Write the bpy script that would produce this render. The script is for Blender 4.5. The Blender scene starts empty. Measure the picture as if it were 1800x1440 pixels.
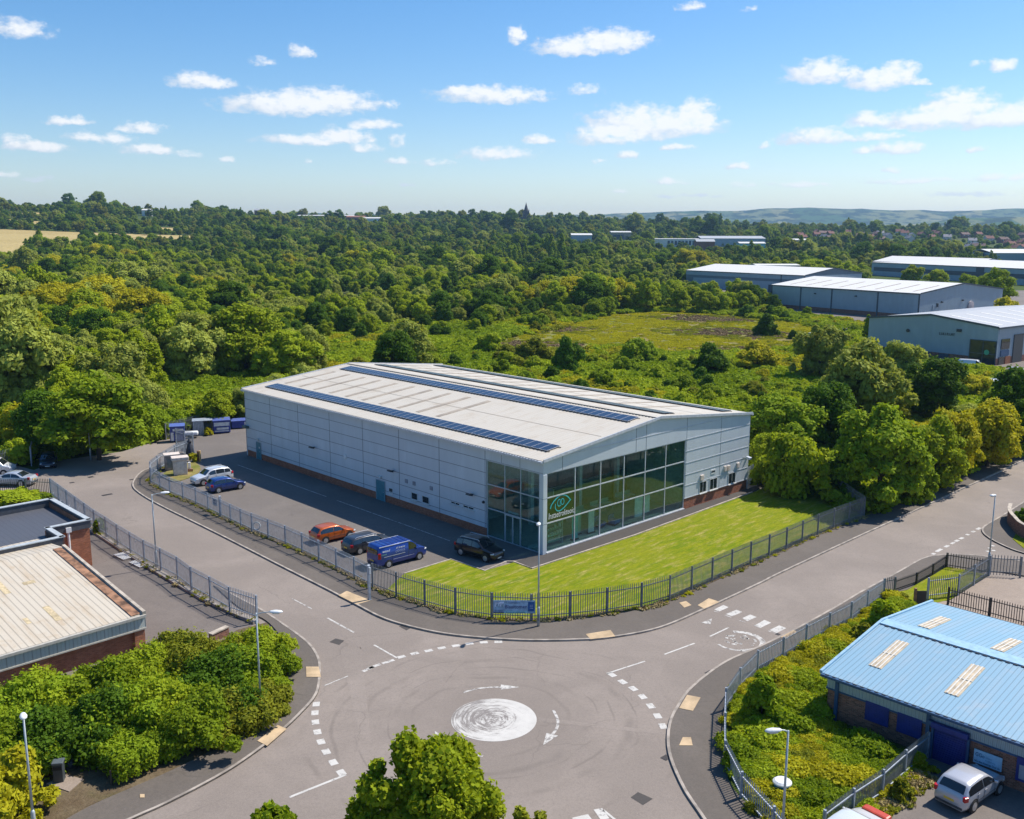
import bpy, math, random
import numpy as np
from mathutils import Vector, Matrix
from mathutils.geometry import tessellate_polygon

random.seed(7)
SC = bpy.context.scene
COL = SC.collection
R = math.radians

# ---------------------------------------------------------------- survey of the site (metres, z up, y away)
FOC, PITCH, ROLL, EYE = 1688.57, 0.183894736, -0.00218827, 28.0


def G(px, py, z=0.0):
    """Site point at height z that was surveyed at this spot of the photograph."""
    x, y = px - 900, py - 720
    c, s = math.cos(-ROLL), math.sin(-ROLL)
    x, y = c * x - s * y, s * x + c * y
    dx, dy, dz = x / FOC, math.cos(PITCH) - y / FOC * math.sin(PITCH), -math.sin(PITCH) - y / FOC * math.cos(PITCH)
    t = (z - EYE) / dz
    return Vector((dx * t, dy * t, z))


def GL(pts, z=0.0):
    return [G(p[0], p[1], z) for p in pts]


def project(p):
    X, Y, Z = p[0], p[1], p[2] - EYE
    d = Y * math.cos(PITCH) - Z * math.sin(PITCH)
    u = Z * math.cos(PITCH) + Y * math.sin(PITCH)
    if d < 1:
        return None
    return 900 + X / d * FOC, 720 - u / d * FOC, d


def at_depth(px, py, d):
    """Point at horizontal distance d in the direction of the photo spot."""
    a = G(px, py, 0) if py > 420 else None
    x, y = px - 900, py - 720
    dx, dy, dz = x / FOC, math.cos(PITCH) - y / FOC * math.sin(PITCH), -math.sin(PITCH) - y / FOC * math.cos(PITCH)
    t = d / dy
    return Vector((dx * t, d, EYE + dz * t))


# ---------------------------------------------------------------- mesh helpers
class MB:
    def __init__(self):
        self.v, self.f = [], []

    def add(self, vs, fs):
        n = len(self.v)
        self.v += [tuple(p) for p in vs]
        self.f += [tuple(i + n for i in f) for f in fs]
        return self

    def box(self, x0, x1, y0, y1, z0, z1, M=None):
        vs = [Vector((x, y, z)) for z in (z0, z1) for y in (y0, y1) for x in (x0, x1)]
        if M is not None:
            vs = [M @ p for p in vs]
        return self.add(vs, [(0, 2, 3, 1), (4, 5, 7, 6), (0, 1, 5, 4), (2, 6, 7, 3), (0, 4, 6, 2), (1, 3, 7, 5)])

    def obox(self, c, sx, sy, sz, rz=0.0, rx=0.0, ry=0.0):
        M = Matrix.Translation(Vector(c)) @ Matrix.Rotation(rz, 4, 'Z') @ Matrix.Rotation(ry, 4, 'Y') @ Matrix.Rotation(rx, 4, 'X')
        return self.box(-sx / 2, sx / 2, -sy / 2, sy / 2, -sz / 2, sz / 2, M)

    def bar(self, a, b, w, h):
        """Rectangular bar from a to b, w across, h up."""
        a, b = Vector(a), Vector(b)
        d = (b - a)
        L = d.length
        if L < 1e-6:
            return self
        d /= L
        s = d.cross(Vector((0, 0, 1)))
        s = s.normalized() if s.length > 1e-4 else Vector((1, 0, 0))
        u = s.cross(d)
        vs = []
        for p in (a, b):
            for q, r in ((-1, -1), (1, -1), (1, 1), (-1, 1)):
                vs.append(p + s * (w / 2 * q) + u * (h / 2 * r))
        return self.add(vs, [(0, 3, 2, 1), (4, 5, 6, 7), (0, 1, 5, 4), (1, 2, 6, 5), (2, 3, 7, 6), (3, 0, 4, 7)])

    def tube(self, pts, rad, n=8, cap=True):
        pts = [Vector(p) for p in pts]
        if not isinstance(rad, (list, tuple)):
            rad = [rad] * len(pts)
        vs, fs = [], []
        for i, p in enumerate(pts):
            d = (pts[min(i + 1, len(pts) - 1)] - pts[max(i - 1, 0)]).normalized()
            s = d.cross(Vector((0, 0, 1)))
            s = s.normalized() if s.length > 1e-3 else Vector((1, 0, 0))
            u = s.cross(d)
            for k in range(n):
                a = 2 * math.pi * k / n
                vs.append(p + (s * math.cos(a) + u * math.sin(a)) * rad[i])
        for i in range(len(pts) - 1):
            for k in range(n):
                a, b = i * n + k, i * n + (k + 1) % n
                fs.append((a, b, b + n, a + n))
        if cap:
            fs.append(tuple(range(n - 1, -1, -1)))
            fs.append(tuple((len(pts) - 1) * n + k for k in range(n)))
        return self.add(vs, fs)

    def lathe(self, prof, n=16, M=None):
        """prof: (radius, z) list turned about z; M places it."""
        vs, fs = [], []
        for r, z in prof:
            for k in range(n):
                a = 2 * math.pi * k / n
                p = Vector((r * math.cos(a), r * math.sin(a), z))
                vs.append(M @ p if M is not None else p)
        for i in range(len(prof) - 1):
            for k in range(n):
                a, b = i * n + k, i * n + (k + 1) % n
                fs.append((a, b, b + n, a + n))
        fs.append(tuple(range(n - 1, -1, -1)))
        fs.append(tuple((len(prof) - 1) * n + k for k in range(n)))
        return self.add(vs, fs)

    def prism(self, poly, z0, z1, bottom=False):
        """Horizontal polygon (x, y) raised from z0 to z1."""
        n = len(poly)
        area = sum(poly[i][0] * poly[(i + 1) % n][1] - poly[(i + 1) % n][0] * poly[i][1] for i in range(n))
        poly = list(poly) if area > 0 else list(reversed(poly))
        tri = tessellate_polygon([[Vector((p[0], p[1], 0)) for p in poly]])
        top = [(p[0], p[1], z1) for p in poly]
        fs = []
        for t in tri:
            a, b, c = [Vector((*poly[i][:2], 0)) for i in t]
            fs.append(tuple(t) if (b - a).cross(c - a).z > 0 else tuple(reversed(t)))
        self.add(top, fs)
        if z1 - z0 > 1e-4:
            lo = [(p[0], p[1], z0) for p in poly]
            self.add(lo + top, [(i, (i + 1) % n, n + (i + 1) % n, n + i) for i in range(n)])
            if bottom:
                self.add(lo, [tuple(reversed(f)) for f in fs])
        return self

    def poly3(self, pts):
        return self.add(pts, [tuple(range(len(pts)))])

    def slab(self, pts, t):
        """Closed plate: planar polygon pts pushed along -normal by t."""
        pts = [Vector(p) for p in pts]
        n = (pts[1] - pts[0]).cross(pts[2] - pts[0]).normalized()
        lo = [p - n * t for p in pts]
        k = len(pts)
        return self.add(pts + lo, [tuple(range(k)), tuple(range(2 * k - 1, k - 1, -1))] +
                        [(i, k + i, k + (i + 1) % k, (i + 1) % k) for i in range(k)])

    def strip(self, pts, off0, off1, z0, z1):
        """Kerb-like strip beside polyline pts, between offsets (left positive)."""
        L, Rr = offset(pts, off0), offset(pts, off1)
        n = len(pts)
        vs = []
        for i in range(n):
            vs += [(L[i].x, L[i].y, z0), (L[i].x, L[i].y, z1), (Rr[i].x, Rr[i].y, z1), (Rr[i].x, Rr[i].y, z0)]
        fs = []
        flip = off1 > off0
        for i in range(n - 1):
            a, b = 4 * i, 4 * i + 4
            for k in range(3):
                q = (a + k, b + k, b + k + 1, a + k + 1)
                fs.append(q if flip else tuple(reversed(q)))
        fs.append((0, 1, 2, 3) if not flip else (3, 2, 1, 0))
        e = 4 * (n - 1)
        fs.append((e + 3, e + 2, e + 1, e) if not flip else (e, e + 1, e + 2, e + 3))
        return self.add(vs, fs)

    def mesh(self, name, mat, smooth=False):
        me = bpy.data.meshes.new(name)
        me.from_pydata(self.v, [], self.f)
        if mat is not None:
            for m in (mat if isinstance(mat, list) else [mat]):
                me.materials.append(m)
        if smooth:
            me.polygons.foreach_set('use_smooth', [True] * len(me.polygons))
        me.update()
        return me

    def build(self, name, mat, parent=None, smooth=False, shift=None, bevel=0.0):
        if shift is not None:
            s = Vector(shift)
            self.v = [tuple(Vector(p) - s) for p in self.v]
        o = bpy.data.objects.new(name, self.mesh(name, mat, smooth))
        COL.objects.link(o)
        if parent is not None:
            o.parent = parent
        elif shift is not None:
            o.location = shift
        if bevel:
            b = o.modifiers.new('bevel', 'BEVEL')
            b.width = bevel
            b.segments = 2
            b.limit_method = 'ANGLE'
        return o


def offset(pts, d):
    out = []
    for i, p in enumerate(pts):
        a = pts[max(i - 1, 0)]
        b = pts[min(i + 1, len(pts) - 1)]
        t = Vector((b[0] - a[0], b[1] - a[1], 0)).normalized()
        out.append(Vector((p[0] - t.y * d, p[1] + t.x * d, 0)))
    return out


def smooth(pts, step=0.8):
    """Catmull-Rom through pts, resampled evenly."""
    P = [Vector(p) for p in pts]
    P = [2 * P[0] - P[1]] + P + [2 * P[-1] - P[-2]]
    out = []
    for i in range(1, len(P) - 2):
        a, b, c, d = P[i - 1:i + 3]
        n = max(1, int((c - b).length / step))
        for k in range(n):
            t = k / n
            out.append(0.5 * ((2 * b) + (c - a) * t + (2 * a - 5 * b + 4 * c - d) * t * t + (3 * b - a - 3 * c + d) * t ** 3))
    out.append(P[-2])
    return out


def resample(pts, step):
    pts = [Vector(p) for p in pts]
    L = [0]
    for a, b in zip(pts, pts[1:]):
        L.append(L[-1] + (b - a).length)
    n = max(1, round(L[-1] / step))
    out, j = [], 0
    for k in range(n + 1):
        s = L[-1] * k / n
        while j < len(pts) - 2 and L[j + 1] < s:
            j += 1
        seg = L[j + 1] - L[j]
        out.append(pts[j].lerp(pts[j + 1], (s - L[j]) / seg if seg else 0))
    return out


def inpoly(x, y, poly):
    c = False
    n = len(poly)
    for i in range(n):
        x0, y0 = poly[i][0], poly[i][1]
        x1, y1 = poly[i - 1][0], poly[i - 1][1]
        if (y0 > y) != (y1 > y) and x < (x1 - x0) * (y - y0) / (y1 - y0) + x0:
            c = not c
    return c


def tag(o, label=None, cat=None, group=None, kind=None):
    if label:
        o['label'] = label
    if cat:
        o['category'] = cat
    if group:
        o['group'] = group
    if kind:
        o['kind'] = kind
    return o


def thing(name, label, cat, loc=(0, 0, 0), rz=0.0, group=None):
    o = bpy.data.objects.new(name, None)
    o.empty_display_size = 0.3
    COL.objects.link(o)
    o.location = loc
    o.rotation_euler = (0, 0, rz)
    return tag(o, label, cat, group)


def copy_tree(o, parent=None):
    c = o.copy()
    COL.objects.link(c)
    if parent is not None:
        c.parent = parent
    for ch in KIDS.get(o.name, []) or list(o.children):
        copy_tree(ch, c)
    return c


KIDS = {}


def text_mesh(name, body, size, mat, parent, M, shear=0.0, depth=0.004, align='LEFT', width=None):
    cu = bpy.data.curves.new('lettering', 'FONT')
    cu.body = body
    cu.size = size
    cu.shear = shear
    cu.extrude = depth
    cu.resolution_u = 2
    cu.align_x = align
    t = bpy.data.objects.new('lettering', cu)
    COL.objects.link(t)
    bpy.context.view_layer.update()
    dg = bpy.context.evaluated_depsgraph_get()
    me = bpy.data.meshes.new_from_object(t.evaluated_get(dg))
    bpy.data.objects.remove(t)
    if width:
        xs = [v.co.x for v in me.vertices]
        k = width / max(1e-6, max(xs) - min(xs))
        x0 = min(xs)
        for v in me.vertices:
            v.co.x = (v.co.x - x0) * k
    me.transform(M)
    me.materials.clear()
    me.materials.append(mat)
    me.name = name
    o = bpy.data.objects.new(name, me)
    COL.objects.link(o)
    o.parent = parent
    return o
# ---------------------------------------------------------------- materials
class NT:
    def __init__(self, name):
        self.m = bpy.data.materials.new(name)
        self.m.use_nodes = True
        self.t = self.m.node_tree
        self.t.nodes.clear()
        self.out = self.n('ShaderNodeOutputMaterial')

    def n(self, typ, **kw):
        nd = self.t.nodes.new(typ)
        for k, v in kw.items():
            setattr(nd, k, v)
        return nd

    def set(self, sock, val):
        if isinstance(val, bpy.types.NodeSocket):
            self.t.links.new(val, sock)
        elif isinstance(val, (tuple, list)) and len(val) == 3 and sock.type == 'RGBA':
            sock.default_value = (*val, 1)
        else:
            sock.default_value = val

    def math(self, op, a, b=0.0, c=None, clamp=False):
        nd = self.n('ShaderNodeMath', operation=op)
        nd.use_clamp = clamp
        self.set(nd.inputs[0], a)
        self.set(nd.inputs[1], b)
        if c is not None:
            self.set(nd.inputs[2], c)
        return nd.outputs[0]

    def mix(self, f, a, b, mode='MIX'):
        nd = self.n('ShaderNodeMix', data_type='RGBA', blend_type=mode)
        self.set(nd.inputs[0], f)
        self.set(nd.inputs[6], a)
        self.set(nd.inputs[7], b)
        return nd.outputs[2]

    def ramp(self, f, lo, hi, a=0.0, b=1.0, smooth=True):
        nd = self.n('ShaderNodeMapRange')
        if smooth:
            nd.interpolation_type = 'SMOOTHSTEP'
        self.set(nd.inputs[0], f)
        for i, v in ((1, lo), (2, hi), (3, a), (4, b)):
            self.set(nd.inputs[i], v)
        return nd.outputs[0]

    def coord(self, kind='Object'):
        return self.n('ShaderNodeTexCoord').outputs[kind]

    def map(self, vec, scale=(1, 1, 1), loc=(0, 0, 0), rot=(0, 0, 0)):
        nd = self.n('ShaderNodeMapping')
        self.set(nd.inputs[0], vec)
        nd.inputs[1].default_value = loc
        nd.inputs[2].default_value = rot
        nd.inputs[3].default_value = scale
        return nd.outputs[0]

    def noise(self, vec, scale, detail=4.0, rough=0.55, dist=0.0):
        nd = self.n('ShaderNodeTexNoise')
        self.set(nd.inputs['Vector'], vec)
        nd.inputs['Scale'].default_value = scale
        nd.inputs['Detail'].default_value = detail
        nd.inputs['Roughness'].default_value = rough
        nd.inputs['Distortion'].default_value = dist
        return nd.outputs[0]

    def xyz(self, vec):
        nd = self.n('ShaderNodeSeparateXYZ')
        self.set(nd.inputs[0], vec)
        return nd.outputs

    def bump(self, h, strength=0.3, dist=0.05):
        nd = self.n('ShaderNodeBump')
        nd.inputs['Strength'].default_value = strength
        nd.inputs['Distance'].default_value = dist
        self.set(nd.inputs['Height'], h)
        return nd.outputs[0]

    def bsdf(self, color, rough=0.7, metal=0.0, spec=0.5, normal=None, coat=0.0):
        b = self.n('ShaderNodeBsdfPrincipled')
        self.set(b.inputs['Base Color'], color)
        self.set(b.inputs['Roughness'], rough)
        self.set(b.inputs['Metallic'], metal)
        self.set(b.inputs['Specular IOR Level'], spec)
        if coat:
            b.inputs['Coat Weight'].default_value = coat
            b.inputs['Coat Roughness'].default_value = 0.05
        if normal is not None:
            self.set(b.inputs['Normal'], normal)
        return b.outputs[0]

    def done(self, shader):
        self.t.links.new(shader, self.out.inputs[0])
        return self.m


def mul(c, k):
    return tuple(x * k for x in c)


MC = {}


def plain(name, col, rough=0.6, metal=0.0, spec=0.5, var=0.12, scale=3.0, coat=0.0):
    """Painted / cast surface with a little weathering."""
    if name in MC:
        return MC[name]
    k = NT(name)
    c = k.coord()
    f = k.ramp(k.noise(c, scale, 5), 0.3, 0.7)
    colr = k.mix(f, mul(col, 1 - var), mul(col, 1 + var))
    MC[name] = k.done(k.bsdf(colr, rough, metal, spec, coat=coat))
    return MC[name]


def m_asphalt(name, col, rubber=False, stain=0.35, warm=(1.05, 1.0, 0.94)):
    k = NT(name)
    c = k.coord()
    big = k.ramp(k.noise(c, 0.11, 5, 0.6, 0.6), 0.35, 0.68)
    mid = k.ramp(k.noise(c, 0.9, 5, 0.65), 0.3, 0.75)
    fine = k.noise(c, 14, 3, 0.7)
    col = tuple(a * b for a, b in zip(col, warm))
    x = k.mix(big, mul(col, 0.84), mul(col, 1.12))
    x = k.mix(k.math('MULTIPLY', mid, stain), x, mul(col, 0.72))
    x = k.mix(k.ramp(fine, 0.2, 0.8, -0.2, 0.55), x, mul(col, 1.35))
    sp_ = k.noise(c, 5.5, 4, .8)
    x = k.mix(k.ramp(sp_, 0.42, 0.72, 0, 0.5), x, mul(col, 0.68))
    # cracks and oil drips
    v = k.n('ShaderNodeTexVoronoi', feature='DISTANCE_TO_EDGE')
    wob = k.n('ShaderNodeVectorMath', operation='ADD')
    nn = k.n('ShaderNodeTexNoise')
    k.set(nn.inputs['Vector'], c)
    nn.inputs['Scale'].default_value = 0.7
    sc = k.n('ShaderNodeVectorMath', operation='SCALE')
    k.set(sc.inputs[0], nn.outputs[1])
    sc.inputs['Scale'].default_value = 1.2
    k.set(wob.inputs[0], c)
    k.set(wob.inputs[1], sc.outputs[0])
    k.set(v.inputs['Vector'], wob.outputs[0])
    v.inputs['Scale'].default_value = 0.13
    crack = k.math('MULTIPLY', k.ramp(v.outputs[0], 0.0, 0.008, 1, 0), k.ramp(k.noise(c, 0.16, 2), 0.48, 0.62))
    x = k.mix(k.math('MULTIPLY', crack, 0.28), x, mul(col, 0.4))
    oil = k.ramp(k.noise(c, 2.3, 2), 0.7, 0.8)
    x = k.mix(k.math('MULTIPLY', oil, 0.35), x, mul(col, 0.45))
    if rubber:
        # tyre scuffs left round the mini roundabout
        p = k.n('ShaderNodeVectorMath', operation='SUBTRACT')
        w2 = k.n('ShaderNodeTexNoise')
        k.set(w2.inputs['Vector'], c)
        w2.inputs['Scale'].default_value = 0.13
        w3 = k.n('ShaderNodeVectorMath', operation='MULTIPLY_ADD')
        k.set(w3.inputs[0], w2.outputs[1])
        w3.inputs[1].default_value = (3.0, 3.0, 0)
        k.set(w3.inputs[2], c)
        k.set(p.inputs[0], w3.outputs[0])
        p.inputs[1].default_value = (RB.x + 1.5, RB.y + 1.5, 0)
        flat = k.n('ShaderNodeVectorMath', operation='MULTIPLY')
        k.set(flat.inputs[0], p.outputs[0])
        flat.inputs[1].default_value = (1, 1, 0)
        ln = k.n('ShaderNodeVectorMath', operation='LENGTH')
        k.set(ln.inputs[0], flat.outputs[0])
        r = ln.outputs['Value']
        tot = None
        for r0, w, a in ((4.4, .10, .35), (5.6, .16, .5), (6.1, .05, .5), (7.0, .07, .5), (7.9, .2, .4), (8.3, .05, .5), (9.6, .09, .5), (11.0, .12, .4)):
            g = k.math('MULTIPLY', k.ramp(k.math('ABSOLUTE', k.math('SUBTRACT', r, r0)), 0, w * 2.0, a, 0),
                       k.ramp(k.noise(k.map(c, loc=(r0 * 9, 0, 0)), 0.23, 3), 0.44, 0.62))
            tot = g if tot is None else k.math('MAXIMUM', tot, g)
        x = k.mix(k.math('MULTIPLY', tot, 0.75), x, mul(col, 0.45))
        dirt = k.math('MULTIPLY', k.ramp(r, 3.0, 13.0, 0.35, 0.0), k.ramp(k.noise(c, 0.3, 4, .6, 1.), 0.3, 0.7))
        x = k.mix(dirt, x, mul(col, 0.75))
    return k.done(k.bsdf(x, k.ramp(fine, 0.2, 0.8, 0.75, 0.95), 0, 0.3, k.bump(fine, 0.25, 0.02)))


def m_paint(name, wear=0.45, rings=False, col=(0.56, 0.535, 0.49), under=(0.21, 0.187, 0.17)):
    """Road paint, worn through to the asphalt."""
    k = NT(name)
    c = k.coord()
    if rings:
        x, y, z = k.xyz(c)
        r = k.math('SQRT', k.math('ADD', k.math('POWER', x, 2.0), k.math('POWER', y, 2.0)))
        ang = k.math('ARCTAN2', y, x)
        cb = k.n('ShaderNodeCombineXYZ')
        k.set(cb.inputs[0], k.math('MULTIPLY', r, 4.6))
        k.set(cb.inputs[1], k.math('MULTIPLY', k.math('COSINE', ang), 1.1))
        k.set(cb.inputs[2], k.math('MULTIPLY', k.math('SINE', ang), 1.1))
        n1 = k.noise(cb.outputs[0], 1.3, 8, 0.78)
        edge = k.ramp(r, 0.7, 2.4, 0.05, 0.15)
        side = k.math('MULTIPLY', k.math('COSINE', k.math('SUBTRACT', ang, -0.25)), k.math('MULTIPLY', r, 0.05))
        f = k.ramp(k.math('ADD', k.math('ADD', n1, edge), side), 0.49, 0.64)
    else:
        n1 = k.noise(c, 3.0, 6, 0.75)
        f = k.ramp(n1, wear - 0.12, wear + 0.02)
    dirt = k.ramp(k.noise(c, 1.2, 3), 0.3, 0.8)
    white = k.mix(dirt, col, mul(col, 0.86))
    return k.done(k.bsdf(k.mix(f, under, white), 0.75, 0, 0.3))


def m_brick(name, col=(0.30, 0.115, 0.065), mortar=(0.30, 0.24, 0.2), course=0.075, contrast=0.3):
    k = NT(name)
    x, y, z = k.xyz(k.coord())
    cb = k.n('ShaderNodeCombineXYZ')
    k.set(cb.inputs[0], k.math('ADD', x, y))
    k.set(cb.inputs[1], z)
    b = k.n('ShaderNodeTexBrick')
    k.set(b.inputs['Vector'], cb.outputs[0])
    b.inputs['Color1'].default_value = (*mul(col, 1 - contrast), 1)
    b.inputs['Color2'].default_value = (*mul(col, 1 + contrast), 1)
    b.inputs['Mortar'].default_value = (*mortar, 1)
    b.inputs['Scale'].default_value = 1.0
    b.inputs['Mortar Size'].default_value = 0.008
    b.inputs['Brick Width'].default_value = 0.225
    b.inputs['Row Height'].default_value = course
    n1 = k.ramp(k.noise(k.coord(), 1.1, 5, .65), 0.3, 0.75)
    colr = k.mix(k.math('MULTIPLY', n1, 0.45), b.outputs[0], mul(col, 0.55))
    return k.done(k.bsdf(colr, 0.9, 0, 0.25))


def m_clad(name, col, ribs=None, axis='xy', streak=0.12, rough=0.42, metal=0.0, rib_dark=0.86, amp=0.5, panel=False):
    """Profiled sheet: ribs = spacing in metres, run across the given axis."""
    k = NT(name)
    c = k.coord()
    x, y, z = k.xyz(c)
    n1 = k.ramp(k.noise(k.map(c, (0.9, 0.9, 0.12)), 1.0, 5, .6), 0.25, 0.75)
    n2 = k.ramp(k.noise(c, 0.35, 3), 0.3, 0.7)
    colr = k.mix(n1, mul(col, 1 - streak), mul(col, 1 + streak * 0.5))
    colr = k.mix(n2, colr, mul(col, 1 - streak * 0.7))
    nrm = None
    if panel:   # each sheet weathers a little differently; rain marks run down from the joints
        cb = k.n('ShaderNodeCombineXYZ')
        k.set(cb.inputs[0], k.math('FLOOR', k.math('DIVIDE', k.math('ADD', x, y), 6.45)))
        k.set(cb.inputs[1], k.math('FLOOR', k.math('DIVIDE', k.math('SUBTRACT', z, 1.23), 1.22)))
        wn = k.n('ShaderNodeTexWhiteNoise', noise_dimensions='3D')
        k.set(wn.inputs[0], cb.outputs[0])
        colr = k.mix(k.math('MULTIPLY', wn.outputs[0], 0.6), colr, mul(col, 0.86))
        run = k.ramp(k.noise(k.map(c, (3.5, 3.5, 0.10)), 1.0, 4, .7), 0.55, 0.8)
        colr = k.mix(k.math('MULTIPLY', run, 0.35), colr, (col[0] * .62, col[1] * .60, col[2] * .56))
    if ribs:
        s = {'x': x, 'y': y, 'xy': k.math('ADD', x, y)}[axis]
        w = k.math('FRACT', k.math('DIVIDE', s, ribs))
        prof = k.math('MULTIPLY', k.ramp(w, 0.05, 0.2), k.ramp(w, 0.55, 0.7, 1, 0))
        line = k.ramp(k.math('ABSOLUTE', k.math('SUBTRACT', w, 0.62)), 0.0, 0.12, 1, 0)
        colr = k.mix(k.math('MULTIPLY', line, 1 - rib_dark), colr, mul(col, 0.3))
        nrm = k.bump(prof, amp, 0.04)
    return k.done(k.bsdf(colr, rough, metal, 0.5, nrm))


def m_roof(name, col, stains, ribs=0.33, axis='y', dark=0.8, blotch=0.5, amp=0.6, gap_line=0.12):
    k = NT(name)
    c = k.coord()
    x, y, z = k.xyz(c)
    s = {'x': x, 'y': y}[axis]
    w = k.math('FRACT', k.math('DIVIDE', s, ribs))
    line = k.ramp(k.math('ABSOLUTE', k.math('SUBTRACT', w, 0.5)), 0.0, gap_line, 1, 0)
    sc = (0.18, 1.3, 1) if axis == 'y' else (1.3, 0.18, 1)
    st = k.ramp(k.noise(k.map(c, sc), 1.0, 5, .65), 0.45, 0.8)
    bl = k.ramp(k.noise(c, 0.45, 6, .7), 0.52, 0.75)
    colr = k.mix(k.math('MULTIPLY', st, 0.5), col, stains)
    colr = k.mix(k.math('MULTIPLY', bl, blotch), colr, stains)
    colr = k.mix(k.math('MULTIPLY', line, 1 - dark), colr, mul(col, 0.25))
    return k.done(k.bsdf(colr, 0.55, 0, 0.4, k.bump(line, -amp, 0.03)))


def m_leaf(name, col, var=0.35, yellow=0.25, trans=0.36):
    k = NT(name)
    c = k.coord()
    info = k.n('ShaderNodeObjectInfo')
    rnd = info.outputs['Random']
    geo = k.n('ShaderNodeNewGeometry').outputs['Random Per Island']
    big = k.ramp(k.noise(c, 0.5, 3), 0.3, 0.7)
    a = k.mix(rnd, mul(col, 1 - var), mul(col, 1 + var))
    warm = (col[0] * 1.3, col[1] * 1.1, col[2] * 0.7)
    a = k.mix(k.math('MULTIPLY', big, yellow * 2), a, warm)
    a = k.mix(k.ramp(geo, 0, 1, 0, 0.55, False), a, mul(col, 1.5))
    d = k.bsdf(a, 0.75, 0, 0.10)
    t = k.n('ShaderNodeBsdfTranslucent')
    k.set(t.inputs[0], k.mix(0.5, a, (col[0] * 1.9, col[1] * 1.7, col[2] * 0.5)))
    m = k.n('ShaderNodeMixShader')
    m.inputs[0].default_value = trans
    k.t.links.new(d, m.inputs[1])
    k.t.links.new(t.outputs[0], m.inputs[2])
    return k.done(m.outputs[0])


def m_ground(name, a, b, c3, s=0.25, fine=6.0):
    k = NT(name)
    c = k.coord()
    f1 = k.ramp(k.noise(c, s, 6, .65, .4), 0.35, 0.68)
    f2 = k.ramp(k.noise(k.map(c, loc=(40, 9, 0)), s * 0.6, 5, .6), 0.45, 0.7)
    f3 = k.noise(c, fine, 4, .7)
    x = k.mix(f1, a, b)
    x = k.mix(f2, x, c3)
    x = k.mix(k.ramp(f3, 0.25, 0.75, 0, 0.55), x, mul(a, 0.45))
    return k.done(k.bsdf(x, 0.95, 0, 0.1, k.bump(f3, 0.6, 0.12)))


def m_lawn(name):
    k = NT(name)
    c = k.map(k.coord(), rot=(0, 0, R(-46)))
    st = k.map(c, (0.35, 1.6, 1))
    f1 = k.ramp(k.noise(st, 1.3, 8, .74, .4), 0.38, 0.62)
    f2 = k.ramp(k.noise(k.map(st, loc=(40, 9, 0)), 1.1, 8, .74), 0.49, 0.66)
    f3 = k.noise(k.map(c, (0.6, 1.7, 1)), 5.0, 5, .75)
    f4 = k.ramp(k.noise(c, 0.09, 3, .5), 0.4, 0.6)
    x = k.mix(f1, (0.115, 0.20, 0.005), (0.29, 0.295, 0.014))
    x = k.mix(k.math('MULTIPLY', f4, 0.5), x, (0.27, 0.275, 0.018))
    x = k.mix(k.math('MULTIPLY', f2, 0.85), x, (0.47, 0.37, 0.14))
    x = k.mix(k.ramp(f3, 0.3, 0.75, 0.75, 0), x, (0.13, 0.155, 0.010))
    return k.done(k.bsdf(x, 0.95, 0, 0.05, k.bump(f3, 0.5, 0.06)))


def m_glass(name, tint=(0.22, 0.36, 0.34), base=0.12):
    k = NT(name)
    fr = k.n('ShaderNodeLayerWeight')
    fr.inputs[0].default_value = 0.5
    wob = k.bump(k.noise(k.coord(), 0.45, 2), 0.05, 0.05)
    tr = k.n('ShaderNodeBsdfTransparent')
    tr.inputs[0].default_value = (*tint, 1)
    gl = k.n('ShaderNodeBsdfGlossy')
    gl.inputs['Color'].default_value = (0.9, 0.95, 0.95, 1)
    gl.inputs['Roughness'].default_value = 0.02
    k.set(gl.inputs['Normal'], wob)
    m = k.n('ShaderNodeMixShader')
    k.set(m.inputs[0], k.math('ADD', k.math('POWER', fr.outputs['Facing'], 4.0), base, clamp=True))
    k.t.links.new(tr.outputs[0], m.inputs[1])
    k.t.links.new(gl.outputs[0], m.inputs[2])
    return k.done(m.outputs[0])


def m_cells(name):
    """Solar panel face: dark cells with thin grid."""
    k = NT(name)
    x, y, z = k.xyz(k.coord())
    lx = k.math('FRACT', k.math('DIVIDE', x, 0.17))
    ly = k.math('FRACT', k.math('DIVIDE', y, 0.17))
    g = k.math('MAXIMUM', k.ramp(lx, 0.0, 0.06, 1, 0), k.ramp(ly, 0.0, 0.06, 1, 0))
    col = k.mix(k.math('MULTIPLY', g, 0.3), (0.014, 0.02, 0.045), (0.25, 0.28, 0.33))
    return k.done(k.bsdf(col, 0.2, 0, 0.5))


RB = (G(795, 1268) + G(946, 1268)) / 2
RB.y = (G(870, 1225).y + G(870, 1308).y) / 2

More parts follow.
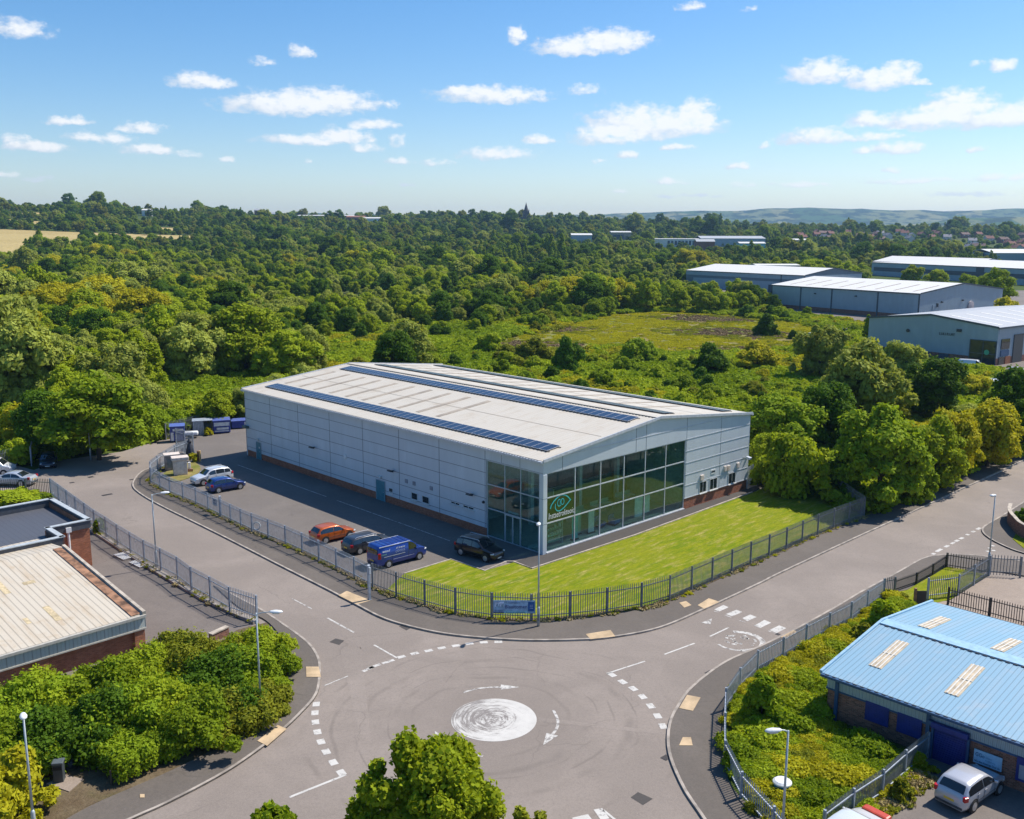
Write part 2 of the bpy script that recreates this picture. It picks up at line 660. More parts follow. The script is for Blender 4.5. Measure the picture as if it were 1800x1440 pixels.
M = dict(
    road=m_asphalt('road_asphalt', (0.240, 0.211, 0.190), True),
    yard=m_asphalt('yard_asphalt', (0.165, 0.147, 0.136), stain=0.45),
    carpark=m_asphalt('car_park_asphalt', (0.16, 0.146, 0.137), stain=0.4),
    pave=m_asphalt('pavement_asphalt', (0.128, 0.114, 0.102), stain=0.4),
    path=m_asphalt('path_asphalt', (0.075, 0.07, 0.068), stain=0.3),
    conc=m_asphalt('old_concrete', (0.30, 0.25, 0.21), stain=0.6),
    kerb=plain('kerb_stone', (0.33, 0.285, 0.24), 0.9, var=0.3, scale=1.3),
    edging=plain('edging_stone', (0.42, 0.36, 0.29), 0.9, var=0.25, scale=1.5),
    buff=plain('buff_tactile', (0.48, 0.35, 0.21), 0.9, var=0.2, scale=1.1),
    paint=m_paint('road_paint', 0.46),
    paint_worn=m_paint('road_paint_worn', 0.52),
    paint_ring=m_paint('roundabout_paint', rings=True),
    iron=plain('cast_iron', (0.05, 0.045, 0.045), 0.8),
    brick=m_brick('red_brick', (0.36, 0.125, 0.065), (0.33, 0.22, 0.17)),
    brick_o=m_brick('orange_brick', (0.40, 0.14, 0.065), (0.34, 0.22, 0.16)),
    brick_d=m_brick('brown_brick', (0.26, 0.105, 0.065), contrast=0.5),
    clad=m_clad('silver_cladding', (0.62, 0.665, 0.70), rough=0.45, streak=0.14, panel=True),
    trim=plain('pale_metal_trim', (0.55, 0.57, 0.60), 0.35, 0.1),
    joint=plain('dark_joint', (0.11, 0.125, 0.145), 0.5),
    roof=m_roof('white_roof_sheet', (0.55, 0.50, 0.415), (0.43, 0.345, 0.24), 0.5, 'y', 0.82, 0.6, 0.3),
    rooflight=plain('aged_rooflight', (0.37, 0.305, 0.225), 0.5, var=0.2, scale=0.9),
    cells=m_cells('solar_cells'),
    black=plain('black_rubber', (0.012, 0.012, 0.013), 0.7),
    dark=plain('dark_metal', (0.045, 0.05, 0.055), 0.5),
    frame=plain('window_frame_metal', (0.36, 0.44, 0.48), 0.35, 0.2),
    framew=plain('white_window_frame', (0.6, 0.6, 0.58), 0.5),
    glass=m_glass('tinted_glazing', (0.74, 0.89, 0.86), 0.055),
    pane=plain('dark_pane', (0.02, 0.03, 0.035), 0.05, spec=0.8),
    teal=plain('teal_door_paint', (0.05, 0.21, 0.26), 0.45),
    galv=plain('galvanised_steel', (0.33, 0.37, 0.42), 0.5, 0.15, var=0.2),
    galv_d=plain('weathered_steel', (0.17, 0.185, 0.20), 0.55, 0.15, var=0.2),
    blackfence=plain('dark_fence_paint', (0.03, 0.028, 0.03), 0.5),
    lampsteel=plain('lamp_column_steel', (0.40, 0.45, 0.47), 0.5, 0.2),
    lampwhite=plain('lantern_white', (0.72, 0.73, 0.72), 0.35),
    white=plain('white_plastic', (0.72, 0.72, 0.70), 0.5),
    dirtywhite=plain('pinkish_cabinet_paint', (0.62, 0.53, 0.46), 0.7, var=0.15),
    blueplas=plain('blue_container_paint', (0.045, 0.07, 0.30), 0.45),
    logo_teal=plain('teal_logo', (0.05, 0.50, 0.52), 0.5),
    logo_white=plain('white_lettering', (0.8, 0.8, 0.78), 0.5),
    soil=m_ground('bare_soil', (0.14, 0.10, 0.06), (0.20, 0.155, 0.095), (0.12, 0.11, 0.045), 0.5),
    lawn=m_lawn('mown_lawn'),
    verge=m_ground('dry_verge', (0.33, 0.25, 0.11), (0.22, 0.22, 0.05), (0.15, 0.18, 0.03), 0.6),
    terrain=m_ground('scrub_ground', (0.06, 0.10, 0.018), (0.085, 0.12, 0.022), (0.10, 0.10, 0.03), 0.05, 1.2),
    meadow=m_ground('meadow_grass', (0.185, 0.21, 0.04), (0.26, 0.22, 0.075), (0.27, 0.165, 0.08), 0.05, 1.0),
    wheat=m_ground('ripe_wheat', (0.48, 0.37, 0.15), (0.52, 0.40, 0.17), (0.44, 0.33, 0.13), 0.02, 0.3),
    bark=plain('tree_bark', (0.07, 0.05, 0.035), 0.95),
)
LEAF = dict(
    dark=m_leaf('dark_green_leaves', (0.081, 0.152, 0.011)),
    green=m_leaf('mid_green_leaves', (0.192, 0.268, 0.013)),
    bright=m_leaf('bright_green_leaves', (0.268, 0.336, 0.016)),
    yellow=m_leaf('yellow_green_leaves', (0.360, 0.349, 0.016)),
    grey=m_leaf('grey_green_leaves', (0.284, 0.322, 0.058), yellow=0.1),
    olive=m_leaf('olive_green_leaves', (0.207, 0.226, 0.019)),
)
# ---------------------------------------------------------------- terrain
T_AZ = [-0.9, -0.53, -0.30, -0.12, 0.0, 0.12, 0.35, 0.55, 0.9]
T_D = [0, 480, 760, 950, 1100, 1250, 1400, 1650, 1900, 2300, 3500, 9000]
T_Z = np.array([
    [0, 0, 6, 18, 29, 44, 60, 64, 62, 46, 20, 0],
    [0, 0, 6, 18, 29, 44, 60, 64, 62, 46, 20, 0],
    [0, 0, 5, 13, 21, 31, 42, 50, 50, 40, 20, 0],
    [0, 0, 4, 9, 15, 22, 31, 43, 47, 40, 20, 0],
    [0, 0, 3, 7, 12, 19, 28, 42, 48, 40, 20, 0],
    [0, 0, 2, 6, 10, 16, 23, 34, 40, 34, 20, 0],
    [0, 0, 1, 4, 8, 14, 21, 27, 28, 22, 14, 0],
    [0, 0, 0, 3, 7, 13, 20, 24, 22, 16, 10, 0],
    [0, 0, 0, 3, 7, 13, 20, 24, 22, 16, 10, 0]], float)


def terrain_z(x, y):
    d = max(0.0, y)
    az = x / max(y, 1.0)
    i = np.searchsorted(T_AZ, az) - 1
    i = int(min(max(i, 0), len(T_AZ) - 2))
    t = min(max((az - T_AZ[i]) / (T_AZ[i + 1] - T_AZ[i]), 0), 1)
    a = np.interp(d, T_D, T_Z[i])
    b = np.interp(d, T_D, T_Z[i + 1])
    z = a * (1 - t) + b * t
    if d > 700:
        z += 1.5 * math.sin(x * 0.011 + 1) * math.sin(y * 0.009) * min(1, (d - 700) / 300)
    return float(z)


ys = [-8600, -3000, -800, -200, 0, 60, 120, 200, 300, 400, 480] + list(range(540, 2000, 60)) + [2100, 2300, 2700, 3500, 5000, 7000, 8700]
mb = MB()
azs = [k / 16 for k in range(-16, 17)]
for y in ys:
    for t in azs:
        x = t * max(abs(y), 260) * (1.0 if abs(y) < 5000 else 1.0)
        x = max(-8700, min(8700, x))
        mb.v.append((x, y, -0.12 + terrain_z(x, y)))
nx = len(azs)
for j in range(len(ys) - 1):
    for i in range(nx - 1):
        a = j * nx + i
        mb.f.append((a, a + 1, a + 1 + nx, a + nx))
tag(mb.build('terrain', M['terrain'], smooth=True), kind='structure')

# ripe fields on the rising ground at the far left
def field(name, pts, dz):
    b = MB()
    n = 14
    A, B, C, D = [Vector((p[0], p[1], 0)) for p in pts]
    for j in range(n + 1):
        for i in range(n + 1):
            p = A.lerp(B, i / n).lerp(D.lerp(C, i / n), j / n)
            b.v.append((p.x, p.y, terrain_z(p.x, p.y) + dz))
    for j in range(n):
        for i in range(n):
            a = j * (n + 1) + i
            b.f.append((a, a + 1, a + n + 2, a + n + 1))
    tag(b.build(name, M['wheat']), kind='structure')


FIELD1 = [(-480, 765), (-375, 715), (-405, 1090), (-640, 1105)]
FIELD2 = [(-640, 1170), (-400, 1165), (-420, 1215), (-660, 1230)]
FIELD3 = [(-665, 1300), (-590, 1300), (-580, 1345), (-660, 1345)]
field('wheat_field', FIELD1, 0.35)
field('wheat_field', FIELD2, 0.35)
field('wheat_field', FIELD3, 0.35)
FIELD4 = [(-389, 900), (-352, 930), (-346, 1090), (-404, 1090)]
field('wheat_field', FIELD4, 0.35)

# distant hills, three ranges
def hills(name, d, depth, prof, seed, mat):
    rnd = np.random.RandomState(seed)
    xs = np.linspace(-1.0, 1.0, 180) * d * 0.95
    ph = rnd.rand(8) * 6.28
    base = np.interp(xs / d, prof[0], prof[1])
    w = np.zeros_like(xs)
    for k in range(8):
        w += np.sin(xs / d * (9 * 1.55 ** k) + ph[k]) * 9.0 / 1.45 ** k
    rows = [(-0.5, -0.2), (-0.38, 0.25), (-0.25, 0.55), (-0.1, 0.85), (0.0, 1.0), (0.12, 0.9), (0.5, -0.2)]
    b = MB()
    for q, (fy, fz) in enumerate(rows):
        for i, x in enumerate(xs):
            h = (base[i] + w[i] * (0.5 + 0.5 * fz)) * fz + (math.sin(x * 0.004 + q * 2.1) * 6 if 0 < fz < 1 else 0)
            if fz == 1.0:
                h += rnd.rand() * 4
            b.v.append((x, d + fy * depth, h if fz > 0 else -20))
    n = len(xs)
    for q in range(len(rows) - 1):
        for i in range(n - 1):
            b.f.append((q * n + i, q * n + i + 1, (q + 1) * n + i + 1, (q + 1) * n + i))
    return tag(b.build(name, mat, smooth=True), kind='structure')


def m_hill():
    k = NT('hill_farmland')
    c = k.map(k.coord(), (1, 0.35, 0))
    v = k.n('ShaderNodeTexVoronoi')
    k.set(v.inputs['Vector'], c)
    v.inputs['Scale'].default_value = 0.0055
    r = k.xyz(v.outputs['Color'])[0]
    fieldc = k.mix(k.ramp(r, 0.2, 0.9, 0, 1, False), (0.05, 0.10, 0.03), (0.19, 0.19, 0.08))
    wood = k.ramp(k.noise(k.coord(), 0.009, 6, .7), 0.46, 0.52, 1, 0)
    return k.done(k.bsdf(k.mix(wood, fieldc, (0.015, 0.035, 0.012)), 0.95, 0, 0.1))


MH = m_hill()
hills('hills', 6300, 1700, ([-1, -.3, 0.0, .06, .15, .3, .45, .6, .9], [110, 115, 130, 142, 156, 166, 162, 164, 150]), 3, MH)
hills('hills', 4200, 1100, ([-1, 0.0, .1, .2, .35, .5, .7], [30, 38, 46, 54, 72, 84, 78]), 11, MH)

# ---------------------------------------------------------------- roads and pavements
road_out = [(-90, 15), (120, 15)] + [tuple(p[:2]) for p in GL([(2600, 640), (2000, 655), (1800, 770), (1700, 825), (1600, 870), (1519, 898)])]
road_out += [(35, 100), (-6, 160)] + [tuple(p[:2]) for p in GL([(300, 770), (215, 797), (110, 812), (60, 830), (0, 815), (-300, 870)])]
tag(MB().prism([p for p in road_out], -0.02, 0.0).build('road', M['road']), kind='structure')

K1 = smooth(GL([(331, 806), (295, 815), (268, 826), (250, 834), (238, 848), (236, 858), (243, 867), (264, 881), (300, 900), (344, 921), (407, 952), (500, 999), (582, 1040), (630, 1065), (681, 1090), (751, 1109), (815, 1119), (898, 1125), (960, 1126), (1032, 1124), (1083, 1119), (1160, 1103), (1239, 1069.5), (1338, 1023), (1367, 1008), (1494, 948), (1572, 912), (1711, 847), (1800, 805), (1950, 733), (2150, 645)]), 0.7)
F1 = smooth(GL([(331, 803), (309, 812), (289, 826), (271, 838), (263, 851), (280, 862), (300, 873), (342, 890), (389, 913), (444, 939), (507, 964), (569, 993), (620, 1018), (675, 1045.5), (729, 1061.5), (787, 1079), (847, 1089), (898, 1093), (949, 1093), (1036, 1085), (1099, 1076), (1156, 1065), (1198, 1048), (1238, 1030), (1313, 996), (1378, 968), (1439, 940), (1519, 908)]), 0.7)
VERGE_R = GL([(1519, 908), (1567, 887), (1614, 870), (1675, 834), (1711, 823), (1755, 807), (1800, 790), (1950, 722), (2150, 640)])
ix = max(range(len(K1)), key=lambda i: -(K1[i] - G(500, 999)).length)
outer = K1
inner = [p for p in F1] + VERGE_R[1:]
pv = MB().prism([(p.x, p.y) for p in outer] + [(p.x, p.y) for p in reversed(inner)], 0.0, 0.11)
tag(pv.build('pavement', M['pave']), kind='structure')
tag(MB().strip(K1, 0.0, -0.16, 0.0, 0.125).build('kerb', M['kerb']), kind='structure')
tag(MB().strip(F1, 0.35, -0.12, 0.06, 0.15).build('edging', M['soil']), kind='structure')

K2 = smooth(GL([(380, 1032), (430, 1058), (464, 1076), (505, 1103), (544, 1132), (563, 1159), (566, 1188), (560, 1223), (537, 1252), (505, 1283.5), (467, 1315.5), (400, 1362), (303.5, 1414), (236, 1445), (120, 1500), (0, 1560)]), 0.6)
P2 = smooth(GL([(378, 1034), (423, 1072), (470, 1095), (502, 1133), (509, 1165), (504, 1200), (473, 1245), (444, 1274), (383, 1319), (303.5, 1360), (224, 1395), (160, 1424), (60, 1480), (-60, 1545)]), 0.6)
tag(MB().prism([(p.x, p.y) for p in K2] + [(p.x, p.y) for p in reversed(P2)], 0.0, 0.10).build('pavement', M['pave']), kind='structure')
tag(MB().strip(K2, -0.0, -0.16, 0.0, 0.115).build('kerb', M['kerb']), kind='structure')

K3 = smooth(GL([(1310, 1540), (1244, 1440), (1233, 1424), (1211, 1392), (1195, 1360), (1185, 1335), (1180, 1312), (1180, 1287), (1185, 1264), (1195, 1245), (1214, 1216), (1252, 1183), (1287, 1160.5), (1338, 1138), (1399, 1108), (1476, 1065), (1517, 1040), (1578, 1007), (1622, 982), (1645, 976), (1665, 974), (1700, 974), (1760, 980), (1830, 990)]), 0.6)
F3 = smooth(GL([(1420, 1540), (1340, 1440), (1316, 1414.5), (1292, 1388), (1279, 1360), (1275, 1330), (1276, 1300), (1276, 1270), (1279, 1243.6), (1300, 1215), (1329, 1183), (1366, 1162), (1401.6, 1143), (1436, 1120.6), (1469, 1106), (1499, 1089), (1529, 1066), (1554, 1049), (1573, 1040)]), 0.6)
F5 = GL([(1573, 1040), (1595.5, 1036), (1619.5, 1021.5), (1642, 1009), (1664, 994)])
P3i = F3 + F5[1:] + GL([(1700, 1000), (1760, 1003), (1830, 1015)])
tag(MB().prism([(p.x, p.y) for p in K3] + [(p.x, p.y) for p in reversed(P3i)], 0.0, 0.105).build('pavement', M['pave']), kind='structure')
tag(MB().strip(K3, 0.16, 0.0, 0.0, 0.12).build('kerb', M['kerb']), kind='structure')
K4 = smooth(GL([(1990, 1010), (1900, 992), (1800, 970), (1758, 954), (1738, 943), (1728, 934), (1727, 926), (1737, 918), (1761, 904), (1800, 879), (1900, 815), (2100, 700)]), 0.5)
P4 = GL([(2100, 745), (1990, 800), (1850, 850), (1800, 880), (1784, 903), (1769, 930), (1775, 940), (1800, 958), (1900, 975), (1990, 1000)])
P4b = GL([(2200, 760), (1990, 830), (1850, 900), (1790, 925), (1779, 936), (1790, 952), (1850, 970), (1990, 995)])
tag(MB().prism([(p.x, p.y) for p in K4] + [(p.x, p.y) for p in GL([(2300, 760), (2200, 900), (2050, 1008)])], 0.0, 0.105).build('pavement', M['pave']), kind='structure')
tag(MB().strip(K4, -0.0, -0.16, 0.0, 0.12).build('kerb', M['kerb']), kind='structure')

# ---------------------------------------------------------------- warehouse plot
TH = R(43.717)
N0 = G(955, 976.4)
CA, CB = Vector((math.cos(TH), math.sin(TH), 0)), Vector((-math.sin(TH), math.cos(TH), 0))
LW, LL, HE, HR = 32.13, 52.39, 8.563, 10.242


def loc(u, v, z=0.0):
    return N0 + CA * u + CB * v + Vector((0, 0, z))


car = GL([(331, 803), (309, 812), (289, 826), (271, 838), (263, 851), (280, 862), (300, 873), (342, 890), (389, 913), (444, 939), (507, 964), (569, 993), (620, 1018), (675, 1045.5), (692, 1050), (712, 1011), (794, 985.5), (853.5, 1005.5), (891.5, 988.7), (904, 990), (945, 1000)])
car += [loc(3, 1), loc(33, 1), loc(33, 68), loc(8, 69)] + GL([(310, 776), (318, 790)])
tag(MB().prism([(p.x, p.y) for p in car], 0.0, 0.05).build('car_park', M['carpark']), kind='structure')
PATH_OUT = [(840, 1006), (904, 989), (936, 1001), (1118, 941), (1323, 864.7), (1345, 855)]
path = GL([(904, 989), (936, 1001), (1118, 941), (1323, 864.7), (1345, 852)]) + [loc(35.2, -0.1), loc(0, -0.1), loc(-1.0, 0.3)]
tag(MB().prism([(p.x, p.y) for p in path], 0.0, 0.085).build('path', M['path']), kind='structure')
lawn = GL([(712, 1011), (794, 985.5), (853.5, 1005.5), (904, 990.5), (936, 1002.5), (1118, 942.5), (1323, 866), (1345, 856), (1400, 850), (1448, 862), (1519, 907)])
fl = [p for p in F1 if p.x > lawn[0].x - 1.4 and (p - G(263, 851)).length > 40 and p.x < G(1519, 908).x]
tag(MB().prism([(p.x, p.y) for p in lawn] + [(p.x, p.y) for p in reversed(fl)], 0.0, 0.10).build('lawn', M['lawn']), kind='structure')
tag(MB().strip(GL([(712, 1011), (794, 985.5), (853.5, 1005.5), (891.5, 988.7), (904, 989), (936, 1001), (1118, 941), (1323, 864.7)]), 0.07, -0.07, 0.0, 0.14).build('edging', M['edging']), kind='structure')
isl = smooth(GL([(284, 842), (292, 834), (310, 826), (328, 818), (340, 816), (350, 822), (353, 829), (345, 838), (330, 845), (305, 851), (284, 842)]), 0.5)
tag(MB().prism([(p.x, p.y) for p in isl], 0.0, 0.14).build('verge', M['verge']), kind='structure')
# white lane lines on the car park beside the long wall
lm = MB()
for v0, v1 in ((48.5, 29.0), (27.0, 8.6), (4.2, 0.8)):
    pts = [loc(-3.4, v0), loc(-3.4, v1)]
    lm.strip(pts, 0.05, -0.05, 0.05, 0.056)
tag(lm.build('bay_line', M['paint_worn']), kind='structure')

# side yard at the left, ground by the blue workshop, upper yard at the right
yl = GL([(60, 862), (91, 879), (214, 969), (309, 1022), (423, 1090), (452, 1098), (400, 1122), (380, 1135), (250, 1200), (0, 1260), (-200, 1180), (-200, 900)])
tag(MB().prism([(p.x, p.y) for p in yl], 0.0, 0.03).build('yard', M['yard']), kind='structure')
tag(MB().strip(GL([(91, 879), (171, 940), (259, 997), (364, 1058), (454, 1098)]), 0.12, -0.35, 0.0, 0.22).build('plinth_kerb', M['kerb']), kind='structure')
veg = [p for p in F3] + GL([(1600, 1062), (1650, 1080), (1640, 1290), (1632, 1331), (1597, 1358.6), (1562, 1395), (1527, 1414), (1492, 1440), (1440, 1500)])
tag(MB().prism([(p.x, p.y) for p in veg], 0.0, 0.11).build('rough_ground', M['terrain']), kind='structure')
yr = GL([(1632, 1331), (1597, 1358.6), (1562, 1395), (1527, 1414), (1492, 1440), (1440, 1500), (2100, 1600), (2000, 1400), (1700, 1340)])
tag(MB().prism([(p.x, p.y) for p in yr], 0.0, 0.08).build('yard', M['yard']), kind='structure')
yr = GL([(1631, 1053), (1669, 1056), (1738, 1011), (1800, 1016), (1950, 1030), (1950, 1160), (1800, 1120), (1650, 1075)])
tag(MB().prism([(p.x, p.y) for p in yr], 0.0, 0.115).build('yard', M['conc']), kind='structure')
gs = GL([(1573, 1041), (1595.5, 1037), (1619.5, 1022.5), (1642, 1010), (1664, 996), (1690, 999), (1737, 1009), (1693, 1040), (1669, 1054), (1625, 1064)])
tag(MB().prism([(p.x, p.y) for p in gs], 0.0, 0.13).build('grass_verge', M['lawn']), kind='structure')
gv = GL([(1781, 946), (1788, 934), (1800, 932), (1860, 945), (1860, 975), (1800, 962)])
tag(MB().prism([(p.x, p.y) for p in gv], 0.0, 0.14).build('grass_verge', M['lawn']), kind='structure')
# long grass strip under the roadside trees
gt = VERGE_R + GL([(2150, 600), (1800, 755), (1700, 800), (1600, 835), (1519, 880)])
tag(MB().prism([(p.x, p.y) for p in gt], 0.0, 0.12).build('grass_verge', M['meadow']), kind='structure')
md = smooth(GL([(850, 612), (890, 594), (930, 588), (985, 578), (1060, 556), (1150, 548), (1260, 552), (1340, 560), (1420, 570), (1450, 590), (1410, 612), (1300, 622), (1180, 622), (1080, 612), (980, 618), (900, 622), (850, 612)]), 6)
tag(MB().prism([(p.x, p.y) for p in md], 0.0, 0.05).build('meadow', M['meadow']), kind='structure')
MEADOW = [(p.x, p.y) for p in md]
lb = smooth(GL([(20, 1500), (60, 1400), (86, 1372), (100, 1340), (160, 1350), (214, 1392), (150, 1425), (60, 1480)]), 0.8)
tag(MB().prism([(p.x, p.y) for p in lb], 0.0, 0.06).build('bare_earth', M['soil']), kind='structure')
sh = GL([(500, 1133), (470, 1097), (420, 1110), (380, 1135), (250, 1200), (0, 1270), (-300, 1300), (-300, 1600), (60, 1480), (160, 1424), (224, 1395), (303, 1360), (383, 1319), (444, 1274), (473, 1245), (504, 1200), (509, 1165)])
tag(MB().prism([(p.x, p.y) for p in sh], 0.0, 0.045).build('shrub_bed', M['soil']), kind='structure')

# ---------------------------------------------------------------- road markings
def paint(name, quads, mat='paint', z=0.004):
    b = MB()
    for q in quads:
        b.prism([(p[0], p[1]) for p in q], z, z + 0.004)
    return tag(b.build(name, M[mat]), kind='structure')


def dash(px, py, L, W, ang_pts):
    """Dash centred at the photo spot, aligned along the kerb-side curve."""
    c = G(px, py)
    d = (G(*ang_pts[1]) - G(*ang_pts[0])).normalized()
    s = Vector((-d.y, d.x, 0))
    return [c + d * L / 2 + s * W / 2, c - d * L / 2 + s * W / 2, c - d * L / 2 - s * W / 2, c + d * L / 2 - s * W / 2]


def dashes(pts, L, W):
    out = []
    for i, p in enumerate(pts):
        a, b = pts[max(0, i - 1)], pts[min(len(pts) - 1, i + 1)]
        out.append(dash(p[0], p[1], L, W, (a, b)))
    return out


rp = lambda x, y: (400 + x * .3195, 980 + y * .3195)
rq = lambda x, y: (840 + x * .3195, 980 + y * .3195)
paint('give_way_line', dashes([rp(962, 550), rp(1035, 531), rp(1112, 515), rp(1184, 500), rp(1262, 487), rp(1337, 476), rp(1415, 468), rp(1495, 465)], 0.55, 0.36))
paint('give_way_line', dashes([rp(780, 618), rp(815, 602), rp(890, 577)], 0.9, 0.28), 'paint_worn')
paint('give_way_line', dashes([rp(495, 812), rp(488, 860), rp(491, 911), rp(502, 965), rp(522, 1019), rp(551, 1074), rp(590, 1132), rp(634, 1188)], 0.56, 0.42))
paint('give_way_line', dashes([rq(744, 643), rq(803, 682), rq(862, 719), rq(913, 763), rq(958, 814), rq(996, 869), rq(1026, 925)], 0.6, 0.42))
paint('give_way_line', dashes([rq(580, 1436), rq(690, 1410), (1046, 1470)], 0.9, 0.45))


def line(a, b, w):
    a, b = G(*a), G(*b)
    d = (b - a).normalized()
    s = Vector((-d.y, d.x, 0)) * w / 2
    return [a + s, a - s, b - s, b + s]


paint('centre_line', [line(rp(812, 485), rp(938, 556), .13), line(rp(350, 1325), rp(660, 1200), .16), line(rq(715, 637), rq(925, 568), .13),
                      line(rq(1032, 530), rq(1198, 468), .13), line(rq(1282, 430), rq(1385, 381), .13), line(rq(700, 1388), rq(770, 1445), .13)])
paint('centre_line', [line(rp(555, 338), rp(700, 417), .15), line(rp(360, 232), rp(468, 288), .10), line(rp(540, 710), rp(670, 656), .10)], 'paint_worn')
e = lambda x, y: (1640 + x / 9.6, 870 + y / 9.6)
paint('give_way_line', [line(e(0, 975), e(38, 955), .3), line(e(65, 930), e(155, 880), .3), line(e(215, 850), e(270, 822), .3), line(e(318, 795), e(370, 768), .25), line(e(385, 755), e(437, 730), .3), line(e(462, 712), e(518, 688), .3), line(e(575, 645), e(612, 632), .3), line(e(668, 595), e(710, 578), .3), line(e(750, 550), e(805, 522), .3)])
paint('give_way_line', [line(e(915, 920), e(970, 918), .3), line(e(1000, 905), e(1060, 903), .3), line(e(950, 868), e(985, 862), .3), line(e(1000, 828), e(1040, 822), .3)])
hz = lambda x, y: (1200 + x / 6, 1030 + y / 6)
paint('hump_marking', [[G(*hz(*p)) for p in q] for q in (
    [(342, 240), (438, 193), (495, 216), (395, 262)], [(466, 288), (577, 242), (638, 266), (530, 312)], [(640, 330), (722, 292), (790, 318), (690, 362)],
    [(775, 403), (872, 348), (943, 378), (835, 430)], [(925, 455), (1028, 405), (1103, 434), (1000, 487)])])
paint('hump_marking', [line(hz(455, 298), hz(522, 322), .09), line(hz(762, 405), hz(836, 432), .10), line(hz(915, 464), hz(990, 490), .10), line(hz(610, 355), hz(670, 372), .1), line(hz(340, 258), hz(385, 268), .08)], 'paint_worn')
paint('arrow_marking', [[G(*hz(*p)) for p in [(200, 382), (318, 336), (305, 395)]]], 'paint_worn')
# worn roundel on the approach
rc = G(*hz(605, 570))
b = MB()
for (r0, r1, a0, a1) in ((1.35, 1.72, -150, 40), (1.5, 1.68, 150, 212)):
    n = 20
    for i in range(n):
        t0, t1 = R(a0 + (a1 - a0) * i / n) + 0.9, R(a0 + (a1 - a0) * (i + 1) / n) + 0.9
        b.prism([(rc.x + r * math.cos(t) * 1.05, rc.y + r * math.sin(t)) for r, t in ((r0, t0), (r1, t0), (r1, t1), (r0, t1))], 0.004, 0.008)
rr = random.Random(5)
for i in range(46):
    x, y = rr.uniform(-1.1, 1.1), rr.uniform(-1.0, 0.9)
    if x * x + y * y < 1.3:
        w, h = rr.uniform(.05, .22), rr.uniform(.05, .16)
        b.prism([(rc.x + x, rc.y + y), (rc.x + x + w, rc.y + y - w * .5), (rc.x + x + w + .05, rc.y + y + h), (rc.x + x, rc.y + y + h)], 0.004, 0.008)
tag(b.build('speed_roundel_marking', M['paint_worn']), kind='structure')
# mini roundabout disc and its three arrows
b = MB()
rad = (G(946, 1268) - G(795, 1268)).x / 2
b.prism([(rad * math.cos(2 * math.pi * k / 64), rad * 1.0 * math.sin(2 * math.pi * k / 64)) for k in range(64)], 0.004, 0.009)
o = b.build('roundabout_marking', M['paint_ring'])
o.location = (RB.x, RB.y, 0)
tag(o, kind='structure')


def arrow(pts, w, head):
    pts = smooth(GL(pts), 0.25)
    b = MB()
    b.strip(pts, w / 2, -w / 2, 0.004, 0.009)
    d = (pts[-1] - pts[-3]).normalized()
    s = Vector((-d.y, d.x, 0))
    p = pts[-1]
    b.prism([(q.x, q.y) for q in (p + s * head * .45, p + d * head * 1.6, p - s * head * .45)], 0.004, 0.009)
    tag(b.build('arrow_marking', M['paint_worn']), kind='structure')


ar = lambda x, y: (770 + x / 7.826, 1200 + y / 7.826)
arrow([ar(365, 140), ar(520, 95), ar(700, 68), ar(880, 64)], 0.16, 0.75)
arrow([ar(1605, 378), ar(1655, 480), ar(1670, 560), ar(1640, 650), ar(1590, 710)], 0.16, 0.8)
arrow([ar(640, 1015), ar(430, 975), ar(190, 900), ar(90, 830), ar(60, 780)], 0.16, 0.6)

# buff dropped-kerb slabs and patches
bf = [[rp(438, 606), rp(508, 606), rp(520, 662), rp(440, 662)], [rp(284, 928), rp(332, 948), rp(225, 1042), rp(172, 1015)],
      [rp(615, 213), rp(660, 188), rp(790, 240), rp(715, 262)], [rq(598, 420), rq(735, 397), rq(762, 432), rq(625, 448)],
      [rq(1112, 245), rq(1150, 236), rq(1180, 258), rq(1140, 272)], [rq(1214, 258), rq(1275, 220), rq(1335, 240), rq(1250, 278)],
      [rq(1158, 752), rq(1232, 766), rq(1190, 840), rq(1115, 825)], [hz(1040, 528), hz(1180, 455), hz(1235, 478), hz(1105, 545)],
      [rq(1135, 985), rq(1180, 985), rq(1190, 1030), rq(1115, 1030)], [(249, 1399), (257, 1399), (257, 1405), (249, 1405)]]
b = MB()
for q in bf:
    b.prism([(p.x, p.y) for p in GL(q, 0.12)], 0.1, 0.128)
tag(b.build('tactile_paving', M['buff']), kind='structure')
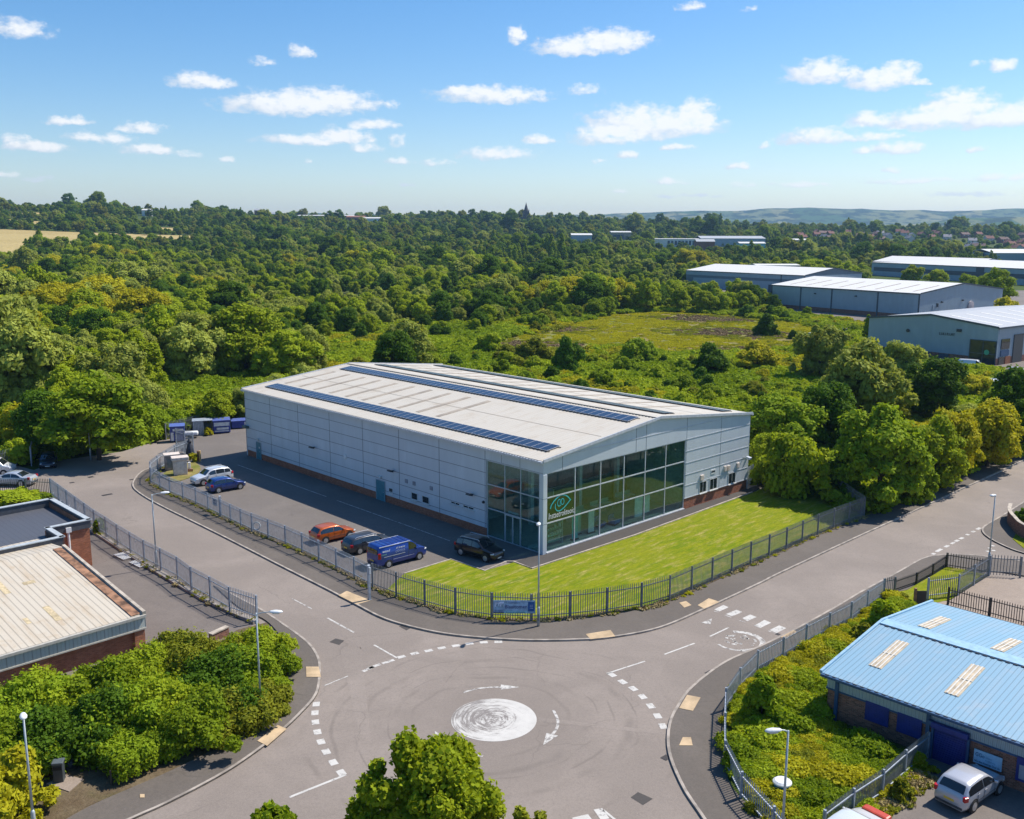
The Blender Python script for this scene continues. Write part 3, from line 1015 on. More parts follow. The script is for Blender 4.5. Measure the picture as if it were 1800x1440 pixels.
# newer square patches in the old road surface
b = MB()
for q in ([rq(850, 1318), rq(890, 1288), rq(972, 1325), rq(918, 1360)], [rp(948, 382), rp(972, 374), rp(1025, 384), rp(990, 404)],
          [rp(565, 470), rp(600, 450), rp(648, 462), rp(620, 486)]):
    b.prism([(p.x, p.y) for p in GL(q)], 0.003, 0.007)
tag(b.build('road_patch', M['path']), kind='structure')
b = MB()
for q in ([rp(440, 300), rp(600, 215), rp(1000, 430), rp(760, 520)], [rp(620, 500), rp(740, 500), rp(800, 1020), rp(740, 1000)], [rq(340, 880), rq(1062, 955), rq(1062, 975), rq(340, 900)]):
    b.prism([(p.x, p.y) for p in GL(q)], 0.001, 0.0026)
M['repair'] = m_asphalt('repaired_asphalt', (0.245, 0.216, 0.195))
tag(b.build('road_patch', M['repair']), kind='structure')
for px, py, sx, sy, lab in ((1043 * .3195 + 840, 980 + 1098 * .3195, .5, .4, 'gully grate by the curved right kerb'), (160, 842, .6, .6, 'round iron manhole cover near the parked silver saloon'),
                            (189, 873, 1.1, .5, 'long iron cover in the road beside the corner of the left fence'), (233, 846, .6, .35, 'gully grate at the tight kerb of the bend'),
                            (840 + 1280 * .3195, 980 + 628 * .3195, .6, .35, 'gully grate beside the kerb below the right hand fence'), (127, 852, .5, .4, 'worn iron cover in front of the silver saloon'),
                            (1369, 1113, .3, .3, 'small dark cover at the end of the white hump blocks')):
    c = G(px, py)
    b = MB()
    b.box(-sx / 2, sx / 2, -sy / 2, sy / 2, 0, 0.012)
    for i in range(5):
        b.box(-sx * .42, sx * .42, -sy * .4 + i * sy * .18, -sy * .4 + i * sy * .18 + sy * .07, 0.012, 0.02)
    o = b.build('drain_cover', M['iron'])
    o.location = (c.x, c.y, 0.004)
    o.rotation_euler = (0, 0, TH)
    tag(o, lab, 'drain cover', 'drain covers in the road')

ind = [(90, 236), (94, 206), (101, 190), (114, 176), (165, 172), (330, 330), (330, 470), (170, 470), (100, 500), (92, 490), (99, 372), (98, 335), (110, 300), (106, 262)]
tag(MB().prism(ind, 0.0, 0.03).build('yard', M['yard']), kind='structure')
# ---------------------------------------------------------------- main warehouse
W = thing('warehouse', 'long silver clad warehouse with white solar roof and dark glazed showroom corner', 'warehouse', N0, TH)


def part(mb_, name, mat, parent=None, **kw):
    return mb_.build(name, M[mat] if isinstance(mat, str) else mat, parent or W, **kw)


t = 0.2
# long wall, seen in shade: brick plinth, cladding, band over the glazing
part(MB().box(0.03, t, 7.36, LL, 0, 0.82), 'brick_plinth', 'brick')
b = MB()
b.box(0, t, 7.36, LL, 0.82, HE - 0.05)
b.box(0, t, -0.0, 7.36, 7.32, HE - 0.05)
b.box(0, t, 0.0, 0.42, 0, 7.32)
part(b, 'side_cladding', 'clad')
roofz = lambda u: HE + (HR - HE) * (u if u < LW / 2 else LW - u) / (LW / 2)
# gable: right of the glazing and over it
b = MB()
b.slab([(t, 0, 7.32), (20.55, 0, 7.32), (20.55, 0, roofz(20.55) - .08), (LW / 2, 0, HR - .08), (t, 0, roofz(t) - .08)], t)
b.slab([(20.55, 0, 1.15), (LW, 0, 1.15), (LW, 0, HE - .08), (20.55, 0, roofz(20.55) - .08)], t)
b.box(t, 0.42, 0.0, t, 0, 7.32)
part(b, 'gable_cladding', 'clad')
part(MB().box(20.55, LW - .03, 0.03, t, 0, 1.15), 'brick_plinth', 'brick')
b = MB()
b.box(LW - t, LW, t, LL, 0, HE - .05)
b.slab([(LW - t, LL, 0), (0, LL, 0), (0, LL, HE - .08), (LW / 2, LL, HR - .08), (LW - t, LL, HE - .08)], t)
part(b, 'rear_cladding', 'clad')
# panel joints: horizontal every 1.22 m, vertical every 6.5 m
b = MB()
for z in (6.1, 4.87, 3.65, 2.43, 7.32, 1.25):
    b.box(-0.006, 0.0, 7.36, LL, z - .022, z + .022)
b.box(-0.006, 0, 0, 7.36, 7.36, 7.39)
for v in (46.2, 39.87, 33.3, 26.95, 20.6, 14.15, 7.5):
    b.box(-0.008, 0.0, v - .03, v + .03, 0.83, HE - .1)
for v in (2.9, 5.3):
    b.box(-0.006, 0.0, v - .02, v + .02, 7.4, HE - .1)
part(b, 'panel_joints_shaded', 'joint')  # long wall joints: the shade on them is put into the dark colour
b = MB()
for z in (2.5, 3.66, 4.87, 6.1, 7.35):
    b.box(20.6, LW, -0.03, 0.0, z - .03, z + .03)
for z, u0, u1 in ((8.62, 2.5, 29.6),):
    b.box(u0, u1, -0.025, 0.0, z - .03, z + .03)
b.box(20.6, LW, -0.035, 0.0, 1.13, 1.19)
part(b, 'panel_joints_lit', 'trim')  # same horizontal joints on the gable, coloured pale as if catching the sun
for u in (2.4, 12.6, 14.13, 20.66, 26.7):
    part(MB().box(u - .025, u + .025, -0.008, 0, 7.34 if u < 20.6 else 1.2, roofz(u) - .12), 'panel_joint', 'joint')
# roof planes with a slight overhang, ridge and verge trims
b = MB()
ov = 0.18
s = (HR - HE) / (LW / 2)
b.slab([(-ov, LL + ov, HE - s * ov), (-ov, -ov, HE - s * ov), (LW / 2, -ov, HR), (LW / 2, LL + ov, HR)], 0.1)
b.slab([(LW / 2, LL + ov, HR), (LW / 2, -ov, HR), (LW + ov, -ov, HE - s * ov), (LW + ov, LL + ov, HE - s * ov)], 0.1)
roof = part(b, 'roof', 'roof')
b = MB()
for (u0, u1) in ((-ov, LW / 2), (LW + ov, LW / 2)):
    z0 = HE - s * ov
    for v in (-ov - .02, LL + ov + .02):
        part(MB().bar((u0, v, z0 + .0), (u1, v, HR + .0), 0.10, 0.26), 'verge_trim', 'trim')
b = MB()
b.box(-ov - .22, -ov - .0, -ov, LL + ov, HE - .26, HE - .06)
b.box(LW + ov, LW + ov + .22, -ov, LL + ov, HE - .26, HE - .06)
part(b, 'gutter', 'trim')
b = MB()
for i in range(150):
    v = 0.4 + i * LL / 150
    b.box(-ov - .20, -ov + .02, v, v + .13, HE - .065, HE - .045)
part(b, 'profile_filler', 'dark')
b = MB()
b.bar((LW / 2 - .22, -ov, HR + .02), (LW / 2 - .22, LL + ov, HR + .02), .45, .04)
b.bar((LW / 2 + .22, -ov, HR + .02), (LW / 2 + .22, LL + ov, HR + .02), .45, .04)
part(b, 'ridge_cap', 'roof')
b = MB()
for i in range(130):
    v = .3 + i * LL / 130
    b.box(LW / 2 - .62, LW / 2 - .52, v, v + .2, HR - .05, HR - .02)
part(b, 'ridge_filler', 'dark')
# rooflights
slope = lambda u, h=0.0: (HE + s * u + h) if u < LW / 2 else (HE + s * (LW - u) + h)
for i in range(10):
    v = 50.2 - 3.345 * i
    for u0, u1 in ((4.45, 8.05), (8.12, 11.75)):
        part(MB().slab([(u0, v, slope(u0, .03)), (u0, v - .62, slope(u0, .03)), (u1, v - .62, slope(u1, .03)), (u1, v, slope(u1, .03))], .028), 'rooflight', 'rooflight')
for i in range(14):
    v = 50.2 - 3.345 * i
    u0, u1 = 20.2, 27.8
    part(MB().slab([(u0, v, slope(u0, .03)), (u0, v - .62, slope(u0, .03)), (u1, v - .62, slope(u1, .03)), (u1, v, slope(u1, .03))], .028), 'rooflight', 'rooflight')
b = MB()
for u in (8.08, 24.0):
    b.bar((u, 0.5, slope(u, .012)), (u, LL - .5, slope(u, .012)), .06, .012)
part(b, 'roof_lap', 'rooflight')
# solar panels: two rows of single panels on the near slope, two on the far slope
proto = None
npan, pitch = 48, 49.0 / 48
tilt = math.atan(s)
pm, pf = MB(), MB()
pm.box(0.03, 1.67, 0.03, 0.96, 0.04, 0.045)
pf.box(0, 1.70, 0, 0.99, 0.0, 0.038)
me_face, me_frame = pm.mesh('panel_face', M['cells']), pf.mesh('panel_frame', M['trim'])


def panel(u, v, name='solar_panel', dn=1):
    o = bpy.data.objects.new(name, me_frame)
    COL.objects.link(o)
    o.parent = W
    o.location = (u, v, slope(u, .10))
    o.rotation_euler = (0, -tilt * dn, 0)
    f = bpy.data.objects.new('panel_face', me_face)
    COL.objects.link(f)
    f.parent = o
    return o


for u in (1.92, 13.0):
    for i in range(npan):
        panel(u, 1.45 + i * pitch)
M['backpanel'] = plain('panel_back_frame', (0.16, 0.17, 0.185), 0.4)
for u in (18.6, 28.9):
    b = MB()
    for i in range(npan):
        v = 1.45 + i * pitch
        b.slab([(u, v + .99, slope(u, .14)), (u, v, slope(u, .14)), (u + 1.7, v, slope(u + 1.7, .14)), (u + 1.7, v + .99, slope(u + 1.7, .14))], .04)
    o = part(b, 'solar_panel_row', 'cells')
    o['kind'] = 'stuff'
b = MB()
for u in (2.0, 3.45, 13.1, 14.55, 18.7, 20.1, 29.0, 30.4):
    b.bar((u, 1.2, slope(u, .06)), (u, 50.7, slope(u, .06)), .05, .06)
for u in (1.86, 12.94):
    for i in range(100):
        b.box(u - .04, u + .04, 1.4 + i * .49, 1.4 + i * .49 + .2, slope(u, .0), slope(u, .12))
part(b, 'panel_rails', 'dark')

# glazed corner: frame members, panes, pillar, double door
zt, zb = 7.30, 0.14
us = [0.5, 4.14, 7.6, 10.95, 14.14, 17.36, 20.5]
zs = [zb, 2.78, 5.08, zt]
b = MB()
for u in us:
    b.box(u - .05, u + .05, 0.04, 0.16, zb, zt)
for z in zs:
    for u0, u1 in zip(us, us[1:]):
        b.box(u0 + .05, u1 - .05, 0.03, 0.15, z - .05, z + .05)
b.box(0.42, 20.55, -0.12, 0.02, 0.03, 0.16)
part(b, 'curtain_wall_frame', 'trim')
vs = [0.5, 2.85, 4.9, 7.25]
b = MB()
for v in vs:
    b.box(0.04, 0.16, v - .05, v + .05, 0.05, zt)
for z in zs:
    for v0, v1 in zip(vs, vs[1:]):
        b.box(0.03, 0.15, v0 + .05, v1 - .05, z - .05, z + .05)
part(b, 'curtain_wall_frame', 'frame')
for i in range(6):
    for j in range(3):
        part(MB().box(us[i] + .05, us[i + 1] - .05, 0.08, 0.095, zs[j] + .05, zs[j + 1] - .05), 'glass_pane', 'glass')
for i in range(3):
    for j in range(3):
        if i == 1 and j == 0:
            continue
        part(MB().box(0.08, 0.095, vs[i] + .05, vs[i + 1] - .05, zs[j] + .05, zs[j + 1] - .05), 'glass_pane', 'glass')
for v0, v1 in ((2.9, 3.87), (3.88, 4.85)):
    b = MB()
    b.box(0.05, 0.11, v0, v0 + .07, .08, 2.72)
    b.box(0.05, 0.11, v1 - .07, v1, .08, 2.72)
    b.box(0.05, 0.11, v0 + .07, v1 - .07, .08, .18)
    b.box(0.05, 0.11, v0 + .07, v1 - .07, 2.62, 2.72)
    d = part(b, 'glass_door', 'frame')
    MB().box(0.07, 0.085, v0 + .07, v1 - .07, .18, 2.62).build('door_glass', M['glass'], d)
    hv = v1 - .14 if v0 < 3 else v0 + .14
    MB().tube([(0.0, hv, 0.9), (0.0, hv, 1.5)], .018).build('door_handle', M['trim'], d)
# round-cornered pillar casing at the corner
b = MB()
b.box(-0.03, 0.44, -0.03, 0.44, 0.0, 7.25)
part(b, 'corner_pillar', 'clad', bevel=0.03)
b = MB()
for z in (2.78, 5.08):
    b.box(-0.035, 0.445, -0.035, 0.445, z - .012, z + .012)
part(b, 'pillar_joint', 'joint')
# what stands behind the glass: floor, partitions, ceiling
b = MB()
b.box(0.5, 20.6, 0.3, 11, 0.02, 0.10)
b.box(20.6, 20.8, 0.3, 11, 0.1, 7.3)
b.box(0.5, 20.6, 11, 11.2, 0.1, 7.3)
M['floor_in'] = plain('showroom_floor', (0.50, 0.50, 0.46), 0.4)
M['wall_in'] = plain('showroom_wall', (0.42, 0.46, 0.44), 0.8)
M['ceil_in'] = plain('showroom_ceiling', (0.2, 0.2, 0.2), 0.9)
part(MB().box(0.5, 20.6, 0.3, 11, 0.02, 0.10), 'showroom_floor', 'floor_in')
part(MB().box(20.6, 20.8, 0.3, 11, 0.1, 7.3).box(0.45, 20.6, 11, 11.2, 0.1, 7.3).box(7.0, 7.15, 5.5, 11, 0.1, 3.6), 'partition_wall', 'wall_in')
part(MB().box(0.25, 20.6, 0.25, 11, 7.34, 7.4), 'showroom_ceiling', 'ceil_in')
for u, v in ((5.5, 7.0), (12.4, 7.0), (18.2, 7.0)):
    part(MB().box(u - .2, u + .2, v - .2, v + .2, .1, 7.34), 'showroom_column', 'white')
part(MB().box(8.5, 20.6, 7.6, 7.8, .1, 3.0), 'partition_wall', plain('showroom_partition', (.12, .2, .2), .7))
# posters stuck to the glass
for u0, u1, z0, z1 in ((12.75, 13.98, 0.75, 2.68), (14.3, 15.05, 0.9, 2.62)):
    part(MB().box(u0, u1, 0.10, 0.12, z0, z1), 'window_poster', plain('pale_poster', (0.55, 0.63, 0.68), 0.6))
part(MB().box(.56, 4.08, .105, .115, 2.84, 5.02), 'window_film', plain('olive_window_film', (.055, .06, .035), .35))
# lettering and eye emblem on the gable glass
LM = lambda u, z, rx=0: Matrix.Translation((u, 0.06, z)) @ Matrix.Rotation(R(90), 4, 'X')
text_mesh('sign_lettering', 'Instaetrokteoic', 0.78, M['logo_white'], W, LM(0.75, 3.1), shear=0.2, width=3.35)


def ribbon(pts, wd, y=0.055):
    b = MB()
    for i in range(len(pts) - 1):
        w0 = wd[i] if isinstance(wd, list) else wd
        w1 = wd[i + 1] if isinstance(wd, list) else wd
        a, c = Vector(pts[i]), Vector(pts[i + 1])
        p = Vector(pts[max(i - 1, 0)])
        q = Vector(pts[min(i + 2, len(pts) - 1)])
        n0 = Vector((-(c - p).y, (c - p).x)).normalized() * w0 / 2
        n1 = Vector((-(q - a).y, (q - a).x)).normalized() * w1 / 2
        v = [a + n0, a - n0, c - n1, c + n1]
        b.add([(k.x, y, k.y) for k in v] + [(k.x, y + .012, k.y) for k in v], [(0, 1, 2, 3), (4, 7, 6, 5), (0, 4, 5, 1), (2, 6, 7, 3), (1, 5, 6, 2), (0, 3, 7, 4)])
    return b


eye = smooth([(0.98, 4.02, 0), (1.1, 4.32, 0), (1.55, 4.72, 0), (2.2, 5.0, 0), (2.75, 4.96, 0), (3.2, 4.72, 0), (3.6, 4.32, 0)], .12)
part(ribbon([(p.x, p.y) for p in eye], .10), 'eye_emblem', 'logo_teal')
eye = smooth([(1.62, 4.35, 0), (1.6, 4.0, 0), (1.8, 3.72, 0), (2.2, 3.62, 0), (2.75, 3.82, 0), (3.25, 4.15, 0), (3.6, 4.42, 0)], .12)
part(ribbon([(p.x, p.y) for p in eye], .09), 'eye_emblem', 'logo_teal')
c_ = [(2.12 + .24 * math.cos(R(a)), 4.36 + .3 * math.sin(R(a))) for a in range(60, 330, 15)]
part(ribbon(c_, .07), 'eye_emblem', 'logo_teal')
c_ = [(2.52 + .2 * math.cos(R(a)), 4.4 + .27 * math.sin(R(a))) for a in range(0, 375, 15)]
part(ribbon(c_, .07), 'eye_emblem', 'logo_teal')
part(ribbon([(2.2, 4.2), (2.25, 4.55)], .05), 'eye_emblem', 'logo_teal')
# small emblem over the entrance
ME = Matrix.Translation((0.03, 4.4, 2.95)) @ Matrix.Rotation(R(-90), 4, 'Z') @ Matrix.Rotation(R(90), 4, 'X')
text_mesh('entrance_lettering', 'eye stetro', 0.42, plain('pale_teal_lettering', (0.2, 0.5, 0.52), .5), W, ME, width=1.3)

# doors, windows and fittings of the long wall
for v0, v1, zt_ in ((48.75, 49.85, 2.2), (23.1, 24.6, 2.2)):
    d = part(MB().box(-0.05, 0.02, v0, v1, 0.05, zt_), 'door', 'teal')
    MB().box(-0.07, -0.05, v0 - .06, v0, 0.05, zt_ + .06).box(-0.07, -0.05, v1, v1 + .06, 0.05, zt_ + .06).box(-0.07, -.05, v0, v1, zt_, zt_ + .06).build('door_frame', M['frame'], d)
    MB().obox((-0.09, v0 + .2, 1.05), .04, .14, .04).build('handle', M['trim'], d)
    MB().obox((-0.13, (v0 + v1) / 2, zt_ + .42), .24, .42, .22).build('door_light', M['framew'], d, bevel=.03)
MB().obox((-0.06, 49.1, 1.55), .02, .18, .22).build('door_sign', M['white'], W)


def window_side(v0, v1, z0, z1, axis):
    f = MB()
    fr = .06
    if axis == 'v':
        bx = lambda a, c, z0_, z1_, d0, d1: f.box(d0, d1, a, c, z0_, z1_)
    else:
        bx = lambda a, c, z0_, z1_, d0, d1: f.box(a, c, d0, d1, z0_, z1_)
    bx(v0, v0 + fr, z0, z1, -.05, .02)
    bx(v1 - fr, v1, z0, z1, -.05, .02)
    bx(v0 + fr, v1 - fr, z0, z0 + fr, -.05, .02)
    bx(v0 + fr, v1 - fr, z1 - fr, z1, -.05, .02)
    o = part(f, 'window', 'framew')
    f = MB()
    bx(v0 + fr, v1 - fr, z0 + fr, z1 - fr, -.02, .01)
    f.build('pane', M['pane'], o)
    f = MB()
    bx(v0 - .06, v1 + .06, z0 - .08, z0 - .005, -.16, .0)
    f.build('sill', M['framew'], o)
    return o


window_side(17.6, 18.6, 1.3, 2.05, 'v')
window_side(15.75, 16.85, 1.3, 2.05, 'v')
for v0, v1 in ((11.1, 12.4), (9.05, 10.6)):
    o = window_side(v0, v1, 2.14, 2.42, 'v')
    MB().box(-.06, -.03, (v0 + v1) / 2 - .04, (v0 + v1) / 2 + .04, 2.2, 2.36).build('glazing_bar', M['framew'], o)
for v, z in ((19.4, 3.0), (18.15, 3.0), (15.4, 3.05)):
    b = MB().box(-.05, 0, v - .22, v + .22, z - .2, z + .2)
    for q in range(4):
        b.box(-.07, -.05, v - .19, v + .19, z - .16 + q * .09, z - .12 + q * .09)
    part(b, 'wall_vent', plain('grey_vent', (0.3, 0.3, 0.33)))
part(MB().box(-.04, 0, 21.85, 22.35, 1.35, 1.68), 'notice_sign', 'dark')
part(MB().box(-.05, 0, 21.8, 22.4, 1.0, 1.25), 'notice_sign', 'white')
part(MB().lathe([(0.0, -.02), (.26, -.02), (.26, .06), (.18, .1), (0.0, .1)], 16, Matrix.Translation((-.02, 30.3, 3.66)) @ Matrix.Rotation(R(-90), 4, 'Y')), 'round_vent', 'white')
for v in (36.4, 21.5, 9.2):
    b = MB()
    b.tube([(0, v, 3.7), (-.3, v, 3.78)], .04)
    b.obox((-.48, v, 3.74), .45, .55, .16, ry=.3)
    part(b, 'wall_lamp', 'dark', bevel=.03)
b = MB().obox((-.3, 51.9, 3.8), .6, .8, .35, ry=.2)
part(b, 'flood_lamp', plain('greenish_lamp_casing', (0.10, 0.13, 0.11), .5), bevel=.08)
part(MB().lathe([(0, 0), (.14, 0), (.14, .1), (.08, .18), (0, .2)], 10, Matrix.Translation((0, 7.7, 3.25)) @ Matrix.Rotation(R(-90), 4, 'Y')), 'camera_dome', 'dark')
# gable windows and fittings
for u0, u1 in ((23.15, 24.35), (24.95, 26.3), (28.4, 29.75)):
    o = window_side(u0, u1, 1.2, 2.42, 'u')
    MB().box((u0 + u1) / 2 - .02, (u0 + u1) / 2 + .02, -.045, -.02, 1.26, 2.36).build('glazing_bar', M['framew'], o)
for u0, u1, z0, z1 in ((23.2, 23.75, 2.6, 3.15), (27.45, 27.9, 2.85, 3.4), (28.1, 28.5, 2.8, 3.35), (29.85, 30.3, 2.85, 3.35)):
    part(MB().box(u0, u1, -.16, 0, z0, z1), 'wall_box', 'dirtywhite', bevel=.02)
b = MB()
b.box(25.15, 25.9, -.04, 0, 2.9, 3.38)
part(b, 'wall_vent', 'white')
part(MB().box(25.2, 25.85, -.05, -.04, 3.08, 3.26), 'vent_slot', 'dark')
part(MB().tube([(31.15, 0, 3.75), (31.1, -.55, 3.85)], .05).obox((31.08, -.75, 3.84), .42, .5, .22, rx=.2), 'wall_lamp', 'trim')
part(MB().lathe([(0, 0), (.13, 0), (.15, .1), (.09, .2), (0, .22)], 10, Matrix.Translation((31.9, 0, 3.65)) @ Matrix.Rotation(R(90), 4, 'X')), 'camera_dome', 'white')
b = MB().tube([(LW + .06, .05, HE - .2), (LW + .06, .05, .1)], .06)
part(b, 'downpipe', 'trim')

# showroom contents (each its own thing)
rr = random.Random(3)


def inside(name, label, cat, u, v, bm_, mat, rz=0.0):
    p = loc(u, v, 0.10)
    o = thing(name, label, cat, p, TH + rz)
    return o


M['glassgreen'] = plain('pale_green_acrylic', (0.28, 0.5, 0.44), .4)
o = inside('display_shelf', 'shelf rack of small goods behind the glass under the eye emblem', 'shelf', 2.3, 1.3, None, None)
b = MB()
for x in (-1.4, 1.4):
    b.box(x - .03, x + .03, -.2, .2, 0, 2.2)
b.build('upright', M['trim'], o)
for z in (.35, .9, 1.45, 2.0):
    MB().box(-1.4, 1.4, -.2, .2, z, z + .03).build('shelf_board', M['glassgreen'], o)
b = MB()
for z in (.38, .93, 1.48):
    for i in range(9):
        w = rr.uniform(.06, .16)
        x = -1.25 + i * .3 + rr.uniform(-.05, .05)
        b.box(x, x + w, -.1, .1, z, z + rr.uniform(.1, .35))
o2 = b.build('shelf_goods', M['white'], o)
for i, (u, v, c, lab) in enumerate(((5.1, 0.9, 'logo_teal', 'teal roll-up banner stand just inside the showroom glass'), (6.4, 1.7, 'glassgreen', 'pale green display board inside the second glazed bay'), (7.7, 1.2, 'white', 'narrow white display board inside the third glazed bay'))):
    o = inside('banner_stand', lab, 'banner stand', u, v, None, None)
    MB().box(-.4, .4, -.02, .02, .08, 2.3).build('banner_sheet', M[c], o)
    MB().box(-.45, .45, -.15, .15, 0, .08).build('foot', M['dark'], o)
M['blueseat'] = plain('blue_upholstery', (0.04, 0.16, 0.38), .8)
for u, v, lab in ((9.9, 2.0, 'blue armchair in the showroom behind the glass'), (11.4, 1.5, 'blue bench seat beside the white window posters')):
    o = inside('armchair', lab, 'armchair', u, v, None, None, .2)
    MB().box(-.55, .55, -.4, .4, .12, .45).build('seat', M['blueseat'], o, bevel=.06)
    MB().box(-.55, .55, .3, .45, .45, .95).build('backrest', M['blueseat'], o, bevel=.06)
    MB().box(-.5, .5, -.35, .35, 0, .12).build('base', M['dark'], o)
for i, (u, v) in enumerate(((9.2, 5.0), (10.6, 5.0), (13.0, 5.2), (14.6, 5.2), (17.3, 5.6), (18.6, 5.6))):
    o = inside('desk', 'white office desk well inside the glazed showroom', 'desk', u, v, None, None, 0)
    o['group'] = 'showroom desks'
    MB().box(-.6, .6, -.35, .35, .72, .75).build('desk_top', M['white'], o)
    for x in (-.55, .55):
        MB().box(x - .025, x + .025, -.3, .3, 0, .72).build('leg', M['trim'], o)
    MB().box(-.6, .6, .33, .35, .75, 1.15).build('screen', M['glassgreen'], o)

# ---------------------------------------------------------------- flat-roofed brick block and cream-roofed works at the left
c0 = Vector((-35.54, 77.63, 0.03))
o = thing('flat_roof_building', 'flat grey roofed brick block with raised parapet beside the left fence', 'building', c0, R(44.2))
# local: x toward the road (outwards), y away; the block lies at negative x
D, Wd, h = 8.74, 22.0, 4.06
b = MB()
b.box(-3.2, 0, -0.0, .25, 0, h - .28)
b.box(-.25, 0, .25, D, 0, h - .28)
b.box(-Wd, 0, D, D + .2, 0, h - .28)
b.box(-3.45, -3.2, -3.2, .25, 0, h - .28)
b.box(-Wd, -3.45, -3.2, -2.95, 0, h - .28)
b.build('brick_wall', M['brick_o'], o)
M['membrane'] = m_roof('dark_roof_membrane', (0.085, 0.09, 0.105), (0.11, 0.11, 0.12), 0.45, 'x', 0.72, .3, .3)
MB().prism([(-Wd, D), (-.3, D), (-.3, .3), (-3.5, .3), (-3.5, -2.9), (-Wd, -2.9)], h - .75, h - .7).build('roof', M['membrane'], o)
b = MB()
cap = [(-Wd, D + .1), (-.0, D + .1), (.0, .0), (-3.3, .0), (-3.3, -3.2), (-Wd, -3.2)]
for p, q in zip(cap, cap[1:]):
    p, q = Vector((*p, h)), Vector((*q, h))
    d = (q - p).normalized() * .17
    b.bar(p - d, q + d, .42, .07)
b.build('parapet_cap', plain('pale_parapet_cap', (0.42, 0.45, 0.46), .5), o)
b = MB()
for p, q in zip(cap, cap[1:]):
    p, q = Vector((*p, h - .36)), Vector((*q, h - .36))
    b.bar(p, q, .30, .66)
b.build('parapet', plain('dark_parapet_lining', (0.07, 0.075, 0.085), .6), o)
b = MB().box(-Wd, -3.5, -3.62, -3.22, h - 1.2, h - .75)
b.build('cream_fascia', plain('cream_fascia', (0.62, 0.52, 0.36), .6), o)
b = MB().tube([(-1.75, -.1, h - .3), (-1.75, -.1, 0)], .11).obox((-1.75, -.14, h - .5), .42, .3, .42)
b.build('downpipe', M['white'], o)

c1 = Vector((-25.05, 61.38, 0.03))
o = thing('works_building', 'brick works unit with cream ribbed metal roof above the big hedge', 'building', c1, R(45.5))
he, hr, D, Wd = 2.52, 4.0, 13.1, 40.0
M['cream'] = m_roof('cream_roof_sheet', (0.55, 0.485, 0.385), (0.40, 0.26, 0.12), 0.42, 'x', 0.45, .55, .5, 0.16)
b = MB()
b.slab([(-Wd, -.3, he), (.0, -.3, he), (.0, D, hr), (-Wd, D, hr)], .1)
b.build('roof', M['cream'], o)
b = MB()
b.slab([(-Wd, D, hr), (-.0, D, hr), (-.0, 2 * D, he), (-Wd, 2 * D, he)], .1)
b.build('roof', M['cream'], o)
M['rust'] = plain('rusty_gutter', (0.24, 0.125, 0.07), .9, var=.6, scale=1.6)
b = MB()
b.bar((-.5, -.25, he + .06), (-.5, D, hr + .05), .62, .03)
o2 = b.build('valley_gutter', M['rust'], o)
b = MB()
b.bar((.02, -.4, he + .06), (.02, D + .1, hr + .06), .22, .3)
b.build('verge_trim', M['edging'], o)
b = MB()
b.box(-Wd, .1, -.36, -.28, he - .95, he - .22)
M['palerib'] = m_clad('pale_ribbed_fascia', (0.52, 0.545, 0.50), .5, 'x', rib_dark=.35, amp=.9)
b.build('ribbed_fascia', M['palerib'], o)
b = MB()
b.box(-Wd, .1, -.52, -.30, he - .2, he - .02)
b.box(-Wd, .1, -.42, -.3, he - 1.05, he - .955)
b.build('gutter', plain('grey_gutter', (0.45, 0.42, 0.36), .6), o)
b = MB()
b.box(-Wd, 0, -.1, .1, 0, he - .2)
b.box(-.2, 0, .1, 2 * D, 0, he - .1)
b.build('brick_wall', M['brick'], o)
for x in (-.35, -6.6, -13.2, -19.8):
    MB().box(x - .35, x + .35, -.34, -.1, 0, he - 1.06).build('brick_pier', M['brick_o'], o)
b = MB()
rr = random.Random(12)
for q in range(12):
    x, y = rr.uniform(-14, -2.5), rr.uniform(1.0, 12)
    w, l = rr.choice(((.42, 2.4), (.8, .5), (.42, 1.2), (.3, .9)))
    zz = lambda yy: he + (hr - he) * (yy + .3) / (D + .3) + .012
    b.slab([(x, y, zz(y)), (x + w, y, zz(y)), (x + w, y + l, zz(y + l)), (x, y + l, zz(y + l))], .008)
b.build('roof_patch', plain('rusty_roof_patch', (0.50, 0.40, 0.24), .8, var=.3), o)
MB().lathe([(0, 0), (.28, 0), (.2, .25), (.32, .3), (.1, .5), (0, .5)], 10, Matrix.Translation((-6.4, 9.2, 3.56))).build('roof_vent', M['dark'], o)
# low cross roof behind
c2 = o
o = thing('works_annexe', 'low cream roofed annexe between the works unit and the flat grey roof', 'building', c1, R(45.5))
b = MB()
hz_ = 4.45
b.slab([(-32, D + .3, hr - .15), (-7.6, D + .3, hr - .15), (-9.6, D + 3.6, hz_ + .35), (-32, D + 3.6, hz_ + .35)], .1)
b.build('roof', M['cream'], o)
b = MB()
b.box(-32, -8.4, D + .5, D + 3.4, 0, hr - .3)
b.build('brick_wall', M['brick'], o)
b = MB().box(-32, -7.5, D + .15, D + .33, hr - .3, hr - .1)
b.build('gutter', M['edging'], o)

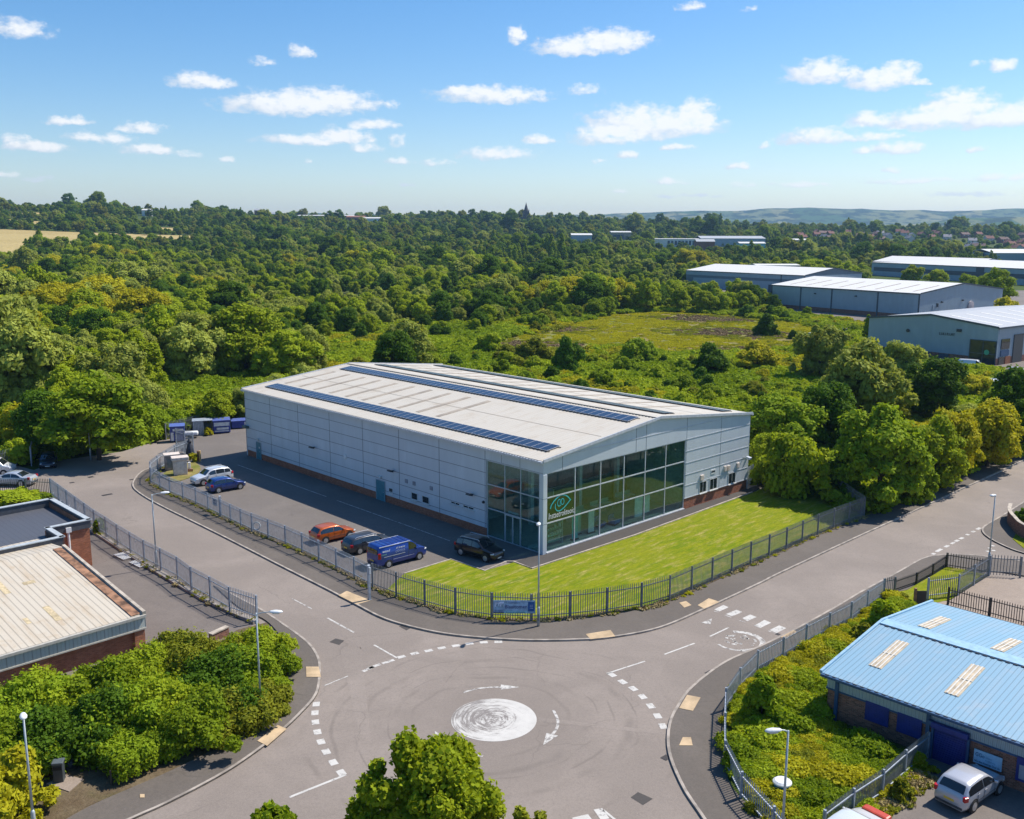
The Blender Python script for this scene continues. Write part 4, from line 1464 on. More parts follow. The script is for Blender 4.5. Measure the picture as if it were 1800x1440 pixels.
# ---------------------------------------------------------------- blue-roofed workshop
c0 = Vector((18.42, 52.0, 0.08))
o = BLUE = thing('blue_roof_workshop', 'brick workshop with light blue metal roof and blue shutters', 'building', c0, R(-45.69))
he, hr, D, Wd = 2.85, 3.68, 14.85, 34.0
M['blueroof'] = m_roof('blue_roof_sheet', (0.21, 0.365, 0.475), (0.32, 0.39, 0.44), 0.29, 'x', 0.45, .75, .4, 0.14)
M['bluetrim'] = plain('blue_trim', (0.02, 0.075, 0.17), .5)
M['bluedoor'] = plain('blue_shutter', (0.012, 0.03, 0.19), .45)
M['blueclad'] = m_clad('pale_blue_cladding', (0.38, 0.46, 0.49), .2, 'x', rib_dark=.5, amp=.8)
M['ridge_blue'] = plain('ridge_blue', (0.28, 0.45, 0.58), .5)
s2 = (hr - he) / (D / 2)
b = MB()
b.slab([(-.25, -.35, he - s2 * .35), (Wd, -.35, he - s2 * .35), (Wd, D / 2, hr), (-.25, D / 2, hr)], .09)
b.slab([(-.25, D / 2, hr), (Wd, D / 2, hr), (Wd, D + .35, he - s2 * .35), (-.25, D + .35, he - s2 * .35)], .09)
b.build('roof', M['blueroof'], o)
b = MB()
b.bar((-.25, D / 2 - .25, hr + .0), (Wd, D / 2 - .25, hr + .0), .5, .06)
b.bar((-.25, D / 2 + .25, hr + .0), (Wd, D / 2 + .25, hr + .0), .5, .06)
b.build('ridge_cap', plain('ridge_blue', (0.28, 0.47, 0.64), .5), o)
b = MB()
for i in range(80):
    b.box(.1 + i * .42, .1 + i * .42 + .24, D / 2 - .6, D / 2 - .52, hr - .06, hr - .005)
b.build('ridge_filler', M['dark'], o)
for y_ in (-.35, D + .35):
    MB().bar((-.32, y_, he - s2 * .35 + .02), (-.32, D / 2, hr + .03), .16, .2).build('verge_trim', M['ridge_blue'], o)
b = MB()
b.box(-.25, Wd, -.55, -.37, he - .2, he - .06)
b.build('gutter', M['bluetrim'], o)
b = MB()
for i in range(80):
    b.box(i * .42, i * .42 + .22, -.46, -.38, he - .055, he - .02)
b.build('profile_filler', M['dark'], o)
b = MB()
b.box(0, Wd, -.06, 0, he - .95, he - .1)
b.box(-.06, 0, 0, D, he - .95, he - .1)
b.slab([(-.06, D, he - .1), (-.06, 0, he - .1), (-.06, D / 2, hr - .15)], .06)
b.build('cladding_band', M['blueclad'], o)
b = MB()
b.box(.0, Wd, .02, .25, 0, he - .95)
b.box(.02, .25, .25, D, 0, he - .95)
b.box(.02, Wd, D - .25, D, 0, he - .15)
b.build('brick_wall', M['brick_d'], o)
b = MB()
b.box(-.08, Wd, -.09, -.0, he - 1.05, he - .952)
b.box(-.09, .0, .0, D, he - 1.05, he - .952)
b.build('band_trim', M['bluetrim'], o)
for x in (.6, 5.85):
    MB().box(x - .1, x + .1, -.16, -.065, 0.0, he - .2).build('downpipe', M['bluetrim'], o)
for x0, x1 in ((2.42, 3.6), (4.25, 5.43)):
    f = MB().box(x0 - .08, x1 + .08, -.10, .0, .8, 1.93)
    f = f.build('window_shutter', M['bluedoor'], o)
    b = MB()
    for q in range(9):
        b.box(x0, x1, -.12, -.10, .86 + q * .115, .94 + q * .115)
    b.build('slat', M['bluedoor'], f)
x0, x1 = 6.2, 7.9
d = MB().box(x0, x1, -.08, .01, 0, 2.0).build('roller_door', M['bluedoor'], o)
b = MB()
for q in range(15):
    b.box(x0 + .08, x1 - .08, -.11, -.08, .06 + q * .125, .15 + q * .125)
b.build('slat', M['bluedoor'], d)
MB().box(x0 - .12, x1 + .12, -.40, -.1, 1.88, 2.2).build('shutter_box', M['bluedoor'], d, bevel=.04)
MB().box(x0 - .14, x0 - .02, -.16, -.02, 0, 1.9).box(x1 + .02, x1 + .14, -.16, -.02, 0, 1.9).build('guide_rail', M['bluetrim'], d)
sg = MB().box(8.3, 9.68, -.14, -.09, .72, 1.47).build('sign_board', plain('pale_blue_sign', (0.40, 0.58, 0.72), .5), o)
SM = lambda x, z: Matrix.Translation((x, -.15, z)) @ Matrix.Rotation(R(90), 4, 'X')
M['signink'] = plain('navy_lettering', (0.02, 0.09, 0.2), .6)
text_mesh('lettering', 'GGo', 0.3, M['signink'], sg, SM(8.38, 1.12), width=.45)
text_mesh('lettering', 'Nordiss Kintrap Dud uit', 0.15, M['signink'], sg, SM(8.36, .8), width=1.25)
text_mesh('lettering', 'Glatesty', 0.11, plain('faint_lettering', (0.2, 0.38, 0.52), .6), sg, SM(8.88, 1.16), width=.34)
text_mesh('lettering', 'Dolutely', 0.11, plain('faint_lettering', (0.2, 0.38, 0.52), .6), sg, SM(8.88, 1.0), width=.5)
w_ = MB().box(10.35, 11.5, -.12, 0, .6, 1.9).build('window', M['bluedoor'], o)
MB().box(10.5, 11.35, -.15, -.12, .75, 1.5).build('pane', plain('pale_pane', (0.30, 0.33, 0.38), .2), w_)
MB().obox((6.05, -.25, 2.1), .22, .25, .25).build('alarm_box', M['bluetrim'], o)
for x, y0, y1 in ((1.42, 1.95, 5.65), (5.85, 1.75, 5.53), (1.45, 8.5, 12.0), (5.9, 8.2, 11.5), (10.3, 1.75, 5.5), (10.4, 8.2, 11.5)):
    zz = lambda y: (he + s2 * y if y < D / 2 else he + s2 * (D - y)) + .03
    rl = MB().slab([(x, y0, zz(y0)), (x + .78, y0, zz(y0)), (x + .78, y1, zz(y1)), (x, y1, zz(y1))], .028).build('rooflight', plain('amber_rooflight', (0.47, 0.38, 0.26), .5, var=.25, scale=2), o)
    b = MB()
    for q in (.2, .5, .8):
        b.bar((x + .78 * q, y0, zz(y0) + .02), (x + .78 * q, y1, zz(y1) + .02), .09, .03)
    b.bar((x, (y0 + y1) / 2, zz((y0 + y1) / 2) + .02), (x + .78, (y0 + y1) / 2, zz((y0 + y1) / 2) + .02), .06, .024)
    b.build('glazing_bar', plain('pale_bar', (0.62, 0.58, 0.50), .5), rl)


# ---------------------------------------------------------------- grey sheds in the distance
def shed(label, near, left, right, he, hr, clad, roofm, ridge_dir='left', base='brick', name='industrial_shed'):
    """Gabled shed from its near eave corner and the corners left and right of it."""
    A = Vector((near[0], near[1], 0))
    L = Vector((left[0], left[1], 0)) - A
    Rr = Vector((right[0], right[1], 0)) - A
    Ln = L.normalized()
    a = (Vector((Ln.y, -Ln.x, 0)) * .8 + Rr.normalized() * .2).normalized()
    bdir = Vector((-a.y, a.x, 0))
    wr, wl = Rr.length, max(abs(L.dot(bdir)), 3)
    z0 = terrain_z(A.x, A.y) - .1
    o = thing(name, label, 'warehouse', (A.x, A.y, z0), math.atan2(a.y, a.x))
    if base == 'brick':
        MB().box(-.02, .2, 0.2, wl, 0, 1.6).box(-.02, wr, -.02, .2, 0, 1.6).build('brick_plinth', M['brick_d'], o)
        zb_ = 1.6
    else:
        zb_ = 0
    b = MB()
    if ridge_dir == 'left':   # ridge runs along the left wall direction, gable faces right side
        b.slab([(0, 0, zb_), (wr, 0, zb_), (wr, 0, he - .1), (wr / 2, 0, hr - .1), (0, 0, he - .1)], .2)
        b.slab([(wr, wl, 0), (0, wl, 0), (0, wl, he - .1), (wr / 2, wl, hr - .1), (wr, wl, he - .1)], .2)
        b.box(0, .2, .2, wl - .2, zb_, he - .1)
        b.box(wr - .2, wr, .2, wl - .2, 0, he - .1)
        r = MB().slab([(-.2, wl + .2, he), (-.2, -.2, he), (wr / 2, -.2, hr), (wr / 2, wl + .2, hr)], .12)
        r.slab([(wr / 2, wl + .2, hr), (wr / 2, -.2, hr), (wr + .2, -.2, he), (wr + .2, wl + .2, he)], .12)
        v = MB().bar((-.2, -.24, he), (wr / 2, -.24, hr), .1, .4).bar((wr + .2, -.24, he), (wr / 2, -.24, hr), .1, .4)
        v.box(-.35, -.2, -.2, wl + .2, he - .35, he + .02)
    else:                      # ridge runs along the right wall direction, gable faces left side
        b.slab([(0, wl, zb_), (0, 0, zb_), (0, 0, he - .1), (0, wl / 2, hr - .1), (0, wl, he - .1)], .2)
        b.box(.2, wr, 0, .2, zb_, he - .1)
        b.box(.2, wr, wl - .2, wl, 0, he - .1)
        r = MB().slab([(-.2, -.2, he), (wr, -.2, he), (wr, wl / 2, hr), (-.2, wl / 2, hr)], .12)
        r.slab([(-.2, wl / 2, hr), (wr, wl / 2, hr), (wr, wl + .2, he), (-.2, wl + .2, he)], .12)
        v = MB().bar((-.24, -.2, he), (-.24, wl / 2, hr), .1, .4).bar((-.24, wl + .2, he), (-.24, wl / 2, hr), .1, .4)
        v.box(-.2, wr, -.35, -.2, he - .35, he + .02)
    b.build('cladding', clad, o)
    r.build('roof', roofm, o)
    v.build('eaves_trim', M['bluegrey'], o)
    return o, wl, wr


M['bluegrey'] = plain('dark_blue_grey_trim', (0.05, 0.075, 0.10), .5)
M['shedclad'] = m_clad('pale_blue_grey_cladding', (0.31, 0.40, 0.465), .3, 'xy', rib_dark=.9)
M['shedroof'] = m_roof('pale_shed_roof', (0.66, 0.64, 0.60), (0.58, 0.54, 0.46), .5, 'y', .95, .3, .1)
M['greyroof'] = m_roof('grey_shed_roof', (0.40, 0.41, 0.42), (0.46, 0.45, 0.44), .5, 'y', .9, .3, .1)
# the middle shed with the brown plinth
o, wl, wr = shed('pale blue shed with dark vertical strips and brick plinth on the meadow edge', (131, 310), (99.2, 362.3), (165.1, 344.5), 8.6, 11.2, M['shedclad'], M['shedroof'])
b = MB()
for v in (.2, 15.5, 34, 47.5, wl - .2):
    b.box(-.12, 0, v - .25, v + .25, 0, 8.5)
b.build('dark_strip', M['bluegrey'], o)
b = MB()
for i in range(8):
    v = 4 + i * 7.2
    zz = lambda u: 8.6 + 2.6 * u / (wr / 2) + .04
    b.slab([(3, v + .9, zz(3)), (3, v, zz(3)), (17, v, zz(17)), (17, v + .9, zz(17))], .03)
    MB_ = b
    b.build('rooflight', M['rooflight'], o)
    b = MB()
for v, z in ((24, 6.4), (41, 6.4)):
    MB().obox((-.3, v, z), .5, .6, .4).build('wall_lamp', M['dark'], o)
for u, z in ((9.5, 4.5), (12, 5.4), (24, 5.6)):
    MB().obox((u, -.3, z), .6, .5, 1.2 if u < 10 else .5).build('wall_lamp', M['dark'], o)
MB().box(7.2, 11, -.15, 0, 0, 4.6).build('sliding_door', M['shedclad'], o)
d_ = MB().lathe([(0, 0), (1.6, 0), (1.6, .4), (0, .5)], 20, Matrix.Translation((29, -.1, 3.6)) @ Matrix.Rotation(R(90), 4, 'X'))
d_.build('round_duct', plain('pinkish_duct', (0.55, 0.47, 0.45), .5), o)
# left shed with the two tone wall
o, wl, wr = shed('two tone blue grey shed with a wide pale wall panel, left of the striped shed', (132.2, 437.7), (90.1, 496.3), (165.1, 467.0), 8.6, 11.4, plain('slate_blue_cladding', (0.12, 0.17, 0.21), .5), M['shedroof'], base='none')
MB().box(-.1, 0, .5, wl, 6.4, 8.5).build('pale_band', M['shedclad'], o)
MB().box(-.12, 0, 14, wl - 5, 0, 5.1).build('pale_panel', M['shedclad'], o)
MB().box(-.16, -.12, 14.2, 20, 0, 3.6).build('loading_door', M['bluegrey'], o)
MB().box(.3, wr - .3, -.1, 0, 4.4, 8.3).build('pale_band', M['shedclad'], o)
MB().box(-.16, 0, 12.6, 13.2, 0, 8.5).build('dark_strip', M['bluegrey'], o)
# near right shed with its gable towards the camera
o, wl, wr = shed('grey roofed shed with a gable end, shop glazing and parked vans beside the road', (102.9, 202.9), (85.1, 227.8), (143.3, 240.5), 8.2, 9.9, M['shedclad'], M['greyroof'], 'right')
SH3 = o
b = MB()
b.box(-.16, .05, .05, 5.8, 0, 5.2)
b.build('shop_glazing', M['pane'], o)
b = MB()
for v in (.1, 2.9, 5.8):
    b.box(-.2, -.16, v - .08, v + .08, 0, 5.2)
for z in (2.4, 5.2):
    b.box(-.2, -.16, 0, 5.8, z - .08, z + .08)
b.build('glazing_frame', M['bluegrey'], o)
MB().lathe([(0, 0), (.55, 0), (.55, .06), (0, .06)], 20, Matrix.Translation((-.2, 2.0, 2.75)) @ Matrix.Rotation(R(-90), 4, 'Y')).build('round_sign', plain('green_sign', (0.08, 0.42, 0.22), .5), o)
SM3 = lambda v, z: Matrix.Translation((-.05, v, z)) @ Matrix.Rotation(R(-90), 4, 'Z') @ Matrix.Rotation(R(90), 4, 'X')
text_mesh('lettering', 'LULULUIT', .8, M['dark'], o, SM3(13.0, 5.6), width=3.6, depth=.04)
MB().obox((-.2, 8.5, 6.9), .3, 1.0, .6).build('wall_vent', M['dark'], o)
MB().lathe([(0, 0), (.4, 0), (.4, .25), (0, .3)], 14, Matrix.Translation((0, 20.5, 5.9)) @ Matrix.Rotation(R(-90), 4, 'Y')).build('round_vent', M['dark'], o)
for v in (10.5, 14.5):
    MB().box(-.1, -.02, v, v + 2.2, .2, 1.5).build('window_shutter', M['bluegrey'], o)
for x0, x1, z0, z1, m_, n_ in ((1.6, 5.2, 3.4, 5.6, 'pane', 'window'), (1.6, 5.2, 1.9, 3.2, 'bluetrim', 'sign_board'), (7.0, 11.2, 0.2, 6.3, 'dark', 'loading_door'), (3.8, 6.0, 0.1, 1.8, 'brick_o', 'brick_panel'), (1.0, 3.2, .1, 1.8, 'pane', 'shop_glazing')):
    MB().box(x0, x1, -.16, -.03, z0, z1).build(n_, M[m_], o)
MB().box(14, 14.4, -.2, 0, 0, 8).build('dark_strip', M['bluegrey'], o)
MB().box(.3, wr, -.06, 0, 6.7, 8.0).build('pale_band', M['shedclad'], o)
b = MB()
for i in range(7):
    x = 4 + i * 6.5
    zz = lambda y: 8.2 + 1.7 * y / (wl / 2) + .04
    b.slab([(x, 1.5, zz(1.5)), (x + .9, 1.5, zz(1.5)), (x + .9, 13, zz(13)), (x, 13, zz(13))], .03)
b.build('roof_seam', M['shedroof'], o)
# long far shed at the right
o, wl, wr = shed('long pale roofed shed with a dark band, farthest of the grey sheds', (268, 565), (232.5, 626.6), (300, 583), 9.2, 12.5, M['shedclad'], M['shedroof'], base='none')
MB().box(-.12, 0, 0, wl - 2, 3.8, 6.2).build('dark_band', M['bluegrey'], o)
A0, B0 = Vector((300, 475, 0)), Vector((232.5, 626.6, 0))
o, wl, wr = shed('long white roofed shed with blue grey walls running out of view behind roadside trees', (300, 455), (232.5, 626), (345, 474), 8.8, 12.0, M['shedclad'], M['shedroof'], base='none')
MB().box(-.12, 0, 0, wl - 2, 3.4, 5.8).build('dark_band', M['bluegrey'], o)
MB().box(-.14, 0, wl * .52, wl * .55, 0, 8.7).build('dark_strip', M['bluegrey'], o)
bpy.data.objects.remove(o) if False else None


CLEAR = []


def low_block(label, px0, px1, top, base_y, d, wallm, roofm, depth=18, name='industrial_shed', bay=0, pitch_=0.8):
    """Small distant unit: stands on the terrain at distance d, between two photo columns."""
    want = 9.5 if d < 1200 else 7.5
    d = min(range(int(d) - 120, int(d) + 500, 10), key=lambda q: abs(at_depth(px0, top, q).z - terrain_z(at_depth(px0, top, q).x, q) - want))
    a, c = at_depth(px0, top, d), at_depth(px1, top, d)
    z0 = min(terrain_z(a.x, d), terrain_z(c.x, d)) - 1
    CLEAR.append((px0 - 6, px1 + 6, d - d * .15, d + depth))
    w = (c - a).length
    h = a.z - z0
    o = thing(name, label, 'building', (a.x, d, z0), 0)
    MB().box(0, w, 0, depth, 0, h).build('wall', wallm, o)
    b = MB().slab([(-.5, -.6, h + .05), (w + .5, -.6, h + .05), (w + .5, depth / 2, h + pitch_), (-.5, depth / 2, h + pitch_)], .3)
    b.slab([(-.5, depth / 2, h + pitch_), (w + .5, depth / 2, h + pitch_), (w + .5, depth, h), (-.5, depth, h)], .3)
    b.build('roof', roofm, o)
    if bay:
        for i in range(bay):
            x = w * (.32 + .62 * i / bay)
            MB().box(x, x + w * .05, -.15, 0, h * .35, h * .8).build('window', M['bluegrey'], o)
    return o, w, h


wh, br = M['shedroof'], M['brick_d']
CLEAR.append((1395, 1660, 1150, 1500))
CLEAR.append((1650, 1830, 980, 1420))
tan = plain('tan_cladding', (0.38, 0.30, 0.22), .7)
o, w, h = low_block('tan block with a large dark opening standing among the far trees', 1074, 1109, 408, 432, 1000, tan, wh, 25, pitch_=1.5)
MB().box(w * .1, w * .62, -.3, 0, 1, h * .72).build('dark_opening', M['bluegrey'], o)
low_block('small pale roofed unit left of the tan block', 1004, 1040, 413, 428, 980, M['shedclad'], wh, 22, pitch_=2)
low_block('long white office building with a row of dark windows among far trees', 1147, 1228, 419.5, 434, 960, M['white'], wh, 16, bay=8, pitch_=.5)
low_block('brown unit joined to the far white office building', 1224, 1256, 424, 436, 955, br, M['greyroof'], 14, pitch_=2.5)
low_block('wide grey roofed hall behind the far white offices', 1232, 1345, 418.5, 430, 1050, M['shedclad'], M['greyroof'], 40, pitch_=2.8)
low_block('low unit with a turquoise wall at the end of the far hall', 1300, 1345, 427, 437, 930, plain('turquoise_cladding', (0.15, 0.42, 0.45), .6), wh, 18, pitch_=1.5)
low_block('little white roofed unit alone among the far trees', 1388, 1422, 421, 430, 1000, tan, wh, 20, pitch_=1.5)
low_block('white wavy roofed hall cut off by the picture edge behind the long shed', 1746, 1830, 443, 470, 690, M['shedclad'], wh, 45, pitch_=3)
low_block('low white roof peeping over the trees behind the two tone shed', 1330, 1405, 465.5, 475, 520, M['shedclad'], wh, 15, pitch_=.6)
low_block('long white and red factory roof on the wooded skyline left of the spire', 522, 625, 380, 388, 1500, br, wh, 30, pitch_=1.5)
low_block('red brick hall at the end of the skyline factory', 608, 640, 382.5, 391, 1480, br, br, 22, pitch_=2.5)
low_block('small white shed right of the skyline factory', 636, 667, 384.5, 390, 1470, M['white'], wh, 20, pitch_=2)
low_block('white farm building on the far left skyline', 248, 262, 371, 377, 1390, M['white'], wh, 12, pitch_=2, name='farm_building')
low_block('pale house among trees on the left skyline', 470, 486, 377, 385, 1420, M['white'], M['greyroof'], 10, pitch_=3, name='house')
low_block('grey roofed farm house on the left ridge', 446, 462, 371, 379, 1430, br, M['greyroof'], 10, pitch_=3, name='house')
# church
a = at_depth(924, 384, 1750)
z0 = terrain_z(a.x, 1750)
o = thing('church', 'dark church tower with a pointed spire on the wooded skyline', 'church', (a.x, 1750, z0), .3)
top = at_depth(924, 356, 1750).z - z0
stone = plain('dark_church_stone', (0.07, 0.055, 0.05), .9)
MB().box(-4.5, 4.5, -4.5, 4.5, 0, top * .55).build('tower', stone, o)
MB().lathe([(4.6, top * .55), (2.2, top * .78), (.15, top)], 8).build('spire', stone, o)
b = MB()
for x in (-3.9, 3.9):
    for y in (-3.9, 3.9):
        b.lathe([(.9, top * .55), (.7, top * .6), (.05, top * .68)], 6, Matrix.Translation((x, y, 0)))
b.build('pinnacles', stone, o)
MB().box(-14, -4.5, -4, 4, 0, top * .25).build('nave', stone, o)

# ---------------------------------------------------------------- distant red-roofed houses
rr = random.Random(21)
mwall = [plain('house_brick', (0.25, 0.11, 0.08), .9), plain('house_render', (0.55, 0.5, 0.45), .8)]
mroof = [plain('red_tiles', (0.20, 0.085, 0.06), .9), plain('brown_tiles', (0.15, 0.09, 0.075), .9), plain('grey_slates', (0.22, 0.21, 0.22), .7)]


def house_kit(w, d, h, rh, wi, ri):
    o = thing('house', '', 'house')
    MB().box(-w / 2, w / 2, -d / 2, d / 2, 0, h).slab([(-w / 2, -d / 2, h), (-w / 2, 0, h + rh), (-w / 2, d / 2, h)], .2).slab([(w / 2, -d / 2, h), (w / 2, d / 2, h), (w / 2, 0, h + rh)], .2).build('wall', mwall[wi], o)
    r = MB().slab([(-w / 2 - .3, -d / 2 - .4, h - .2), (w / 2 + .3, -d / 2 - .4, h - .2), (w / 2 + .3, 0, h + rh), (-w / 2 - .3, 0, h + rh)], .2)
    r.slab([(-w / 2 - .3, 0, h + rh), (w / 2 + .3, 0, h + rh), (w / 2 + .3, d / 2 + .4, h - .2), (-w / 2 - .3, d / 2 + .4, h - .2)], .2)
    r = r.build('roof', mroof[ri], o)
    MB().box(w * .25, w * .25 + .9, -.4, .4, h + rh - .8, h + rh + 1.3).build('chimney', mwall[0], r)
    for x in (-w * .3, w * .18):
        MB().box(x, x + 1.4, -d / 2 - .06, -d / 2, h * .58, h * .85).build('window', M['white'], o)
    return o


kits = [house_kit(9, 8, 5.2, 3.2, 0, 0), house_kit(14, 8, 5.2, 3.0, 0, 1), house_kit(10, 8, 5.0, 3.4, 1, 2), house_kit(11, 9, 5.2, 3.6, 1, 0)]
used = set()
spots = []
for i in range(60):
    if i < 38:
        px, d = rr.uniform(1405, 1650), rr.uniform(1240, 1480)
    else:
        px, d = rr.uniform(1655, 1815), rr.uniform(1050, 1400)
    p = at_depth(px, 400, d)
    if all(math.hypot(p.x - q[0], p.y - q[1]) > 17 for q in spots):
        spots.append((p.x, p.y, px))
words = ['red roofed brick house', 'wide brown roofed brick house', 'pale house with a grey roof', 'pale house with a red roof']
cnt = {}
for x, y, px in spots:
    i = rr.choice((0, 0, 1, 1, 2, 3))
    o = kits[i] if i not in used else copy_tree(kits[i])
    used.add(i)
    o.location = (x, y, terrain_z(x, y) - .3)
    o.rotation_euler = (0, 0, rr.choice((0.2, .35, 1.7, 1.9, -.3)) + rr.uniform(-.1, .1))
    side = 'on the distant estate below the blue hills' if px < 1652 else 'among trees at the far right under the hills'
    o['label'] = words[i] + ' ' + side
    o['group'] = words[i] + 's ' + side
# ---------------------------------------------------------------- palisade fences
def palisade(name, label, pts, h, mat='galv', pale='galv_d', step=2.95, gap=0.17, z=0.1, group=None, cat='fence', rail=None, top='point', posts_at=None, pw=0.052):
    nodes = [Vector(p) for p in posts_at] if posts_at else resample(pts, step)
    o = thing(name, label, cat, (nodes[0].x, nodes[0].y, z), 0, group)
    base = Vector((nodes[0].x, nodes[0].y, 0))
    rl, hs = (h * .17, h * .80), h
    for i, p in enumerate(nodes):
        q = p - base
        a, b = nodes[max(i - 1, 0)], nodes[min(i + 1, len(nodes) - 1)]
        ang = math.atan2(b.y - a.y, b.x - a.x)
        MB().obox((q.x, q.y, (h * .96) / 2 - .06), .11, .13, h * .96 + .1, ang).build('post', M[mat], o)
        if i == len(nodes) - 1:
            break
        n = nodes[i + 1] - base
        d = (n - q).normalized()
        s = Vector((-d.y, d.x, 0))
        L = (n - q).length
        b = MB()
        for r in rl:
            b.bar(q + s * .03 + Vector((0, 0, r)), n + s * .03 + Vector((0, 0, r)), .05, .06)
        b.build('rail', M[rail or mat], o)
        b = MB()
        m = max(1, int(L / gap))
        for k in range(m):
            c = q + d * (L * (k + .5) / m) + s * -.012
            w = pw / 2
            lo = [c - d * w, c + d * w]
            t_ = .022
            vs = []
            for off in (0, t_):
                for (pp, zz) in ((c - d * w, .04), (c + d * w, .04), (c + d * w, hs - .09), (c, hs), (c - d * w, hs - .09)):
                    e_ = pp - s * off
                    vs.append((e_.x, e_.y, zz))
            b.add(vs, [(0, 1, 2, 3, 4), (9, 8, 7, 6, 5), (0, 5, 6, 1), (1, 6, 7, 2), (2, 7, 8, 3), (3, 8, 9, 4), (4, 9, 5, 0)])
        b.build('pale_panel', M[pale], o)
    return o


def near_idx(pts, px):
    g = G(*px)
    return min(range(len(pts)), key=lambda i: (pts[i] - g).length)


i1 = near_idx(F1, (389, 913))
i2 = near_idx(F1, (444, 939))
i3 = near_idx(F1, (651, 1040))
palisade('palisade_fence', 'grey palisade fence round the tight bend by the pale cabinets', F1[:i1 + 1], 1.95, 'galv', 'galv')
palisade('palisade_fence', 'long grey palisade fence between the side road and the parked cars', F1[i2:i3 + 1], 1.95, 'galv', 'galv')
palisade('palisade_fence', 'dark palisade fence curving round the lawn and carrying the banner', F1[i3:], 2.15, 'galv_d', 'galv_d')
# sliding gate between the first two lengths
palisade('sliding_gate', 'grey palisade gate in the fence beside the blue hatchback', F1[i1:i2 + 1], 1.9, 'galv', 'galv', cat='gate', step=2.2)
b = MB().obox((0, 0, 1.05), .16, .16, 2.1)
for px, lab in (((389, 913), 'square gate post at the end next to the white notice'), ((651, 1058), 'tall thick steel post standing on the pavement before the blue van')):
    p = G(*px)
    hh = 2.1 if px[0] < 500 else 2.75
    o = thing('steel_post', lab, 'post', (p.x, p.y, .1), TH)
    MB().box(-.09, .09, -.09, .09, 0, hh).build('shaft', M['galv'], o)
    MB().box(-.13, .13, -.13, .13, 0, .03).build('base_plate', M['galv_d'], o)
    MB().obox((0, 0, hh + .03), .2, .2, .06).build('cap', M['trim'], o)
    if px[0] > 500:
        MB().obox((.0, -.14, hh - .35), .14, .12, .5).build('hinge_box', M['trim'], o)
# back corner of the lawn
bk = [G(1519, 908), G(1478, 878), G(1438, 858), G(1396, 846), G(1345, 834)]
palisade('palisade_fence', 'dark palisade fence under the trees at the far corner of the lawn', bk, 2.15, 'galv_d', 'galv_d')
palisade('palisade_fence', 'short fence panel closing the gap at the right end of the warehouse', [loc(LW + .2, .4), loc(LW + 2.6, .9)], 2.2, 'galv', 'galv')
p = [G(314, 783), G(343, 798)]
palisade('yard_gate', 'tall open palisade gate leaf behind the pale cabinets', [G(311, 796, 0), G(341, 803, 0)], 3.0, 'galv', 'galv', cat='gate', step=2.0)
palisade('palisade_fence', 'palisade fence behind the blue containers at the back of the yard', GL([(292, 776), (320, 768), (345, 762), (375, 753), (405, 746), (440, 737)]), 2.3, 'galv_d', 'galv_d', gap=.2)
palisade('palisade_fence', 'greenish fence at the left edge behind the white van', GL([(-30, 838), (0, 830), (30, 822)]), 2.2, 'galv_d', 'galv_d', gap=.2)
palisade('palisade_fence', 'fence running back into the shade beside the dark parked car', GL([(56, 823), (62, 800), (80, 785)]), 2.4, 'galv', 'galv_d', gap=.2)
# left site
palisade('palisade_fence', 'long blue grey palisade fence between the side road and the left yard', GL([(91, 879), (130, 909), (171, 940), (193, 954), (214, 969), (237, 983), (259, 997), (283, 1009), (309, 1022), (337, 1044), (364, 1058), (393, 1076), (423, 1090), (454, 1098)]), 2.05, 'galv', 'galv', z=.2)
palisade('palisade_fence', 'dark palisade fence behind the silver saloon at the left edge', GL([(91, 879), (47, 877), (0, 881), (-60, 886)]), 2.0, 'galv_d', 'blackfence', gap=.19)
o = palisade('palisade_fence', 'blue grey palisade fence around the weedy corner by the blue roofed workshop', F3[near_idx(F3, (1420, 1540)):near_idx(F3, (1554, 1049)) + 1], 1.5, 'galv', 'galv', rail='trim')
palisade('palisade_fence', 'short return of blue grey fence joining the low dark railing', GL([(1554, 1049), (1573, 1046)]), 1.6, 'galv_d', 'galv_d')
palisade('palisade_fence', 'dark mesh-like fence between the weeds and the workshop yard', GL([(1632, 1331), (1597, 1358.6), (1562, 1395), (1527, 1414), (1492, 1442), (1450, 1475)]), 1.55, 'galv', 'galv_d', gap=.13, pw=.06)
palisade('low_railing', 'low dark railing along the pavement in front of the small lawn', F5, 1.05, 'blackfence', 'blackfence', gap=.14, pw=.03)
palisade('palisade_fence', 'pale railed palisade fence between the small lawn and the concrete yard', GL([(1631, 1053), (1669, 1055), (1693, 1041), (1715, 1026), (1739, 1011)]), 1.85, 'galv', 'galv_d', rail='trim')
palisade('palisade_fence', 'dark palisade fence rising behind the blue roof across the concrete yard', GL([(1667, 1062), (1720, 1076), (1800, 1098), (1900, 1125)]), 1.5, 'blackfence', 'blackfence')
palisade('palisade_fence', 'dark palisade fence facing the side entrance, left of the lamp column', GL([(1664, 996), (1700, 1001), (1738, 1008)]), 1.35, 'blackfence', 'blackfence', gap=.19)
palisade('palisade_fence', 'dark palisade fence facing the side entrance, right of the lamp column', GL([(1739, 1009), (1765, 1011), (1794, 1012)]), 1.8, 'galv_d', 'galv_d', gap=.24)
